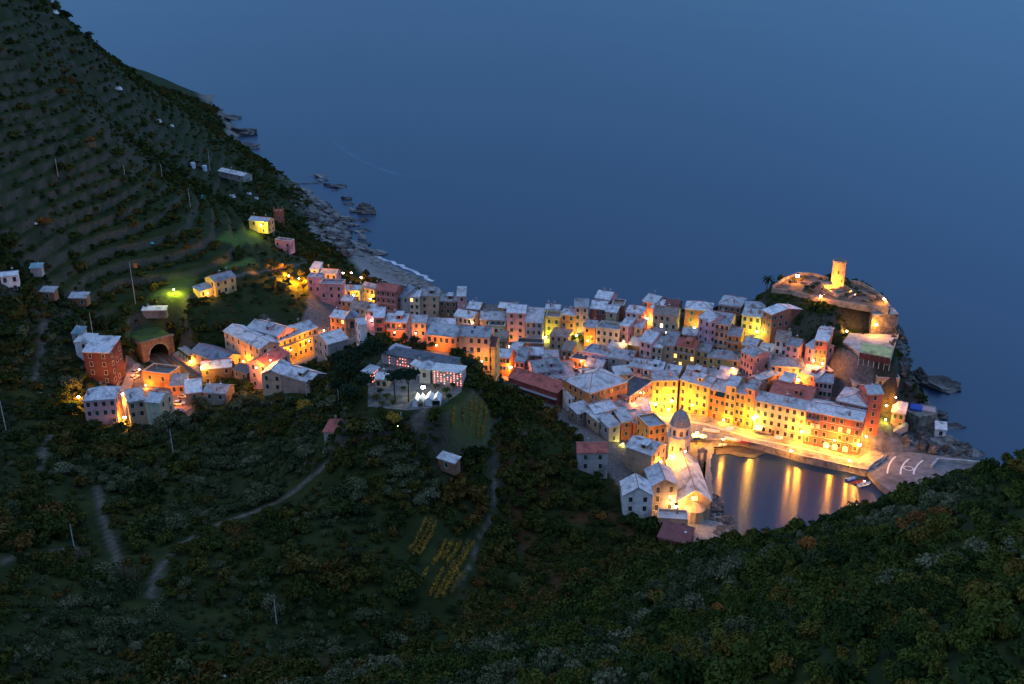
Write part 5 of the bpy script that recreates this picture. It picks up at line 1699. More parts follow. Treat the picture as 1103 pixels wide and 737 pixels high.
# white sheets over tables near the barn, and other pale litter
for k, (px, py, w_, lab) in enumerate([(250, 212, 3.4, 'crumpled white sheet left in the garden below the tin roofed barn'), (268, 209, 3.0, 'bright white sheet in the middle of the garden below the barn'),
                                       (276, 214, 2.6, 'small white sheet right of the brightest sheet below the barn'), (219, 213, 3.0, 'greenish plastic cover on the terrace left of the white sheets'),
                                       (128, 96, 3.6, 'pale sheet on the upper terrace near the ridge'), (171, 131, 3.4, 'white rag heap on rocks near the ridge path'), (185, 136, 2.6, 'bluish white sheet beside the ridge path'),
                                       (59, 14, 4.0, 'pinkish white tarpaulin on the crest at the top left'), (38, 241, 1.6, 'tiny white sheet hanging beside the rusty tree'), (164, 262, 1.6, 'small turquoise tarpaulin on a lawn terrace'),
                                       (253, 274, 2.8, 'turquoise grey tarpaulin on the lawn below the turret'), (238, 731, 2.2, 'white rubble heap at the bottom picture edge')]):
    y0 = 120 if py > 600 else 300
    x, y, z = hit(px, py, .2, y0)
    b = MB()
    R = random.Random(k)
    N_ = 6
    hs = [[R.uniform(.3, 1.3) for i in range(N_)] for j in range(N_)]
    for i in range(N_):
        hs[0][i] = hs[-1][i] = hs[i][0] = hs[i][-1] = -.3
    vs = [((i / (N_ - 1) - .5) * w_ + R.uniform(-.2, .2), (j / (N_ - 1) - .5) * w_ * .8 + R.uniform(-.2, .2), hs[j][i] * w_ / 3) for j in range(N_) for i in range(N_)]
    b.add(vs, [(j * N_ + i, j * N_ + i + 1, (j + 1) * N_ + i + 1, (j + 1) * N_ + i) for j in range(N_ - 1) for i in range(N_ - 1)])
    mt = noise_mat('turquoise_plastic', (.04, .25, .25), (.08, .36, .36), 1.0) if 'turq' in lab or 'green' in lab else M_CANV
    nm = 'rubble_heap' if 'rubble' in lab else ('tarpaulin' if 'tarp' in lab or 'cover' in lab else 'sheet')
    tag(b.obj(nm, mt, None, (x, y, z)), lab, nm.replace('_', ' '))
# ------------------------------------------------------------------ what the line of sight meets
def scene_bvh():
    vs, fs = [], []
    bpy.context.view_layer.update()
    for o in S.objects:
        if o.type != 'MESH' or o.name.split('.')[0] in ('window', 'pane', 'shutter', 'votive_light', 'sea', 'hillside', 'ridge_cap'):
            continue
        k = len(vs)
        M = o.matrix_world
        vs += [M @ v.co for v in o.data.vertices]
        fs += [tuple(i + k for i in p.vertices) for p in o.data.polygons]
    return BVHTree.FromPolygons(vs, fs)


BV = scene_bvh()
CAM = Vector((0, 0, CAMH))


def ray(px, py):
    return (Vector(at_y(px, py, 300)) - CAM).normalized()


def surf(px, py, y0=230):
    """first built surface or ground on the line of sight"""
    d = ray(px, py)
    g = Vector(hit(px, py, 0, y0))
    h_ = BV.ray_cast(CAM + d * 60, d)
    if h_[0] is not None and (h_[0] - CAM).length < (g - CAM).length:
        return h_[0], h_[1], True
    return g, Vector((0, 0, 1)), False


# ------------------------------------------------------------------ lamps
ORANGE, AMBER, YEL, WARM, GRN, PALE = (1, .27, .012), (1, .35, .012), (1, .46, .018), (1, .50, .14), (.85, .80, .08), (1, .93, .55)
LN = [0]


def lamp_light(parent, loc, col, pw, rad=.25):
    l = bpy.data.lights.new('lamp_light', 'POINT')
    l.energy = pw * LAMP_K
    l.color = col
    l.shadow_soft_size = rad * 1.2      # just outside the glass of the lantern
    l.cycles.max_bounces = 3
    o = bpy.data.objects.new('lamp_light', l)
    o.parent = parent
    o.location = loc
    COL.objects.link(o)


def glow(col):
    return emis_mat('lamp_glow_%02d%02d%02d' % tuple(int(c * 99) for c in col), tuple(.35 + .65 * c for c in col), 30)


def wall_lamp(px, py, col, pw, label, r=.3, off=1.6, drop=0):
    r *= 1.3
    p, n, onb = surf(px, py)
    d = ray(px, py)
    off *= OFF_K
    q = p - d * off
    if onb and n.dot(d) > 0:
        n = -n
    back = p - q
    root = empty('wall_lamp', q, 0, label, 'wall lamp', 'lit wall lamps in the town')
    b = MB()
    b.lathe([(.02, -r * 1.2), (r * .7, -r * .8), (r, 0), (r * .75, r * .8), (.05, r)], 10)
    b.obj('lantern', glow(col), root)
    b = MB()
    b.lathe([(r * 1.25, r * .85), (r * .9, r * 1.15), (.05, r * 1.5)], 10)
    b.tube((0, 0, r * 1.45), (0, 0, r * 2.0), .05)
    b.tube((0, 0, r * 2.0), (back.x, back.y, r * 2.0 + .001), .05)
    b.tube((back.x * .9, back.y * .9, r * 2.0), (back.x, back.y, back.z), .05)
    b.obj('bracket', M_IRON, root)
    lamp_light(root, (0, 0, -.0), col, pw, r)
    return root


def street_lamp(px, py, col, pw, label, r=.32, hgt=4.5, y0=230, onz=None):
    """a post lamp: its lantern is on the line of sight, its foot on the ground below"""
    r *= 1.3
    if onz is not None:
        x, y, z = at_z(px, py, onz + hgt)
        g = onz
    else:
        x, y, z = hit(px, py, hgt, y0)
        g = H(x, y)
    hgt = z - g
    root = empty('street_lamp', (x, y, g), 0, label, 'street lamp', 'lit street lamps on posts')
    b = MB()
    b.lathe([(.16, -.3), (.16, .5), (.09, .6), (.06, hgt - r - .1)], 8)
    b.obj('post', M_IRON, root)
    b = MB()
    b.lathe([(.06, hgt - r), (r * .8, hgt - r * .6), (r, hgt), (r * .75, hgt + r * .7), (.1, hgt + r * .9)], 10)
    b.obj('lantern', glow(col), root)
    MB().lathe([(r * 1.2, hgt + r * .9), (r * .6, hgt + r * 1.2), (.04, hgt + r * 1.6)], 10).obj('cap', M_IRON, root)
    lamp_light(root, (0, 0, hgt), col, pw, r)
    return root


# harbour square and quay
wall_lamp(706, 435, YEL, 300, 'wall lamp in the inner corner of the harbour square', .36, 2.2)
wall_lamp(723.5, 431.5, YEL, 420, 'upper lamp on the brightest yellow facade', .36, 2.2)
wall_lamp(720, 441, YEL, 420, 'lower lamp at the doorway of the brightest yellow facade', .36, 2.4)
wall_lamp(746, 436, AMBER, 260, 'lamp on the wide yellow house behind the church dome', .2, 2.2)
wall_lamp(779, 452, AMBER, 200, 'lamp by the white shop canopy on the harbour row', .2, 2.0)
wall_lamp(811.5, 450, YEL, 1100, 'lamp between salmon tower-like house and cream facade', .36, 2.2)
wall_lamp(864, 464.5, AMBER, 900, 'lamp between cream facade and red quay house', .38, 2.2)
wall_lamp(899, 474, AMBER, 500, 'lamp on the red quay house above its lit arches', .22, 2.2)
wall_lamp(891, 481, YEL, 60, 'small lamp left of the lit arches of the red quay house', .22, 1.2)
wall_lamp(926, 479, AMBER, 900, 'very bright lamp at the seaward corner of the red quay house', .42, 2.2)
wall_lamp(933, 470, AMBER, 260, 'lamp at the foot of the slim red tower house', .25, 2.0)
street_lamp(751, 466, AMBER, 700, 'post lamp on the square beside the church dome', .36, 4.5, onz=2.65)
street_lamp(852, 485.5, AMBER, 260, 'low post lamp at the middle of the quay edge', .28, 2.4, onz=2.65)
street_lamp(915, 496, AMBER, 260, 'small post lamp at the bend of the quay', .22, 2.6, onz=2.65)
street_lamp(779, 473, AMBER, 380, 'post lamp above the boats on the slipway', .26, 3, onz=2.65)
wall_lamp(931, 518, AMBER, 160, 'lamp over the moored boats at the pier', .26, 2.2)
# church
wall_lamp(728, 545, WARM, 360, 'white hot lamp on the church annexe roof', .45, 2.0)
wall_lamp(746, 536, AMBER, 120, 'lamp over the round end window of the nave', .22, 1.6)
wall_lamp(722, 491, YEL, 320, 'lamp at the base of the domed church tower', .25, 1.8)
wall_lamp(712, 497, AMBER, 180, 'lamp in the alley between presbytery and oratory', .2, 1.8)
wall_lamp(671, 478, GRN, 60, 'yellowish lamp left of the tan house with large pale roof', .2, 1.4)
wall_lamp(738, 486, AMBER, 260, 'lamp facing the church tower from the nave roof', .2, 5.0)
# town
wall_lamp(550, 395.5, ORANGE, 520, 'large street light above the ridge of the long red building', .42, 1.8)
wall_lamp(548, 373, YEL, 220, 'lamp in the alley under the tallest pinkish white house', .26, 1.8)
wall_lamp(588, 363, GRN, 170, 'greenish alley lamp left of the tan house with brown roof', .26, 1.8)
wall_lamp(621, 361, GRN, 190, 'greenish garden lamp below the orange pyramid roof house', .24, 2.4)
wall_lamp(633, 367, YEL, 180, 'lamp on the orange house beside the garden', .2, 1.8)
wall_lamp(626, 389, ORANGE, 160, 'lamp over the orange terrace frame', .2, 1.6)
wall_lamp(672, 368, YEL, 90, 'small lamp right of the cream terrace house', .2, 1.4)
wall_lamp(697, 343, ORANGE, 560, 'tall orange flame-like lamp in the middle of the upper lane', .46, 2.2)
wall_lamp(748, 353, GRN, 260, 'yellow green lamp in the alley under the red block', .28, 2.0)
wall_lamp(815.5, 357, GRN, 260, 'yellow green lamp under the yellow house near the palm', .3, 2.0)
wall_lamp(859.5, 409, AMBER, 520, 'bright lamp in the lane behind the terracotta roof', .42, 2.2)
wall_lamp(876, 388.5, AMBER, 260, 'lamp left of the tall crimson house', .24, 2.0)
wall_lamp(886, 391.5, ORANGE, 240, 'lamp at the foot of the tall crimson house', .26, 1.8)
wall_lamp(790, 397, ORANGE, 130, 'lamp under the rounded dark slate roof', .18, 1.6)
wall_lamp(509, 347.5, AMBER, 70, 'small lamp beside the cream house with one red window', .22, 1.4)
wall_lamp(399, 322, YEL, 190, 'yellow lamp beside the raspberry red house', .28, 1.8)
wall_lamp(381, 318, YEL, 100, 'lamp by the yellow lit small house', .2, 1.5)
wall_lamp(470, 372, ORANGE, 150, 'lamp on the orange lit basement house', .16, 2.6)
wall_lamp(519, 389, AMBER, 150, 'lamp at the foot of the house with dark red roof', .16, 2.6)
wall_lamp(425, 358, ORANGE, 110, 'lamp under the salmon house balcony', .16, 2.4)
wall_lamp(448, 359, ORANGE, 110, 'lamp under the peach orange house', .16, 2.4)
wall_lamp(349, 356, ORANGE, 170, 'lamp at the walled yard by the orange lit house', .18, 2.0)
wall_lamp(400, 345.5, (1, .5, .45), 30, 'pinkish lamp left of the red house with steep roof', .22, 1.2)
wall_lamp(690, 423, ORANGE, 90, 'lamp on the terrace of the orange-red building', .18, 2.4)
wall_lamp(683, 434, ORANGE, 80, 'lamp below the terrace of the orange-red building', .16, 2.0)
for px, lab in ((369.5, 'left'), (378.5, 'middle'), (389, 'right')):
    street_lamp(px, 294 + (px > 380) * 5, ORANGE, 210, lab + ' of three orange lamps on the beach terrace', .32, 3, 330)
# orange lit bank
street_lamp(311, 297, AMBER, 3200, 'street lamp lighting the bank of bushes west of the beach', .2, 3.5, 300)
street_lamp(322, 300, AMBER, 2000, 'street lamp at the right end of the orange lit bank', .18, 3.0, 300)
street_lamp(187, 312, GRN, 420, 'yellow green path lamp on the grass left of the farmhouse', .2, 2.6, 280)
wall_lamp(281, 243, GRN, 220, 'yellow lamp on the small hut beside the brick turret', .22, 1.8)
wall_lamp(224, 316, YEL, 90, 'lamp at the steps of the yellow farmhouse', .16, 1.8)
# convent and station
for px, py, pw in ((262, 389, 330), (276, 396, 300), (291, 388, 260), (313, 377, 330), (333, 367, 420)):
    wall_lamp(px, py, AMBER, pw, {262: 'flood lamp under the left end of the convent flank', 276: 'flood lamp at the convent corner', 291: 'flood lamp right of the convent corner', 313: 'flood lamp under the middle of the golden convent wing', 333: 'flood lamp at the right end of the golden convent wing'}[px], .16, 3.0)
wall_lamp(205, 389, YEL, 330, 'left lamp on the long yellow platform wall', .2, 1.8)
wall_lamp(217, 396, YEL, 330, 'right lamp on the long yellow platform wall', .2, 1.8)
street_lamp(131.5, 424.5, AMBER, 620, 'upper bright lamp on the lit station stairway', .4, 3.4, 240)
street_lamp(134, 449.5, AMBER, 320, 'lower bright lamp on the lit station stairway', .36, 3.0, 240)
street_lamp(84.5, 427.5, AMBER, 520, 'lamp among bushes left of the pink hipped roof house', .34, 3.0, 240)
wall_lamp(157, 415, ORANGE, 120, 'lamp on the orange lit garage', .18, 1.8)
street_lamp(178, 432, ORANGE, 300, 'lamp over the reddish car park', .16, 4.0, 240)
street_lamp(150, 398, ORANGE, 160, 'lamp in the station street beside the parked cars', .16, 3.5, 240)
# cemetery
street_lamp(455.7, 417, PALE, 75, 'dazzling white lamp above the cemetery tents', .45, 4.2, onz=CZ)
street_lamp(429, 459, (.75, .95, .08), 420, 'greenish lamp in front of the lit tree below the cemetery', .2, 1.6, 200)
# castle hill
street_lamp(859, 297, ORANGE, 520, 'brightest lamp at the left end of the castle terrace', .6, 3.0, onz=37.8)
street_lamp(884, 319, ORANGE, 200, 'lamp on the town side rampart of the castle', .32, 2.0, onz=37.8)
street_lamp(952.5, 322, ORANGE, 210, 'lamp at the right end of the castle terrace', .32, 2.0, onz=37.8)
ct = [o for o in S.objects if o.name == 'castle_tower'][0].location
for sx_, lab in ((-6.5, 'left'), (5.5, 'right')):
    fl = empty('floodlight', (ct.x + sx_, ct.y - 6.0, 37.8), 0, lab + ' floodlight aimed at the round castle tower', 'floodlight', 'floodlights of the castle tower')
    aim = (Vector((ct.x, ct.y, 46.5)) - Vector(fl.location)).normalized()
    b = MB()
    b.tube((0, 0, 0), (0, 0, .5), .06)
    b.tube(tuple(Vector((0, 0, .6)) - aim * .25), tuple(Vector((0, 0, .6)) + aim * .1), .2, .28, 10)
    b.obj('housing', M_IRON, fl)
    MB().tube(tuple(Vector((0, 0, .6)) + aim * .101), tuple(Vector((0, 0, .6)) + aim * .13), .24, .24, 10).obj('lens', glow(AMBER), fl)
    l = bpy.data.lights.new('flood_light', 'SPOT')
    l.energy = 1500 * LAMP_K
    l.color = ORANGE
    l.spot_size = math.radians(80)
    l.spot_blend = .6
    l.shadow_soft_size = .2
    o = bpy.data.objects.new('flood_light', l)
    o.parent = fl
    o.location = Vector((0, 0, .6)) + aim * .35
    o.rotation_euler = aim.to_track_quat('-Z', 'Y').to_euler()
    COL.objects.link(o)
wall_lamp(944, 349.5, AMBER, 330, 'lamp on the rough stone face of the cliff bastion', .34, 1.8)
street_lamp(977, 365, ORANGE, 560, 'bright lamp at the seaward tip of the restaurant terrace', .44, 3.0, 300)
wall_lamp(912, 356.5, YEL, 260, 'yellow lamp behind the tall crimson house on the cliff path', .3, 2.0)
wall_lamp(955, 437, AMBER, 190, 'lamp beside the slim red tower house on the cliff stairs', .26, 1.8)
wall_lamp(954, 452, GRN, 120, 'greenish lamp under the terrace house by the cliff stairs', .22, 1.6)
wall_lamp(965, 428, ORANGE, 110, 'lamp over the pink terrace house on the cliff', .2, 1.8)

# ------------------------------------------------------------------ boats
M_HULLW = noise_mat('white_hull', (.50, .49, .47), (.70, .68, .66), 1.5, .5)
M_HULLB = noise_mat('blue_hull', (.03, .08, .22), (.05, .13, .32), 1.5, .5)
M_HULLR = noise_mat('red_hull', (.30, .04, .04), (.42, .08, .07), 1.5, .5)
BN = 0


def boat(x, y, z, rz, L_, mat, label, cover=None, cabin=False):
    root = empty('boat', (x, y, z), rz, label, 'boat', 'small boats of the harbour')
    st = [(-.5, .30, .0), (-.3, .36, 0), (0, .38, 0), (.25, .30, .03), (.42, .14, .09), (.5, .01, .16)]
    b = MB()
    vs = []
    for s, w_, up in st:
        x_, w_ = s * L_, w_ * L_ * .48
        vs += [(x_, -w_, .55 + up * L_ * .4), (x_, -w_ * .75, .08 + up), (x_, 0, -.1 + up * 1.5), (x_, w_ * .75, .08 + up), (x_, w_, .55 + up * L_ * .4), (x_, w_ * .82, .5 + up * L_ * .4), (x_, w_ * .6, .18 + up), (x_, -w_ * .6, .18 + up), (x_, -w_ * .82, .5 + up * L_ * .4)]
    fs = []
    for i in range(len(st) - 1):
        for j in range(9):
            fs.append((i * 9 + j, i * 9 + (j + 1) % 9, (i + 1) * 9 + (j + 1) % 9, (i + 1) * 9 + j))
    fs += [tuple(range(8, -1, -1)), tuple(range(45, 54))]
    b.add(vs, fs)
    b.obj('hull', mat, root)
    for s in (-.25, .05):
        MB().box(s * L_ - .12, -.14 * L_, .36, s * L_ + .12, .14 * L_, .42).obj('thwart', M_WOOD, root)
    if cover:
        MB().slab([(-.45 * L_, -.16 * L_, .62), (.3 * L_, -.14 * L_, .66), (.3 * L_, 0, .95), (-.45 * L_, 0, .9)], .04).slab([(-.45 * L_, .001, .9), (.3 * L_, .001, .95), (.3 * L_, .14 * L_, .66), (-.45 * L_, .16 * L_, .62)], .04).obj('cover', cover, root)
    if cabin:
        MB().box(-.12 * L_, -.11 * L_, .5, .16 * L_, .11 * L_, 1.5).box(-.15 * L_, -.13 * L_, 1.5, .18 * L_, .13 * L_, 1.6).obj('cabin', M_HULLW, root)
        MB().box(.162 * L_, -.09 * L_, 1.0, .17 * L_, .09 * L_, 1.4).obj('windscreen', M_GLASS, root)
    return root


for px, py, z, rz, L_, m_, lab, cv, cb in [
        (910, 507, -.05, 2.6, 7.0, M_HULLW, 'white motorboat with cabin moored at the quay bend', None, True),
        (917, 517, -.05, .5, 5.0, M_HULLB, 'blue covered boat moored left of the pier lamp', M_BLUED, False),
        (924, 520.5, -.05, .4, 4.6, M_HULLR, 'red boat moored beside the blue covered boat', None, False),
        (931, 523, -.05, .4, 5.0, M_HULLW, 'white open boat moored closest to the wooded slope', None, False),
        (766, 465, 2.75, -.35, 6.2, M_HULLW, 'long white boat pulled up on the square behind the post lamp', M_CANV, False),
        (789, 474.5, 2.75, -.5, 5.6, M_HULLW, 'white boat with pale cover laid up at the quay edge', M_CANV, False),
        (754, 473.5, 2.75, .2, 4.6, M_HULLB, 'dark blue rowing boat on the square beside the church', None, False),
        (776, 480.5, .9, .1, 4.8, M_HULLW, 'white rowing boat drawn up on the dark sand spit', None, False),
        (801, 477.5, 2.75, -.3, 4.4, M_HULLR, 'red rowing boat on the quay above the sand spit', None, False),
        (738, 478, 2.9, .9, 4.4, M_HULLW, 'small white boat in the corner between church tower and square', None, False)]:
    x, y, _ = at_z(px, py, z)
    if 0.5 < z < 2:
        z = max(z, H(x, y) + .15)
    boat(x, y, z, rz, L_, m_, lab, cv, cb)

# parasols on the square
for px, py, lab in [(748, 468.5, 'cream parasol on the square beside the church dome'), (757, 469, 'cream parasol right of the dome on the square'), (839, 470.5, 'white parasol under the cream quay facade'), (786, 461, 'white parasol in front of the orange quay house')]:
    x, y, z = at_z(px, py, 2.65 + 2.4)
    r_ = empty('parasol', (x, y, 2.65), 0, lab, 'parasol', 'parasols on the harbour square')
    MB().tube((0, 0, 0), (0, 0, 2.5), .04).obj('pole', M_WOOD, r_)
    MB().lathe([(1.6, 2.1), (1.62, 2.15), (.8, 2.55), (.05, 2.8)], 8).obj('canopy', M_CANV, r_)
# shop canopy on the row, arches under the red house
p, n, _ = surf(770, 455)
MB()
h7 = HG['tall houses along the harbour quay'][7]
for k, u in enumerate((.36, .50, .66)):
    b = MB()
    pts = [(-.85, 0), (.85, 0)] + [(.85 * math.cos(t), 1.3 + .85 * math.sin(t)) for t in np.linspace(0, math.pi, 9)]
    n = len(pts)
    b.add([(q[0], -.08, q[1]) for q in pts] + [(q[0], .04, q[1]) for q in pts], [tuple(range(n))] + [((i + 1) % n, i, i + n, (i + 1) % n + n) for i in range(n)])
    b.obj('arcade_arch', M_LIT, h7, (u * 21.5, 0, 2.65 - h7.location.z + .1))
# ------------------------------------------------------------------ cars
M_TYRE = noise_mat('tyre_rubber', (.01, .01, .01), (.025, .025, .025), 3)


def car(x, y, z, rz, paint, label):
    root = empty('car', (x, y, z), rz, label, 'car', 'cars parked near the station')
    b = MB()
    pr = [(-2.0, .35), (-2.02, .75), (-1.75, .92), (-1.35, 1.0), (.75, .98), (1.75, .82), (2.0, .62), (2.02, .35)]
    n = len(pr)
    b.add([(p[0], -.82, p[1]) for p in pr] + [(p[0], .82, p[1]) for p in pr], [tuple(range(n)), tuple(range(2 * n - 1, n - 1, -1))] + [((i + 1) % n, i, i + n, (i + 1) % n + n) for i in range(n)])
    b.obj('body', paint, root)
    cb = MB()
    cb.add([(-1.6, -.76, .98), (.9, -.76, .98), (.9, .76, .98), (-1.6, .76, .98), (-1.2, -.62, 1.45), (.2, -.62, 1.45), (.2, .62, 1.45), (-1.2, .62, 1.45)],
           [(4, 5, 6, 7), (0, 1, 5, 4), (1, 2, 6, 5), (2, 3, 7, 6), (3, 0, 4, 7)])
    c_ = cb.obj('cabin', M_GLASS, root)
    MB().box(-1.18, -.6, 1.452, .18, .6, 1.5).obj('roof', paint, c_)
    for sx_ in (-1.25, 1.25):
        for sy_ in (-.84, .84):
            MB().tube((sx_, sy_ - .1, .32), (sx_, sy_ + .1, .32), .32, n=12).obj('wheel', M_TYRE, root)
    for sy_ in (-.6, .6):
        MB().box(2.0, sy_ - .15, .6, 2.03, sy_ + .15, .72).obj('headlight', M_TRIM, root)
    return root


M_CW = noise_mat('white_car_paint', (.6, .6, .6), (.7, .7, .7), .5, .3, spec=.5)
M_CB = noise_mat('blue_car_paint', (.02, .10, .35), (.03, .14, .42), .5, .3, spec=.5)
M_CD = noise_mat('dark_car_paint', (.02, .02, .03), (.04, .04, .05), .5, .3, spec=.5)
M_CS = noise_mat('silver_car_paint', (.32, .33, .35), (.42, .43, .45), .5, .3, spec=.5)
for px, py, rz, m_, lab, onz in [(193, 436, .15, M_CW, 'white hatchback parked in the reddish car park', SZ + .6), (191, 445, .2, M_CB, 'bright blue car at the near side of the car park', SZ + .6), (180.5, 444, .1, M_CD, 'dark car left of the bright blue car', SZ + .6),
                                 (147, 402, 1.2, M_CS, 'silver car in the station street nearest the tunnel', None), (145, 408, 1.2, M_CW, 'white car behind the silver car in the station street', None), (198, 428.5, .15, M_CS, 'silver car at the rear of the car park', SZ + .6)]:
    if onz:
        x, y, z = at_z(px, py, onz)
    else:
        x, y, z = hit(px, py, 0, 240)
    car(x, y, z, rz, m_, lab)

# ------------------------------------------------------------------ poles, wires
def pole(px, py0, py1, label, cross=False, y0=200, mat=None):
    x, y, z = hit(px, py1, 0, y0)
    top = CAMH - y * tt(py0)
    root = empty('utility_pole', (x, y, z), 0, label, 'utility pole', 'utility poles')
    MB().tube((0, 0, -.5), (0, 0, top - z), .16, .10, n=8).obj('post', mat or M_CONC, root)
    if cross:
        MB().box(-.9, -.06, top - z - .7, .9, .06, top - z - .55).obj('crossarm', M_IRON, root)
        for u in (-.8, 0, .8):
            MB().tube((u, 0, top - z - .55), (u, 0, top - z - .3), .05).obj('insulator', M_TRIM, root)
    return Vector((x, y, top))


POLES = [(63, 171, 192, 'leftmost thin pole on the upper terraces'), (135, 178, 193, 'thin pole on the terraces below the ridge huts'), (175, 177, 193, 'thin pole left of the water tanks'), (226.5, 160, 184, 'tall thin pole beside the right water tank'),
         (205, 203, 223, 'thin pole on the terrace left of the white sheets'), (146, 283, 327, 'pole with an orange sign on the lower terraces'), (102, 337, 372, 'thin dark pole behind the dark red brick block'), (7, 432, 466, 'pale pole at the left picture edge below the station'),
         (186.5, 462, 488, 'pole with crossarm among the trees below the car park'), (331, 411, 434, 'left of two pale poles by the cemetery slope'), (365, 419, 435, 'right of two pale poles by the cemetery slope'),
         (432.5, 444, 459, 'white post beside the lit tree below the cemetery'), (80, 565, 590, 'thin dark pole on the lower left slope'), (298, 646, 672, 'thin post in the middle of the lower olive slope')]
PT = [pole(a, b_, c_, l_, 'crossarm' in l_, 120 if c_ > 440 else 200) for a, b_, c_, l_ in POLES]
sg = at_y(146, 286, PT[5].y)
tag(MB().box(-.7, -.35, -.9, .7, -.2, .9).obj('orange_sign', noise_mat('orange_board', (.42, .13, .03), (.55, .2, .06), 1), None, sg), 'small orange board fixed on the pole of the lower terraces', 'sign')


def wire(a, b_, sag, label):
    b = MB()
    prev = None
    c0_ = (a + b_) / 2
    for t in np.linspace(0, 1, 15):
        p = a.lerp(b_, t)
        p.z -= sag * 4 * t * (1 - t)
        p = p - c0_
        if prev is not None:
            b.tube(prev, p, .035, n=4, caps=False)
        prev = p
    tag(b.obj('power_cable', M_IRON, None, c0_), label, 'cable')


wire(PT[8], PT[9] + Vector((0, 0, -1)), 2.5, 'overhead cable from the crossarm pole to the cemetery slope')
wire(PT[9], PT[10], 1.0, 'overhead cable between the two pale poles')
wire(PT[7], PT[8], 2.5, 'overhead cable from the left edge to the crossarm pole')

# ------------------------------------------------------------------ rocks
M_ROCK = noise_mat('coast_rock', (.028, .026, .025), (.10, .095, .09), .5, .8, (.17, .16, .155), .22, bump=.8, spec=.4)
M_ROCKP = noise_mat('pale_rock', (.10, .097, .094), (.34, .33, .32), .35, .85, (.10, .095, .09), .2, bump=.8)


def rock_mesh(seed, flat=.5):
    import bmesh
    bm = bmesh.new()
    bmesh.ops.create_icosphere(bm, subdivisions=4, radius=1)
    R = np.random.default_rng(seed)
    pl = [(Vector(R.normal(size=3)).normalized(), R.uniform(.42, .85)) for _ in range(11)]
    st = Vector((R.normal() * .5, R.normal() * .5, 1)).normalized()
    ofs = R.uniform(0, 50)
    for v in bm.verts:
        for n_, d in pl:
            k = v.co.dot(n_) - d
            if k > 0:
                v.co -= n_ * k
        p = v.co
        lay = p.dot(st) * 5 + ofs
        fr_ = lay - math.floor(lay)
        rid = abs(float(vnoise(np.array(p.x * 3 + ofs), np.array(p.y * 3 + p.z * 4), seed)))
        v.co *= 1 + .10 * (1 if fr_ > .45 else -1) * .5 + .30 * rid - .12
        v.co.z *= flat
    me = bpy.data.meshes.new('rock')
    bm.to_mesh(me)
    bm.free()
    return me


RM = [rock_mesh(k, f) for k, f in enumerate((.55, .75, .45, .85, .6))]
RMP = [m.copy() for m in RM]
for m in RM:
    m.materials.append(M_ROCK)
for m in RMP:
    m.materials.append(M_ROCKP)


def rock(px, py, z, sx_, sy_, sz_, rz, k, label, group=None, pale=False, cat='rock'):
    x, y, _ = at_z(px, py, z)
    o = link('sea_rock', (RMP if pale else RM)[k], None, (x, y, z), rz)
    o.scale = (sx_ * 1.12, sy_ * 1.12, sz_ * 1.5)
    return tag(o, label, cat, group)


rock(1006, 417, -.5, 8.8, 6, 9, -.45, 0, 'big dark rock standing in the sea off the restaurant cliff')
rock(993, 411, -.5, 4.5, 4, 6, .3, 3, 'dark rock shoulder left of the big sea rock')
rock(1024, 461, -.5, 6.5, 2.6, 3, -.2, 2, 'low long dark reef right of the sea bastion')
rock(1010, 451, -.5, 3.5, 3, 3.5, .6, 1, 'dark rock between sea bastion and reef')
rock(335, 198.5, -.3, 7, 2.2, 1.8, .05, 2, 'flat slab rock awash at the tip of the western point')
rock(362, 202, -.3, 7, 4.5, 4.5, .1, 0, 'dark double rock at the tip of the western point')
rock(352, 200, -.3, 2.5, 2, 2.2, .4, 1, 'small rock between slab and double rock of the western point')
rock(397, 229.5, -.3, 8.5, 5, 6, -.5, 3, 'largest dark rock jutting out from the western point')
rock(390, 238.5, -.3, 5, 3, 3, -.3, 4, 'lower dark rock in front of the largest jutting rock')
rock(373, 215, -.3, 3.6, 2.5, 2.5, .2, 1, 'small dark rock left above the largest jutting rock')
rock(377, 221, -.3, 4.0, 2.5, 2.5, -.2, 2, 'low dark rock left of the largest jutting rock')
rock(387, 263, .3, 6, 3.5, 3.2, -.3, 0, 'dark boulder on the shore above the grey beach')
rock(410, 273.5, .2, 5, 3.2, 2.6, .5, 3, 'pale block at the water edge of the grey beach', pale=True)
rock(397, 271, .6, 4, 2.8, 2, .2, 4, 'pale flat block left of the block at the water edge', pale=True)
R = random.Random(5)
for k in range(150):
    f = R.random()
    px = 306 + f * 82 + R.uniform(-16, 16)
    py = 200 + f * 72 + R.uniform(-16, 16) - 4
    x, y, z = hit(px, py, 0, 380)
    if z > 14 or (y > 760):
        continue
    s = R.uniform(1.6, 5.2) if R.random() < .6 else R.uniform(1.0, 2.0)
    o = link('shore_boulder', (RMP if R.random() < .5 else RM)[R.randrange(5)], None, (x, y, max(z, -.2) + .1), R.uniform(-.9, .2))
    o.scale = (s * R.uniform(1, 1.8), s * .8, s * R.uniform(.9, 1.5))
    o.rotation_euler[1] = R.uniform(-.25, .25)
    tag(o, 'grey tilted boulder on the rocky western shore', 'rock', 'boulders of the western shore')
for k in range(90):
    px, py = R.uniform(764, 798), R.uniform(536, 582)
    if px < 764 + (py - 536) * .05 or px > 772 + (py - 530) * .6:
        continue
    x, y, z = at_z(px, py, .1)
    z = max(H(x, y), -.2)
    s = R.uniform(.5, 1.7)
    o = link('harbour_stone', RM[R.randrange(5)], None, (x, y, z), R.uniform(0, 3))
    o.scale = (s * 1.5, s, s * .8)
    tag(o, 'dark stone on the pebble shore beside the church', 'rock', 'stones on the pebble shore beside the church')
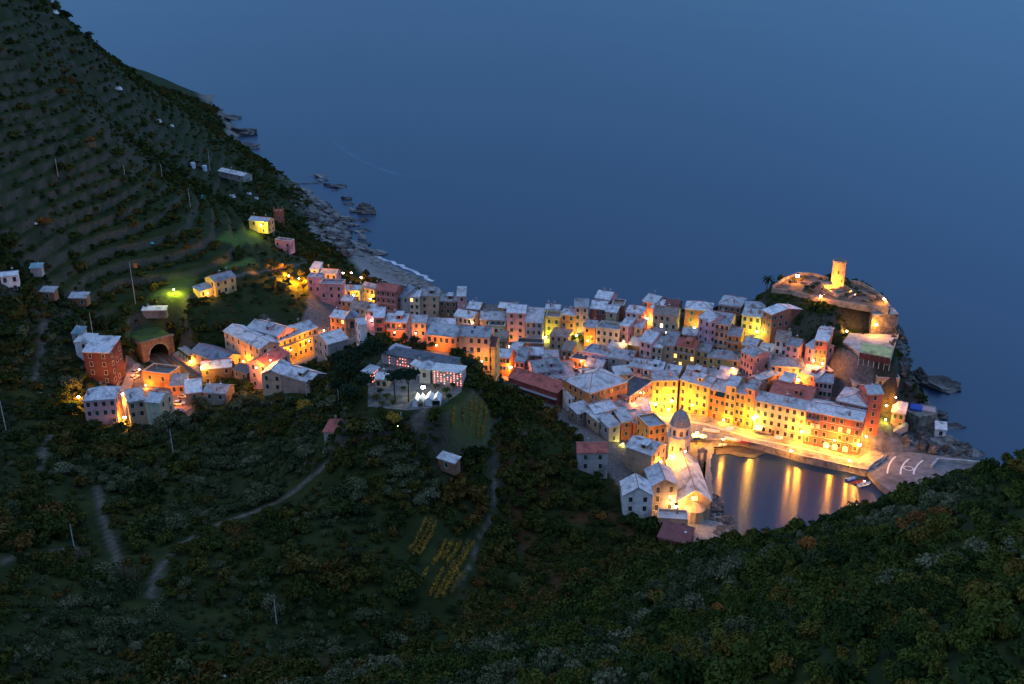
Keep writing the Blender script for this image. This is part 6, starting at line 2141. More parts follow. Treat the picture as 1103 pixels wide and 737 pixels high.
for k, (px, py, lab) in enumerate([(246, 128, 'outer rock of the far headland at the upper left'), (262, 145, 'inner rock of the far headland at the upper left'), (232, 121, 'rock wall at the top of the far headland'), (243, 137, 'rock between the two points of the far headland'), (270, 160, 'rock at the near foot of the far headland')]):
    x, y, _ = at_z(px, py, 0)
    o = link('headland_rock', RM[k % 5], None, (x, y, -.5), .4 * k)
    o.scale = (13, 10, 12)
    tag(o, lab, 'rock')
for k in range(58):
    if k < 34:
        t = R.random()
        px, py = 962 + t * 22 + R.uniform(-8, 6), 342 + t * 62 + R.uniform(-10, 14)
        lab, grp = 'dark crag on the seaward cliff below the castle terrace', 'crags of the castle cliff'
    else:
        t = R.random()
        px, py = 976 + t * 70 + R.uniform(-6, 6), 470 + t * 16 + R.uniform(-6, 8)
        lab, grp = 'dark boulder at the foot of the sea bastion', 'boulders below the sea bastion'
    x, y, z = hit(px, py, 0, 285)
    if z < -.5 or y > 430:
        continue
    s = R.uniform(1.2, 3.2) if k < 34 else R.uniform(.8, 2.2)
    o = link('cliff_rock', RM[R.randrange(5)], None, (x, y, z), R.uniform(-1, 1))
    o.scale = (s * R.uniform(1, 1.5), s, s * R.uniform(1.2, 2.2))
    o.rotation_euler[0] = R.uniform(-.3, .3)
    tag(o, lab, 'rock', grp)
# dark sand spit in the harbour
sp = pz([(770, 484), (780, 479), (800, 477.5), (818, 482), (824, 488), (812, 493.5), (796, 492), (786, 489), (772, 490)], .25)
struct(MB().prism(sp, -1, .28).obj('sand_spit', noise_mat('wet_sand', (.05, .04, .032), (.11, .09, .07), .6, .6)))
# ------------------------------------------------------------------ vegetation
def leaf_mat(name, cols, attr=False):
    m, nt, N, L, B = newmat(name)
    tc = N.new('ShaderNodeTexCoord')
    n = N.new('ShaderNodeTexNoise')
    n.inputs['Scale'].default_value = 1.3
    n.inputs['Detail'].default_value = 3
    L.new(tc.outputs['Object'], n.inputs['Vector'])
    if attr:
        a = N.new('ShaderNodeAttribute')
        a.attribute_name = 'tint'
        src = a.outputs['Fac']
    else:
        a = N.new('ShaderNodeObjectInfo')
        src = a.outputs['Random']
    ad = N.new('ShaderNodeMath')
    ad.operation = 'MULTIPLY_ADD'
    L.new(n.outputs['Fac'], ad.inputs[0])
    ad.inputs[1].default_value = .5
    L.new(src, ad.inputs[2])
    sb = N.new('ShaderNodeMath')
    sb.operation = 'SUBTRACT'
    L.new(ad.outputs[0], sb.inputs[0])
    sb.inputs[1].default_value = .25
    r = N.new('ShaderNodeValToRGB')
    el = r.color_ramp.elements
    el[0].position, el[1].position = 0, 1
    el[0].color, el[1].color = (*cols[0], 1), (*cols[-1], 1)
    for i, c in enumerate(cols[1:-1]):
        e = el.new((i + 1) / (len(cols) - 1))
        e.color = (*c, 1)
    L.new(sb.outputs[0], r.inputs[0])
    L.new(r.outputs[0], B.inputs['Base Color'])
    B.inputs['Roughness'].default_value = .8
    B.inputs['Specular IOR Level'].default_value = .07
    return m


C_EVER = [(.012, .026, .006), (.022, .040, .008), (.036, .054, .009), (.056, .066, .011), (.092, .066, .012)]
C_OLIV = [(.022, .034, .013), (.042, .056, .022), (.072, .083, .038), (.118, .126, .070)]
C_RUST = [(.10, .045, .012), (.16, .068, .016), (.21, .085, .020)]
C_DARK = [(.010, .024, .012), (.018, .036, .016)]
C_VINE = [(.20, .13, .02), (.28, .17, .025), (.16, .12, .03)]
C_MACC = [(.013, .024, .006), (.025, .040, .008), (.044, .050, .009), (.066, .052, .012), (.085, .048, .012)]
L_EVER, L_OLIV, L_RUST, L_DARK, L_VINE = leaf_mat('evergreen_leaves', C_EVER), leaf_mat('olive_leaves', C_OLIV), leaf_mat('rusty_leaves', C_RUST), leaf_mat('dark_needles', C_DARK), leaf_mat('yellow_vine_leaves', C_VINE)
S_EVER, S_OLIV, S_MACC = leaf_mat('scrub_leaves', C_EVER, True), leaf_mat('olive_scrub_leaves', C_OLIV, True), leaf_mat('terrace_scrub_leaves', C_MACC, True)
M_BARK = noise_mat('bark', (.035, .027, .02), (.09, .07, .052), 2.5, .95)


def cloud(n, size, lobes, seed, flat=.8, shape='round'):
    """leaf-clump quads spread through a lumpy crown; unit radius"""
    R = np.random.default_rng(seed)
    if shape == 'round':
        c = R.normal(size=(lobes, 3))
        c /= np.linalg.norm(c, axis=1)[:, None]
        c *= R.uniform(.25, .68, (lobes, 1))
        c[:, 2] = np.abs(c[:, 2]) * .9 - .12
        rad = R.uniform(.28, .55, lobes)
    elif shape == 'umbrella':
        t = R.uniform(0, 2 * np.pi, lobes)
        rr = np.sqrt(R.uniform(0, 1, lobes)) * .75
        c = np.stack([rr * np.cos(t), rr * np.sin(t), R.uniform(-.1, .12, lobes)], 1)
        rad = R.uniform(.22, .36, lobes)
    else:                                          # tall
        zz = np.linspace(-.9, .9, lobes)
        t = R.uniform(0, 2 * np.pi, lobes)
        w = .28 * (1 - np.abs(zz) ** 2 * .6)
        c = np.stack([w * np.cos(t) * .5, w * np.sin(t) * .5, zz], 1)
        rad = w * R.uniform(.7, 1.1, lobes)
    pick = R.choice(lobes, n, p=rad ** 2 / (rad ** 2).sum())
    d = R.normal(size=(n, 3))
    d /= np.linalg.norm(d, axis=1)[:, None]
    d[:, 2] = np.where(d[:, 2] < -.3, -d[:, 2] * .6, d[:, 2])
    p = c[pick] + d * (rad[pick] * R.uniform(.72, 1.12, n))[:, None]
    p[:, 2] *= flat
    nn = d + R.normal(size=(n, 3)) * .55
    nn /= np.linalg.norm(nn, axis=1)[:, None]
    u = np.cross(nn, R.normal(size=(n, 3)))
    u /= np.linalg.norm(u, axis=1)[:, None] + 1e-9
    w = np.cross(nn, u)
    s = (size * R.uniform(.6, 1.4, n))[:, None]
    v = np.stack([p - u * s - w * s * .45, p + u * s * .2 - w * s * .6, p + u * s + w * s * .4, p - u * s * .25 + w * s * .65], 1).reshape(-1, 3)
    return v.astype(np.float32)


def quad_mesh(name, v, mat, tint=None):
    n = len(v) // 4
    me = bpy.data.meshes.new(name)
    me.vertices.add(len(v))
    me.vertices.foreach_set('co', v.ravel())
    me.loops.add(n * 4)
    me.loops.foreach_set('vertex_index', np.arange(n * 4, dtype=np.int32))
    me.polygons.add(n)
    me.polygons.foreach_set('loop_start', np.arange(0, n * 4, 4, dtype=np.int32))
    me.update(calc_edges=True)
    if tint is not None:
        a = me.attributes.new('tint', 'FLOAT', 'POINT')
        a.data.foreach_set('value', tint.astype(np.float32))
    me.materials.append(mat)
    return me


def visible(x, y, z, lift=1.5):
    ok = np.ones(x.shape, bool)
    zz = z + lift
    for t in np.linspace(.12, .985, 70):
        ok &= HV(x * t, y * t) < CAMH + (zz - CAMH) * t + .3
    return ok


def grid_pts(x0, x1, y0, y1, sp, seed):
    R = np.random.default_rng(seed)
    gx, gy = np.meshgrid(np.arange(x0, x1, sp), np.arange(y0, y1, sp))
    x = (gx + R.uniform(-.48, .48, gx.shape) * sp).ravel()
    y = (gy + R.uniform(-.48, .48, gy.shape) * sp).ravel()
    return x, y, R


def zone_at(nm, x, y):
    i = np.clip(np.searchsorted(GX, x), 0, len(GX) - 1)
    j = np.clip(np.searchsorted(GY, y), 0, len(GY) - 1)
    return ZONES[nm][j, i]


BUILT = np.zeros(XX.shape)
for P in FOOT + [CPOLY, QP]:
    P = [tuple(p[:2]) for p in P]
    xs, ys = [p[0] for p in P], [p[1] for p in P]
    i0, i1 = np.searchsorted(GX, [min(xs) - 4, max(xs) + 4])
    j0, j1 = np.searchsorted(GY, [min(ys) - 4, max(ys) + 4])
    sx_, sy_ = XX[j0:j1, i0:i1], YY[j0:j1, i0:i1]
    BUILT[j0:j1, i0:i1] = np.maximum(BUILT[j0:j1, i0:i1], (inside(sx_, sy_, P) | (seg_dist(sx_, sy_, P) < 1.3)).astype(float))
ZONES['built'] = BUILT
VINE = []
for a in [((465, 562), (446, 600)), ((470, 566), (452, 600)), ((480, 585), (467, 609)), ((487, 586), (476, 606)), ((505, 586), (484, 615)), ((511, 586), (491, 615)),
          ((489, 617), (470, 648)), ((494, 618), (477, 647)), ((461, 616), (455, 628)), ((497, 586), (481, 610)), ((459, 562), (441, 596)), ((478, 617), (463, 645)), ((501, 618), (486, 642)),
          ((500, 437), (499, 456)), ((508, 436), (507, 462)), ((519, 436), (514, 472)), ((524, 442), (519, 474)), ((490, 442), (487, 462)), ((514, 432), (511, 446))]:
    VINE.append([Vector(hit(*p, 0, 190)) for p in a])
VM = np.zeros(XX.shape)
for a, b_ in VINE:
    i0, i1 = np.searchsorted(GX, [min(a.x, b_.x) - 4, max(a.x, b_.x) + 4])
    j0, j1 = np.searchsorted(GY, [min(a.y, b_.y) - 4, max(a.y, b_.y) + 4])
    VM[j0:j1, i0:i1] = np.maximum(VM[j0:j1, i0:i1], (seg_dist(XX[j0:j1, i0:i1], YY[j0:j1, i0:i1], [a[:2], b_[:2]], False) < 3.0).astype(float))
ZONES['vine'] = VM


CL = np.zeros(XX.shape)
for P_, w_ in PATHS[:3] + [PATHS[9], PATHS[8]]:
    for dy_ in (0, -1.6, -3.2):
        CL = np.maximum(CL, (seg_dist(XX, YY, [(q[0], q[1] + dy_) for q in P_], False) < w_ + 1.1).astype(float))
ZONES['clear'] = CL


def free(x, y, town_ok=False):
    ok = (zone_at('built', x, y) < .5) & (zone_at('z_path', x, y) < .25) & (zone_at('z_beach', x, y) < .3) & (zone_at('vine', x, y) < .5)
    ok &= zone_at('clear', x, y) < .5
    if not town_ok:
        ok &= zone_at('z_town', x, y) < .5
    return ok & (HV(x, y) > 1.5)


def frame(x, y, z, m=25):
    px, py = project(x, y, z)
    return (px > -m) & (px < 1103 + m) & (py > -m) & (py < 737 + m * 1.6)


RIDGE = [(380, 1000), (400, 780), (438, 724), (540, 689), (640, 650), (700, 614), (760, 585), (820, 573), (900, 552), (1000, 516), (1103, 483), (1180, 460), (1400, 400), (1400, 1000)]
# --- near right hill -------------------------------------------------
x, y, R = grid_pts(-60, 165, 40, 200, 2.0, 1)
z = HV(x, y)
px, py = project(x, y, z)
k = inside(px, py, RIDGE) & (y < 195) & frame(x, y, z, 200) & free(x, y)
k &= visible(x, y, z, 1.2)
x, y, z = x[k], y[k], z[k]
nz = fbm(x / 9, y / 9, 3, 60)
r = np.clip(R.lognormal(.2, .45, len(x)) * (1.0 + .5 * nz), .55, 2.7)
keep = R.random(len(x)) < np.clip(1.05 - .3 * (r - 1.2), .35, 1)
x, y, z, r, nz = x[keep], y[keep], z[keep], r[keep], nz[keep]
tint = np.clip(.45 + .4 * fbm(x / 6, y / 6, 2, 90) + R.normal(0, .2, len(x)), 0, 1)
kind = np.where(fbm(x / 14, y / 14, 2, 130) + R.normal(0, .22, len(x)) > .33, 1, 0)
RH = dict(x=x, y=y, z=z, r=r, t=tint, k=kind)
# --- bowl, spur flank and everything nearer than the town -------------
GY_, GX_ = np.gradient(ZZ, GY, GX)
SLOPE = np.hypot(GX_, GY_)
ZONES['slope'] = SLOPE
x, y, R = grid_pts(-190, 75, 110, 350, 2.45, 2)
x2, y2, _ = grid_pts(-190, 75, 110, 350, 1.45, 12)
k2 = zone_at('slope', x2, y2) > .7
x, y = np.concatenate([x, x2[k2]]), np.concatenate([y, y2[k2]])
z = HV(x, y)
px, py = project(x, y, z)
k = ~(inside(px, py, RIDGE) & (y < 200)) & frame(x, y, z, 130) & free(x, y) & (zone_at('z_lawn', x, y) < .5)
k &= visible(x, y, z, 2.0)
x, y, z = x[k], y[k], z[k]
nz = fbm(x / 16, y / 16, 3, 61)
r = np.clip(R.lognormal(.34, .46, len(x)) * (1 + .5 * nz), .6, 4.2)
keep = R.random(len(x)) < np.clip(1.0 - .25 * (r - 1.4), .4, 1) * np.clip(1.35 + 1.3 * fbm(x / 12, y / 12, 2, 64), .35, 1)
br = zone_at('z_brown', x, y)
keep &= (br < .4) | (R.random(len(x)) < .65)
x, y, z, r, nz, br = x[keep], y[keep], z[keep], r[keep], nz[keep], br[keep]
kind = np.where(fbm(x / 22, y / 22, 2, 131) + R.normal(0, .2, len(x)) > .12, 1, 0)
kind = np.where((x > -20) & (fbm(x / 22, y / 22, 2, 131) < .45), 0, kind)
tint = np.clip(.45 + .35 * fbm(x / 9, y / 9, 2, 91) + R.normal(0, .2, len(x)), 0, 1)
MB_ = dict(x=x, y=y, z=z, r=r, t=tint, k=kind)
# --- left mountain, castle hill and the sea slopes --------------------
x, y, R = grid_pts(-345, 90, 318, 1040, 2.6, 3)
z = HV(x, y)
k = frame(x, y, z, 20) & free(x, y) & ((x < -45) | (x > 60)) & (zone_at('z_rock', x, y) < .45) & (zone_at('z_lawn', x, y) < .4)
k &= visible(x, y, z, 2.0)
x, y, z = x[k], y[k], z[k]
nz = fbm(x / 26, y / 26, 3, 62)
px, py = project(x, y, z)
r = np.clip(R.lognormal(.08, .42, len(x)) * (1 + .5 * nz), .45, 3.2)
dens = np.clip(.72 + 1.1 * nz + .5 * (py < 130) * (px < 120), .25, 1)
ter_top = np.abs(np.gradient(ZZ, axis=0)[np.clip(np.searchsorted(GY, y), 0, len(GY) - 1), np.clip(np.searchsorted(GX, x), 0, len(GX) - 1)])
fr_ = FR[np.clip(np.searchsorted(GY, y), 0, len(GY) - 1), np.clip(np.searchsorted(GX, x), 0, len(GX) - 1)]
te_ = TER[np.clip(np.searchsorted(GY, y), 0, len(GY) - 1), np.clip(np.searchsorted(GX, x), 0, len(GX) - 1)]
dens = dens * (1 - te_ + te_ * np.where((fr_ > .2) & (fr_ < .55), 1.3, .22))
dens = np.where(x > 60, 1.0, dens)
keep = R.random(len(x)) < dens
x, y, z, r = x[keep], y[keep], z[keep], r[keep]
tint = np.clip(.42 + .4 * fbm(x / 15, y / 15, 2, 92) + R.normal(0, .22, len(x)), 0, 1)
LH = dict(x=x, y=y, z=z, r=r, t=tint)
x, y, R = grid_pts(78, 175, 322, 392, 1.35, 4)
z = HV(x, y)
k = frame(x, y, z, 20) & free(x, y) & (zone_at('z_rock', x, y) < .6) & visible(x, y, z, 1.5) & (z > 6)
k &= R.random(len(x)) < np.clip(.75 + fbm(x / 7, y / 7, 2, 66), .15, 1)
x, y, z = x[k], y[k], z[k]
CH = dict(x=x, y=y, z=z, r=np.clip(R.lognormal(-.15, .4, len(x)), .4, 2.2), t=np.clip(.4 + R.normal(0, .25, len(x)), 0, 1))
print('shrubs', len(RH['x']), len(MB_['x']), len(LH['x']))


def scatter(name, D, sel, templ, mat, label=None, sink=.25, flat=(.8, 1.35), seed=5):
    R = np.random.default_rng(seed)
    vs, ts = [], []
    idx = np.where(sel)[0]
    for i in idx:
        v = templ[R.integers(len(templ))]
        a = R.uniform(0, 6.283)
        c, s = np.cos(a), np.sin(a)
        r = D['r'][i]
        f = R.uniform(*flat)
        w = np.empty_like(v)
        k2 = R.uniform(.7, 1.3)
        v = v * np.array([k2, 1 / k2, 1], np.float32)
        w[:, 0] = (v[:, 0] * c - v[:, 1] * s) * r + D['x'][i]
        w[:, 1] = (v[:, 0] * s + v[:, 1] * c) * r + D['y'][i]
        w[:, 2] = v[:, 2] * r * f + D['z'][i] + r * .45
        vs.append(w)
        ts.append(np.full(len(v), D['t'][i]))
    o = link(name, quad_mesh(name, np.concatenate(vs), mat, np.concatenate(ts)))
    struct(o, 'stuff')
    return o


def shrub_proto(name, foliage, mat, label, cat, group, trunk=True, hgt=.45):
    root = empty(name, (0, 0, 0), 0, label, cat, group)
    me = quad_mesh('foliage', foliage, mat)
    o = link('foliage', me, root, (0, 0, hgt))
    b = MB()
    R = random.Random(3)
    for q in range(3 if trunk else 4):
        a = q * 2.1 + R.uniform(-.3, .3)
        tx, ty = .35 * math.cos(a), .35 * math.sin(a)
        b.tube((.05 * math.cos(a), .05 * math.sin(a), -.3), (tx * .4, ty * .4, hgt * .6), .07, .05, 5)
        b.tube((tx * .4, ty * .4, hgt * .6), (tx, ty, hgt + .25), .05, .02, 5)
    b.obj('trunk', M_BARK, root)
    return root


def place_each(D, order, protos, hgt_k=1.0, seed=8):
    R = np.random.default_rng(seed)
    first = [True] * len(protos)
    for n_, i in enumerate(order):
        j = int(R.integers(len(protos)))
        o = protos[j] if first[j] else copy_tree(protos[j])
        first[j] = False
        o.location = (D['x'][i], D['y'][i], D['z'][i] - .05)
        o.rotation_euler = (0, 0, R.uniform(0, 6.28))
        s = D['r'][i]
        k2 = R.uniform(.8, 1.22)
        o.scale = (s * k2, s / k2, s * R.uniform(.75, 1.3))


def app(D):
    return D['r'] / np.sqrt(D['x'] ** 2 + D['y'] ** 2 + (CAMH - D['z']) ** 2)


T_HI = [cloud(800, .105, 9, 100 + i, .85) for i in range(5)]
T_OL = [cloud(620, .10, 11, 130 + i, .9) for i in range(4)]
T_MD = [cloud(330, .145, 8, 160 + i, .85) for i in range(6)]
T_LO = [cloud(110, .23, 6, 190 + i, .85) for i in range(6)]
# individuals: those that show largest
LAB = {'e': ('dark evergreen shrub in the dense cover of the near right hillside', 'shrub', 'evergreen shrubs of the near right hillside'),
       'o': ('grey green olive tree among the bushes of the lower left slope', 'olive tree', 'olive trees of the lower left slope'),
       'g': ('grey leaved bush mixed into the dark scrub of the near right hillside', 'bush', 'grey leaved bushes of the near right hillside')}


def split(D, sel, n):
    idx = np.where(sel)[0]
    order = idx[np.argsort(-app(D)[idx])][:n]
    rest = sel.copy()
    rest[order] = False
    return order, rest


oe, rest_e = split(RH, RH['k'] == 0, 300)
place_each(RH, oe, [shrub_proto('evergreen_shrub', t, L_EVER, *LAB['e']) for t in T_HI])
og, rest_g = split(RH, RH['k'] == 1, 150)
place_each(RH, og, [shrub_proto('grey_bush', t, L_OLIV, *LAB['g']) for t in T_OL])
scatter('right_hill_scrub', RH, rest_e, T_MD, S_EVER)
scatter('grey_hill_scrub', RH, rest_g, T_MD, S_OLIV)
oo, rest_o = split(MB_, MB_['k'] == 1, 300)
place_each(MB_, oo, [shrub_proto('olive_tree', t, L_OLIV, *LAB['o']) for t in T_OL])
scatter('valley_scrub', MB_, MB_['k'] == 0, T_MD, S_MACC)
if rest_o.any():
    scatter('distant_olive_scrub', MB_, rest_o, T_MD, S_OLIV)
scatter('castle_hill_scrub', CH, np.ones(len(CH['x']), bool), T_LO, S_EVER)
scatter('terrace_scrub', LH, np.ones(len(LH['x']), bool), T_LO, S_MACC)


# single trees and bushes one can tell apart
def tree(px, py, hgt, rad, shape, mat, label, name='tree', cat='tree', group=None, y0=230, onz=None, n=900, sz=.09, trunk=.2, seed=1, zk=None):
    if onz is not None:
        x, y, z = at_z(px, py, onz)
    else:
        x, y, z = hit(px, py, 0, y0)
    root = empty(name, (x, y, z), 0, label, cat, group)
    if shape == 'umbrella':
        v = cloud(n, sz, 16, seed, .75, 'umbrella') * np.array([rad, rad, rad], np.float32)
        zc = hgt - rad * .25
    elif shape == 'tall':
        v = cloud(n, sz * .6, 14, seed, 1, 'tall') * np.array([rad / .3, rad / .3, hgt * .48], np.float32)
        zc = hgt * .54
    else:
        v = cloud(n, sz, 14, seed, 1) * np.array([rad, rad, (hgt - hgt * trunk) * .52], np.float32)
        zc = hgt * trunk + (hgt - hgt * trunk) * .48
    v[:, 2] += zc
    link('crown', quad_mesh('crown', v.astype(np.float32), mat), root)
    b = MB()
    R = random.Random(seed)
    tr = max(.1, hgt * .022)
    lx, ly = R.uniform(-.3, .3), R.uniform(-.3, .3)
    b.tube((0, 0, -.6), (lx, ly, zc * .6), tr * 1.3, tr, 7)
    b.tube((lx, ly, zc * .6), (lx * 1.4, ly * 1.4, zc + .2), tr, tr * .5, 7)
    for q in range(5):
        a = q * 1.26 + R.uniform(-.3, .3)
        b.tube((lx, ly, zc * R.uniform(.55, .8)), (lx + rad * .55 * math.cos(a), ly + rad * .55 * math.sin(a), zc + R.uniform(-.1, .25) * rad), tr * .5, tr * .2, 5)
    b.obj('trunk', M_BARK, root)
    return root


tree(426, 432, 9.0, 4.0, 'umbrella', L_DARK, 'left of two umbrella pines standing in the cemetery court', 'pine_tree', 'pine', onz=CZ, seed=21, n=1300, sz=.075)
tree(440, 433, 9.6, 4.2, 'umbrella', L_DARK, 'right of two umbrella pines standing in the cemetery court', 'pine_tree', 'pine', onz=CZ, seed=22, n=1300, sz=.075)
for i, (px, py, h_, rd, lab) in enumerate([(402, 402, 13, 4.0, 'tallest dark evergreen tree right of the old bell tower'), (388, 408, 12, 4.2, 'dark evergreen tree in front of the old bell tower'), (374, 418, 10, 4.0, 'dark evergreen tree below the old church nave'),
                                           (411, 390, 8, 3.2, 'dark tree at the rear left corner of the cemetery'), (392, 428, 9, 3.8, 'dark tree in front of the narrow burial wall'), (379, 438, 8, 3.6, 'lowest dark tree of the clump left of the cemetery'),
                                           (364, 402, 8, 3.2, 'dark tree under the white roof of the old church nave'), (366, 428, 7, 3.0, 'round dark tree behind the left pale pole')]):
    tree(px, py, h_, rd, 'round', L_DARK, lab, 'evergreen_tree', 'tree', 'dark trees left of the cemetery', y0=200, seed=30 + i, n=1300, sz=.085)
for i, (px, py, h_, rd, lab) in enumerate([(447, 374, 4.5, 2.4, 'dark bush under the peach orange house'), (466, 377, 4, 2.2, 'dark bush below the small pink house on the main street'), (436, 371, 4, 2, 'dark bush below the salmon house'),
                                           (505, 399, 4.5, 2.6, 'dark bush at the right end of the cemetery'), (520, 404, 4.5, 2.6, 'dark bush on the spur crest under the dark red roofed house'), (535, 412, 4.5, 2.6, 'dark bush on the spur crest left of the long red building')]):
    tree(px, py, h_, rd, 'round', L_DARK, lab, 'dark_bush', 'bush', 'dark bushes behind the cemetery', y0=255, seed=50 + i, n=800, trunk=.08)
tree(425, 460, 5, 2.4, 'round', L_VINE, 'yellow green tree lit by a lamp below the cemetery', 'lit_tree', 'tree', y0=200, seed=60, n=900, trunk=.1)
tree(330, 444, 4.5, 3.2, 'round', L_VINE, 'round yellowish bush below the left pale pole', 'yellow_bush', 'bush', y0=200, seed=61, n=900, trunk=.05)
tree(938, 535, 8, 3.2, 'round', L_DARK, 'dark tree at the edge of the wood against the pier', 'evergreen_tree', 'tree', y0=140, seed=62, n=1300, trunk=.15)
tree(107, 62, 9, 1.0, 'tall', L_DARK, 'thin cypress on the ridge at the upper left', 'cypress', 'tree', y0=350, seed=63, n=500)
tree(97, 45, 6, 3.4, 'round', L_DARK, 'bushy tree leaning over the ridge against the sea', 'ridge_tree', 'tree', y0=350, seed=64, n=700)
tree(84, 36, 5, 3.0, 'round', L_DARK, 'low tree on the ridge left of the leaning tree', 'ridge_tree', 'tree', y0=350, seed=65, n=700)
tree(70, 20, 5, 3.0, 'round', L_DARK, 'dark tree on the crest near the top left corner', 'ridge_tree', 'tree', y0=350, seed=66, n=700)
for i, (px, py, h_, rd, y0, lab) in enumerate([(978, 576, 2.8, 2.6, 120, 'rusty brown bush at the left of the rust patch on the right hill'), (993, 570, 3, 2.8, 120, 'largest rusty bush in the middle of the rust patch on the right hill'), (1010, 563, 2.8, 2.4, 120, 'rusty bush at the right of the rust patch on the right hill'),
                                               (870, 592, 2.4, 2.0, 120, 'dull rusty bush near the wood edge above the harbour'), (776, 662, 1.8, 1.5, 90, 'small rust coloured bush low on the right hill'), (707, 648, 2, 1.8, 100, 'ochre bush near the gully at the foot of the right hill'),
                                               (856, 656, 1.8, 1.6, 90, 'brownish bush in the middle of the right hill'), (48, 246, 5, 3.2, 280, 'rusty tree on the left terraces beside the tiny white sheet'), (98, 155, 3.4, 2.8, 300, 'pale reddish bush on the upper left terraces'),
                                               (495, 517, 2.2, 1.8, 180, 'small orange bush on the slope below the vineyard hut'), (556, 512, 2.4, 1.8, 200, 'rust bush at the top of the brown strips'), (600, 545, 2.4, 2, 200, 'rust bush on the slope left of the red roofed farmhouse'), (648, 560, 2.6, 2.2, 200, 'rust bush above the gully near the white chapel-like house')]):
    tree(px, py, h_, rd, 'round', L_RUST, lab, 'rusty_bush', 'bush', 'rusty autumn bushes', y0=y0, seed=70 + i, n=800, trunk=.03)
# garden plants among the houses
for i, (px, py, h_, rd, lab) in enumerate([(617, 368, 3.2, 1.8, 'green garden bush left of the garden lamp'), (625, 369, 3.4, 2.0, 'green garden bush right of the garden lamp'), (404, 326, 3, 1.5, 'leafy bush lit beside the raspberry red house'), (806, 357, 2.5, 1.3, 'lit bush in the alley under the yellow house'),
                                           (875, 313, 2.5, 1.4, 'low bush left of the round castle tower'), (915, 313, 2.2, 1.3, 'low bush right of the round castle tower'), (862, 305, 2.2, 1.3, 'bush under the brightest castle lamp'), (925, 318, 2.0, 1.2, 'bush in the middle of the castle terrace'), (851, 307, 2.0, 1.2, 'small bush at the left tip of the castle terrace')] + [(px_, py_, 1.8, 1.3, 'low dark bush in the garden beds of the castle terrace') for px_, py_ in [(868, 311), (872, 316), (880, 308), (887, 314), (910, 319), (918, 323), (922, 314), (932, 321), (938, 327), (930, 328), (944, 326), (866, 301), (884, 303), (856, 304), (913, 309), (948, 331)]]):
    tree(px, py, h_, rd, 'round', L_EVER, lab, 'garden_bush', 'bush', 'bushes of the castle terrace' if 'garden beds' in lab else 'garden bushes between the buildings', y0=300, onz=(37.8 if py < 320 and px > 840 else None), seed=90 + i, n=500, trunk=.05, sz=.12)
R = random.Random(77)
for i in range(26):
    px, py = R.uniform(288, 334), R.uniform(291, 314)
    tree(px, py, R.uniform(2.5, 4.5), R.uniform(1.4, 2.4), 'round', L_OLIV if i % 3 else L_VINE, 'bush on the orange lit bank west of the beach', 'bank_bush', 'bush', 'bushes of the orange lit bank', y0=300, seed=300 + i, n=350, trunk=.1, sz=.13)
for i, (px, py, h_, rd) in enumerate([(410, 424, 1.8, 1.3), (417, 430, 2.0, 1.4), (405, 431, 1.8, 1.3), (424, 436, 1.6, 1.2), (480, 424, 2.2, 1.5), (488, 418, 1.8, 1.2), (434, 421, 1.6, 1.1), (470, 419, 1.8, 1.2), (484, 430, 1.7, 1.2), (412, 437, 1.6, 1.2)]):
    tree(px, py, h_, rd, 'round', L_EVER, 'clipped dark bush on the cemetery forecourt', 'forecourt_bush', 'bush', 'bushes of the cemetery forecourt', onz=CZ, seed=700 + i, n=420, trunk=.05, sz=.13)
# palm
x, y, z = hit(824.5, 323, 0, 300)
top = CAMH - y * tt(300)
pr_ = empty('palm_tree', (x, y, z), 0, 'single palm tree on the skyline left of the castle terrace', 'palm')
MB().tube((0, 0, -.5), (.1, 0, (top - z) * .5), .28, .2, 8).tube((.1, 0, (top - z) * .5), (.25, 0, top - z), .2, .16, 8).obj('trunk', M_BARK, pr_)
b = MB()
for k in range(22):
    a = k * 2.399
    el = .9 - (k / 22) * 1.5
    p = Vector((.25, 0, top - z))
    dr_ = Vector((math.cos(a) * math.cos(el), math.sin(a) * math.cos(el), math.sin(el)))
    sd_ = Vector((-math.sin(a), math.cos(a), 0))
    w0 = .1
    for s in range(5):
        q = p + dr_ * .62
        w1 = [.32, .4, .36, .22, .03][s]
        b.add([p - sd_ * w0, p + sd_ * w0, q + sd_ * w1 - Vector((0, 0, .12)), q - Vector((0, 0, 0)), q - sd_ * w1 - Vector((0, 0, .12))], [(0, 1, 2, 3, 4)])
        p, w0 = q, w1
        dr_.z -= .32
        dr_.normalize()
b.obj('fronds', L_DARK, pr_)
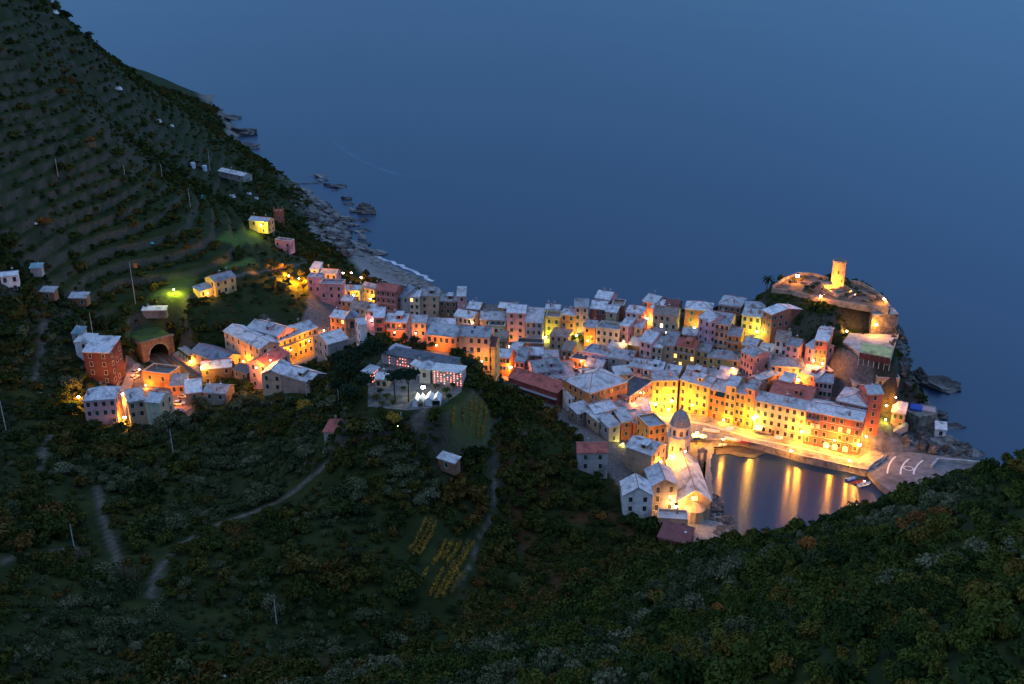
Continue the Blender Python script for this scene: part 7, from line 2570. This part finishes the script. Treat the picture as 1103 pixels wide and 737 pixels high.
# vine rows
for i, (a, b_) in enumerate(VINE):
    L_ = (b_ - a).length
    root = empty('vine_row', a, 0, ('yellow vine row climbing the slope beside the pale garden path' if i < 13 else 'short yellowed vine row just below the cemetery wall'), 'vine row', 'vine rows of the middle slope' if i < 13 else 'vine rows below the cemetery wall')
    n = int(L_ * 26)
    R2 = np.random.default_rng(400 + i)
    f = R2.random(n)
    P = np.stack([a.x + (b_.x - a.x) * f, a.y + (b_.y - a.y) * f], 1)
    zz = HV(P[:, 0], P[:, 1])
    c = np.stack([P[:, 0] - a.x + R2.normal(0, .22, n), P[:, 1] - a.y + R2.normal(0, .22, n), zz - a.z + R2.uniform(.3, 1.7, n)], 1)
    u = R2.normal(size=(n, 3)) * .13
    w = R2.normal(size=(n, 3)) * .13
    v = np.stack([c - u, c - w, c + u, c + w], 1).reshape(-1, 3).astype(np.float32)
    link('leaves', quad_mesh('leaves', v, L_VINE), root)
    for k in range(int(L_ / 5) + 1):
        t = k / max(1, int(L_ / 5))
        x, y = a.x + (b_.x - a.x) * t, a.y + (b_.y - a.y) * t
        g = H(x, y) - a.z
        MB().tube((x - a.x, y - a.y, g - .3), (x - a.x, y - a.y, g + 1.8), .05, n=5).obj('stake', M_WOOD, root)
# pale reeds
L_REED = leaf_mat('dry_reeds', [(.16, .13, .08), (.24, .20, .13)])
for i, (px, py, lab) in enumerate([(84, 602, 'tuft of pale dry reeds beside the lower left path'), (350, 722, 'stand of pale reeds at the bottom left of centre'), (372, 727, 'right stand of pale reeds at the bottom edge'), (138, 622, 'tuft of pale grass at the end of the straight path'), (560, 470, 'pale reed patch on the crest right of the vine rows'), (98, 158, 'dry reeds on the upper left terraces')]):
    x, y, z = hit(px, py, 0, 110 if py > 300 else 320)
    R2 = np.random.default_rng(500 + i)
    n = 260
    c = np.stack([R2.normal(0, 1.3, n), R2.normal(0, .9, n), np.zeros(n)], 1)
    hgt = R2.uniform(1.2, 2.8, n)
    tip = c + np.stack([R2.normal(0, .3, n), R2.normal(0, .3, n), hgt], 1)
    s = np.stack([R2.normal(0, 1, n), R2.normal(0, 1, n), np.zeros(n)], 1)
    s /= np.linalg.norm(s, axis=1)[:, None]
    v = np.stack([c - s * .05, c + s * .05, tip + s * .03, tip - s * .03], 1).reshape(-1, 3).astype(np.float32)
    o = link('reed_tuft', quad_mesh('reed_tuft', v, L_REED), None, (x, y, z - .2))
    tag(o, lab, 'reeds')
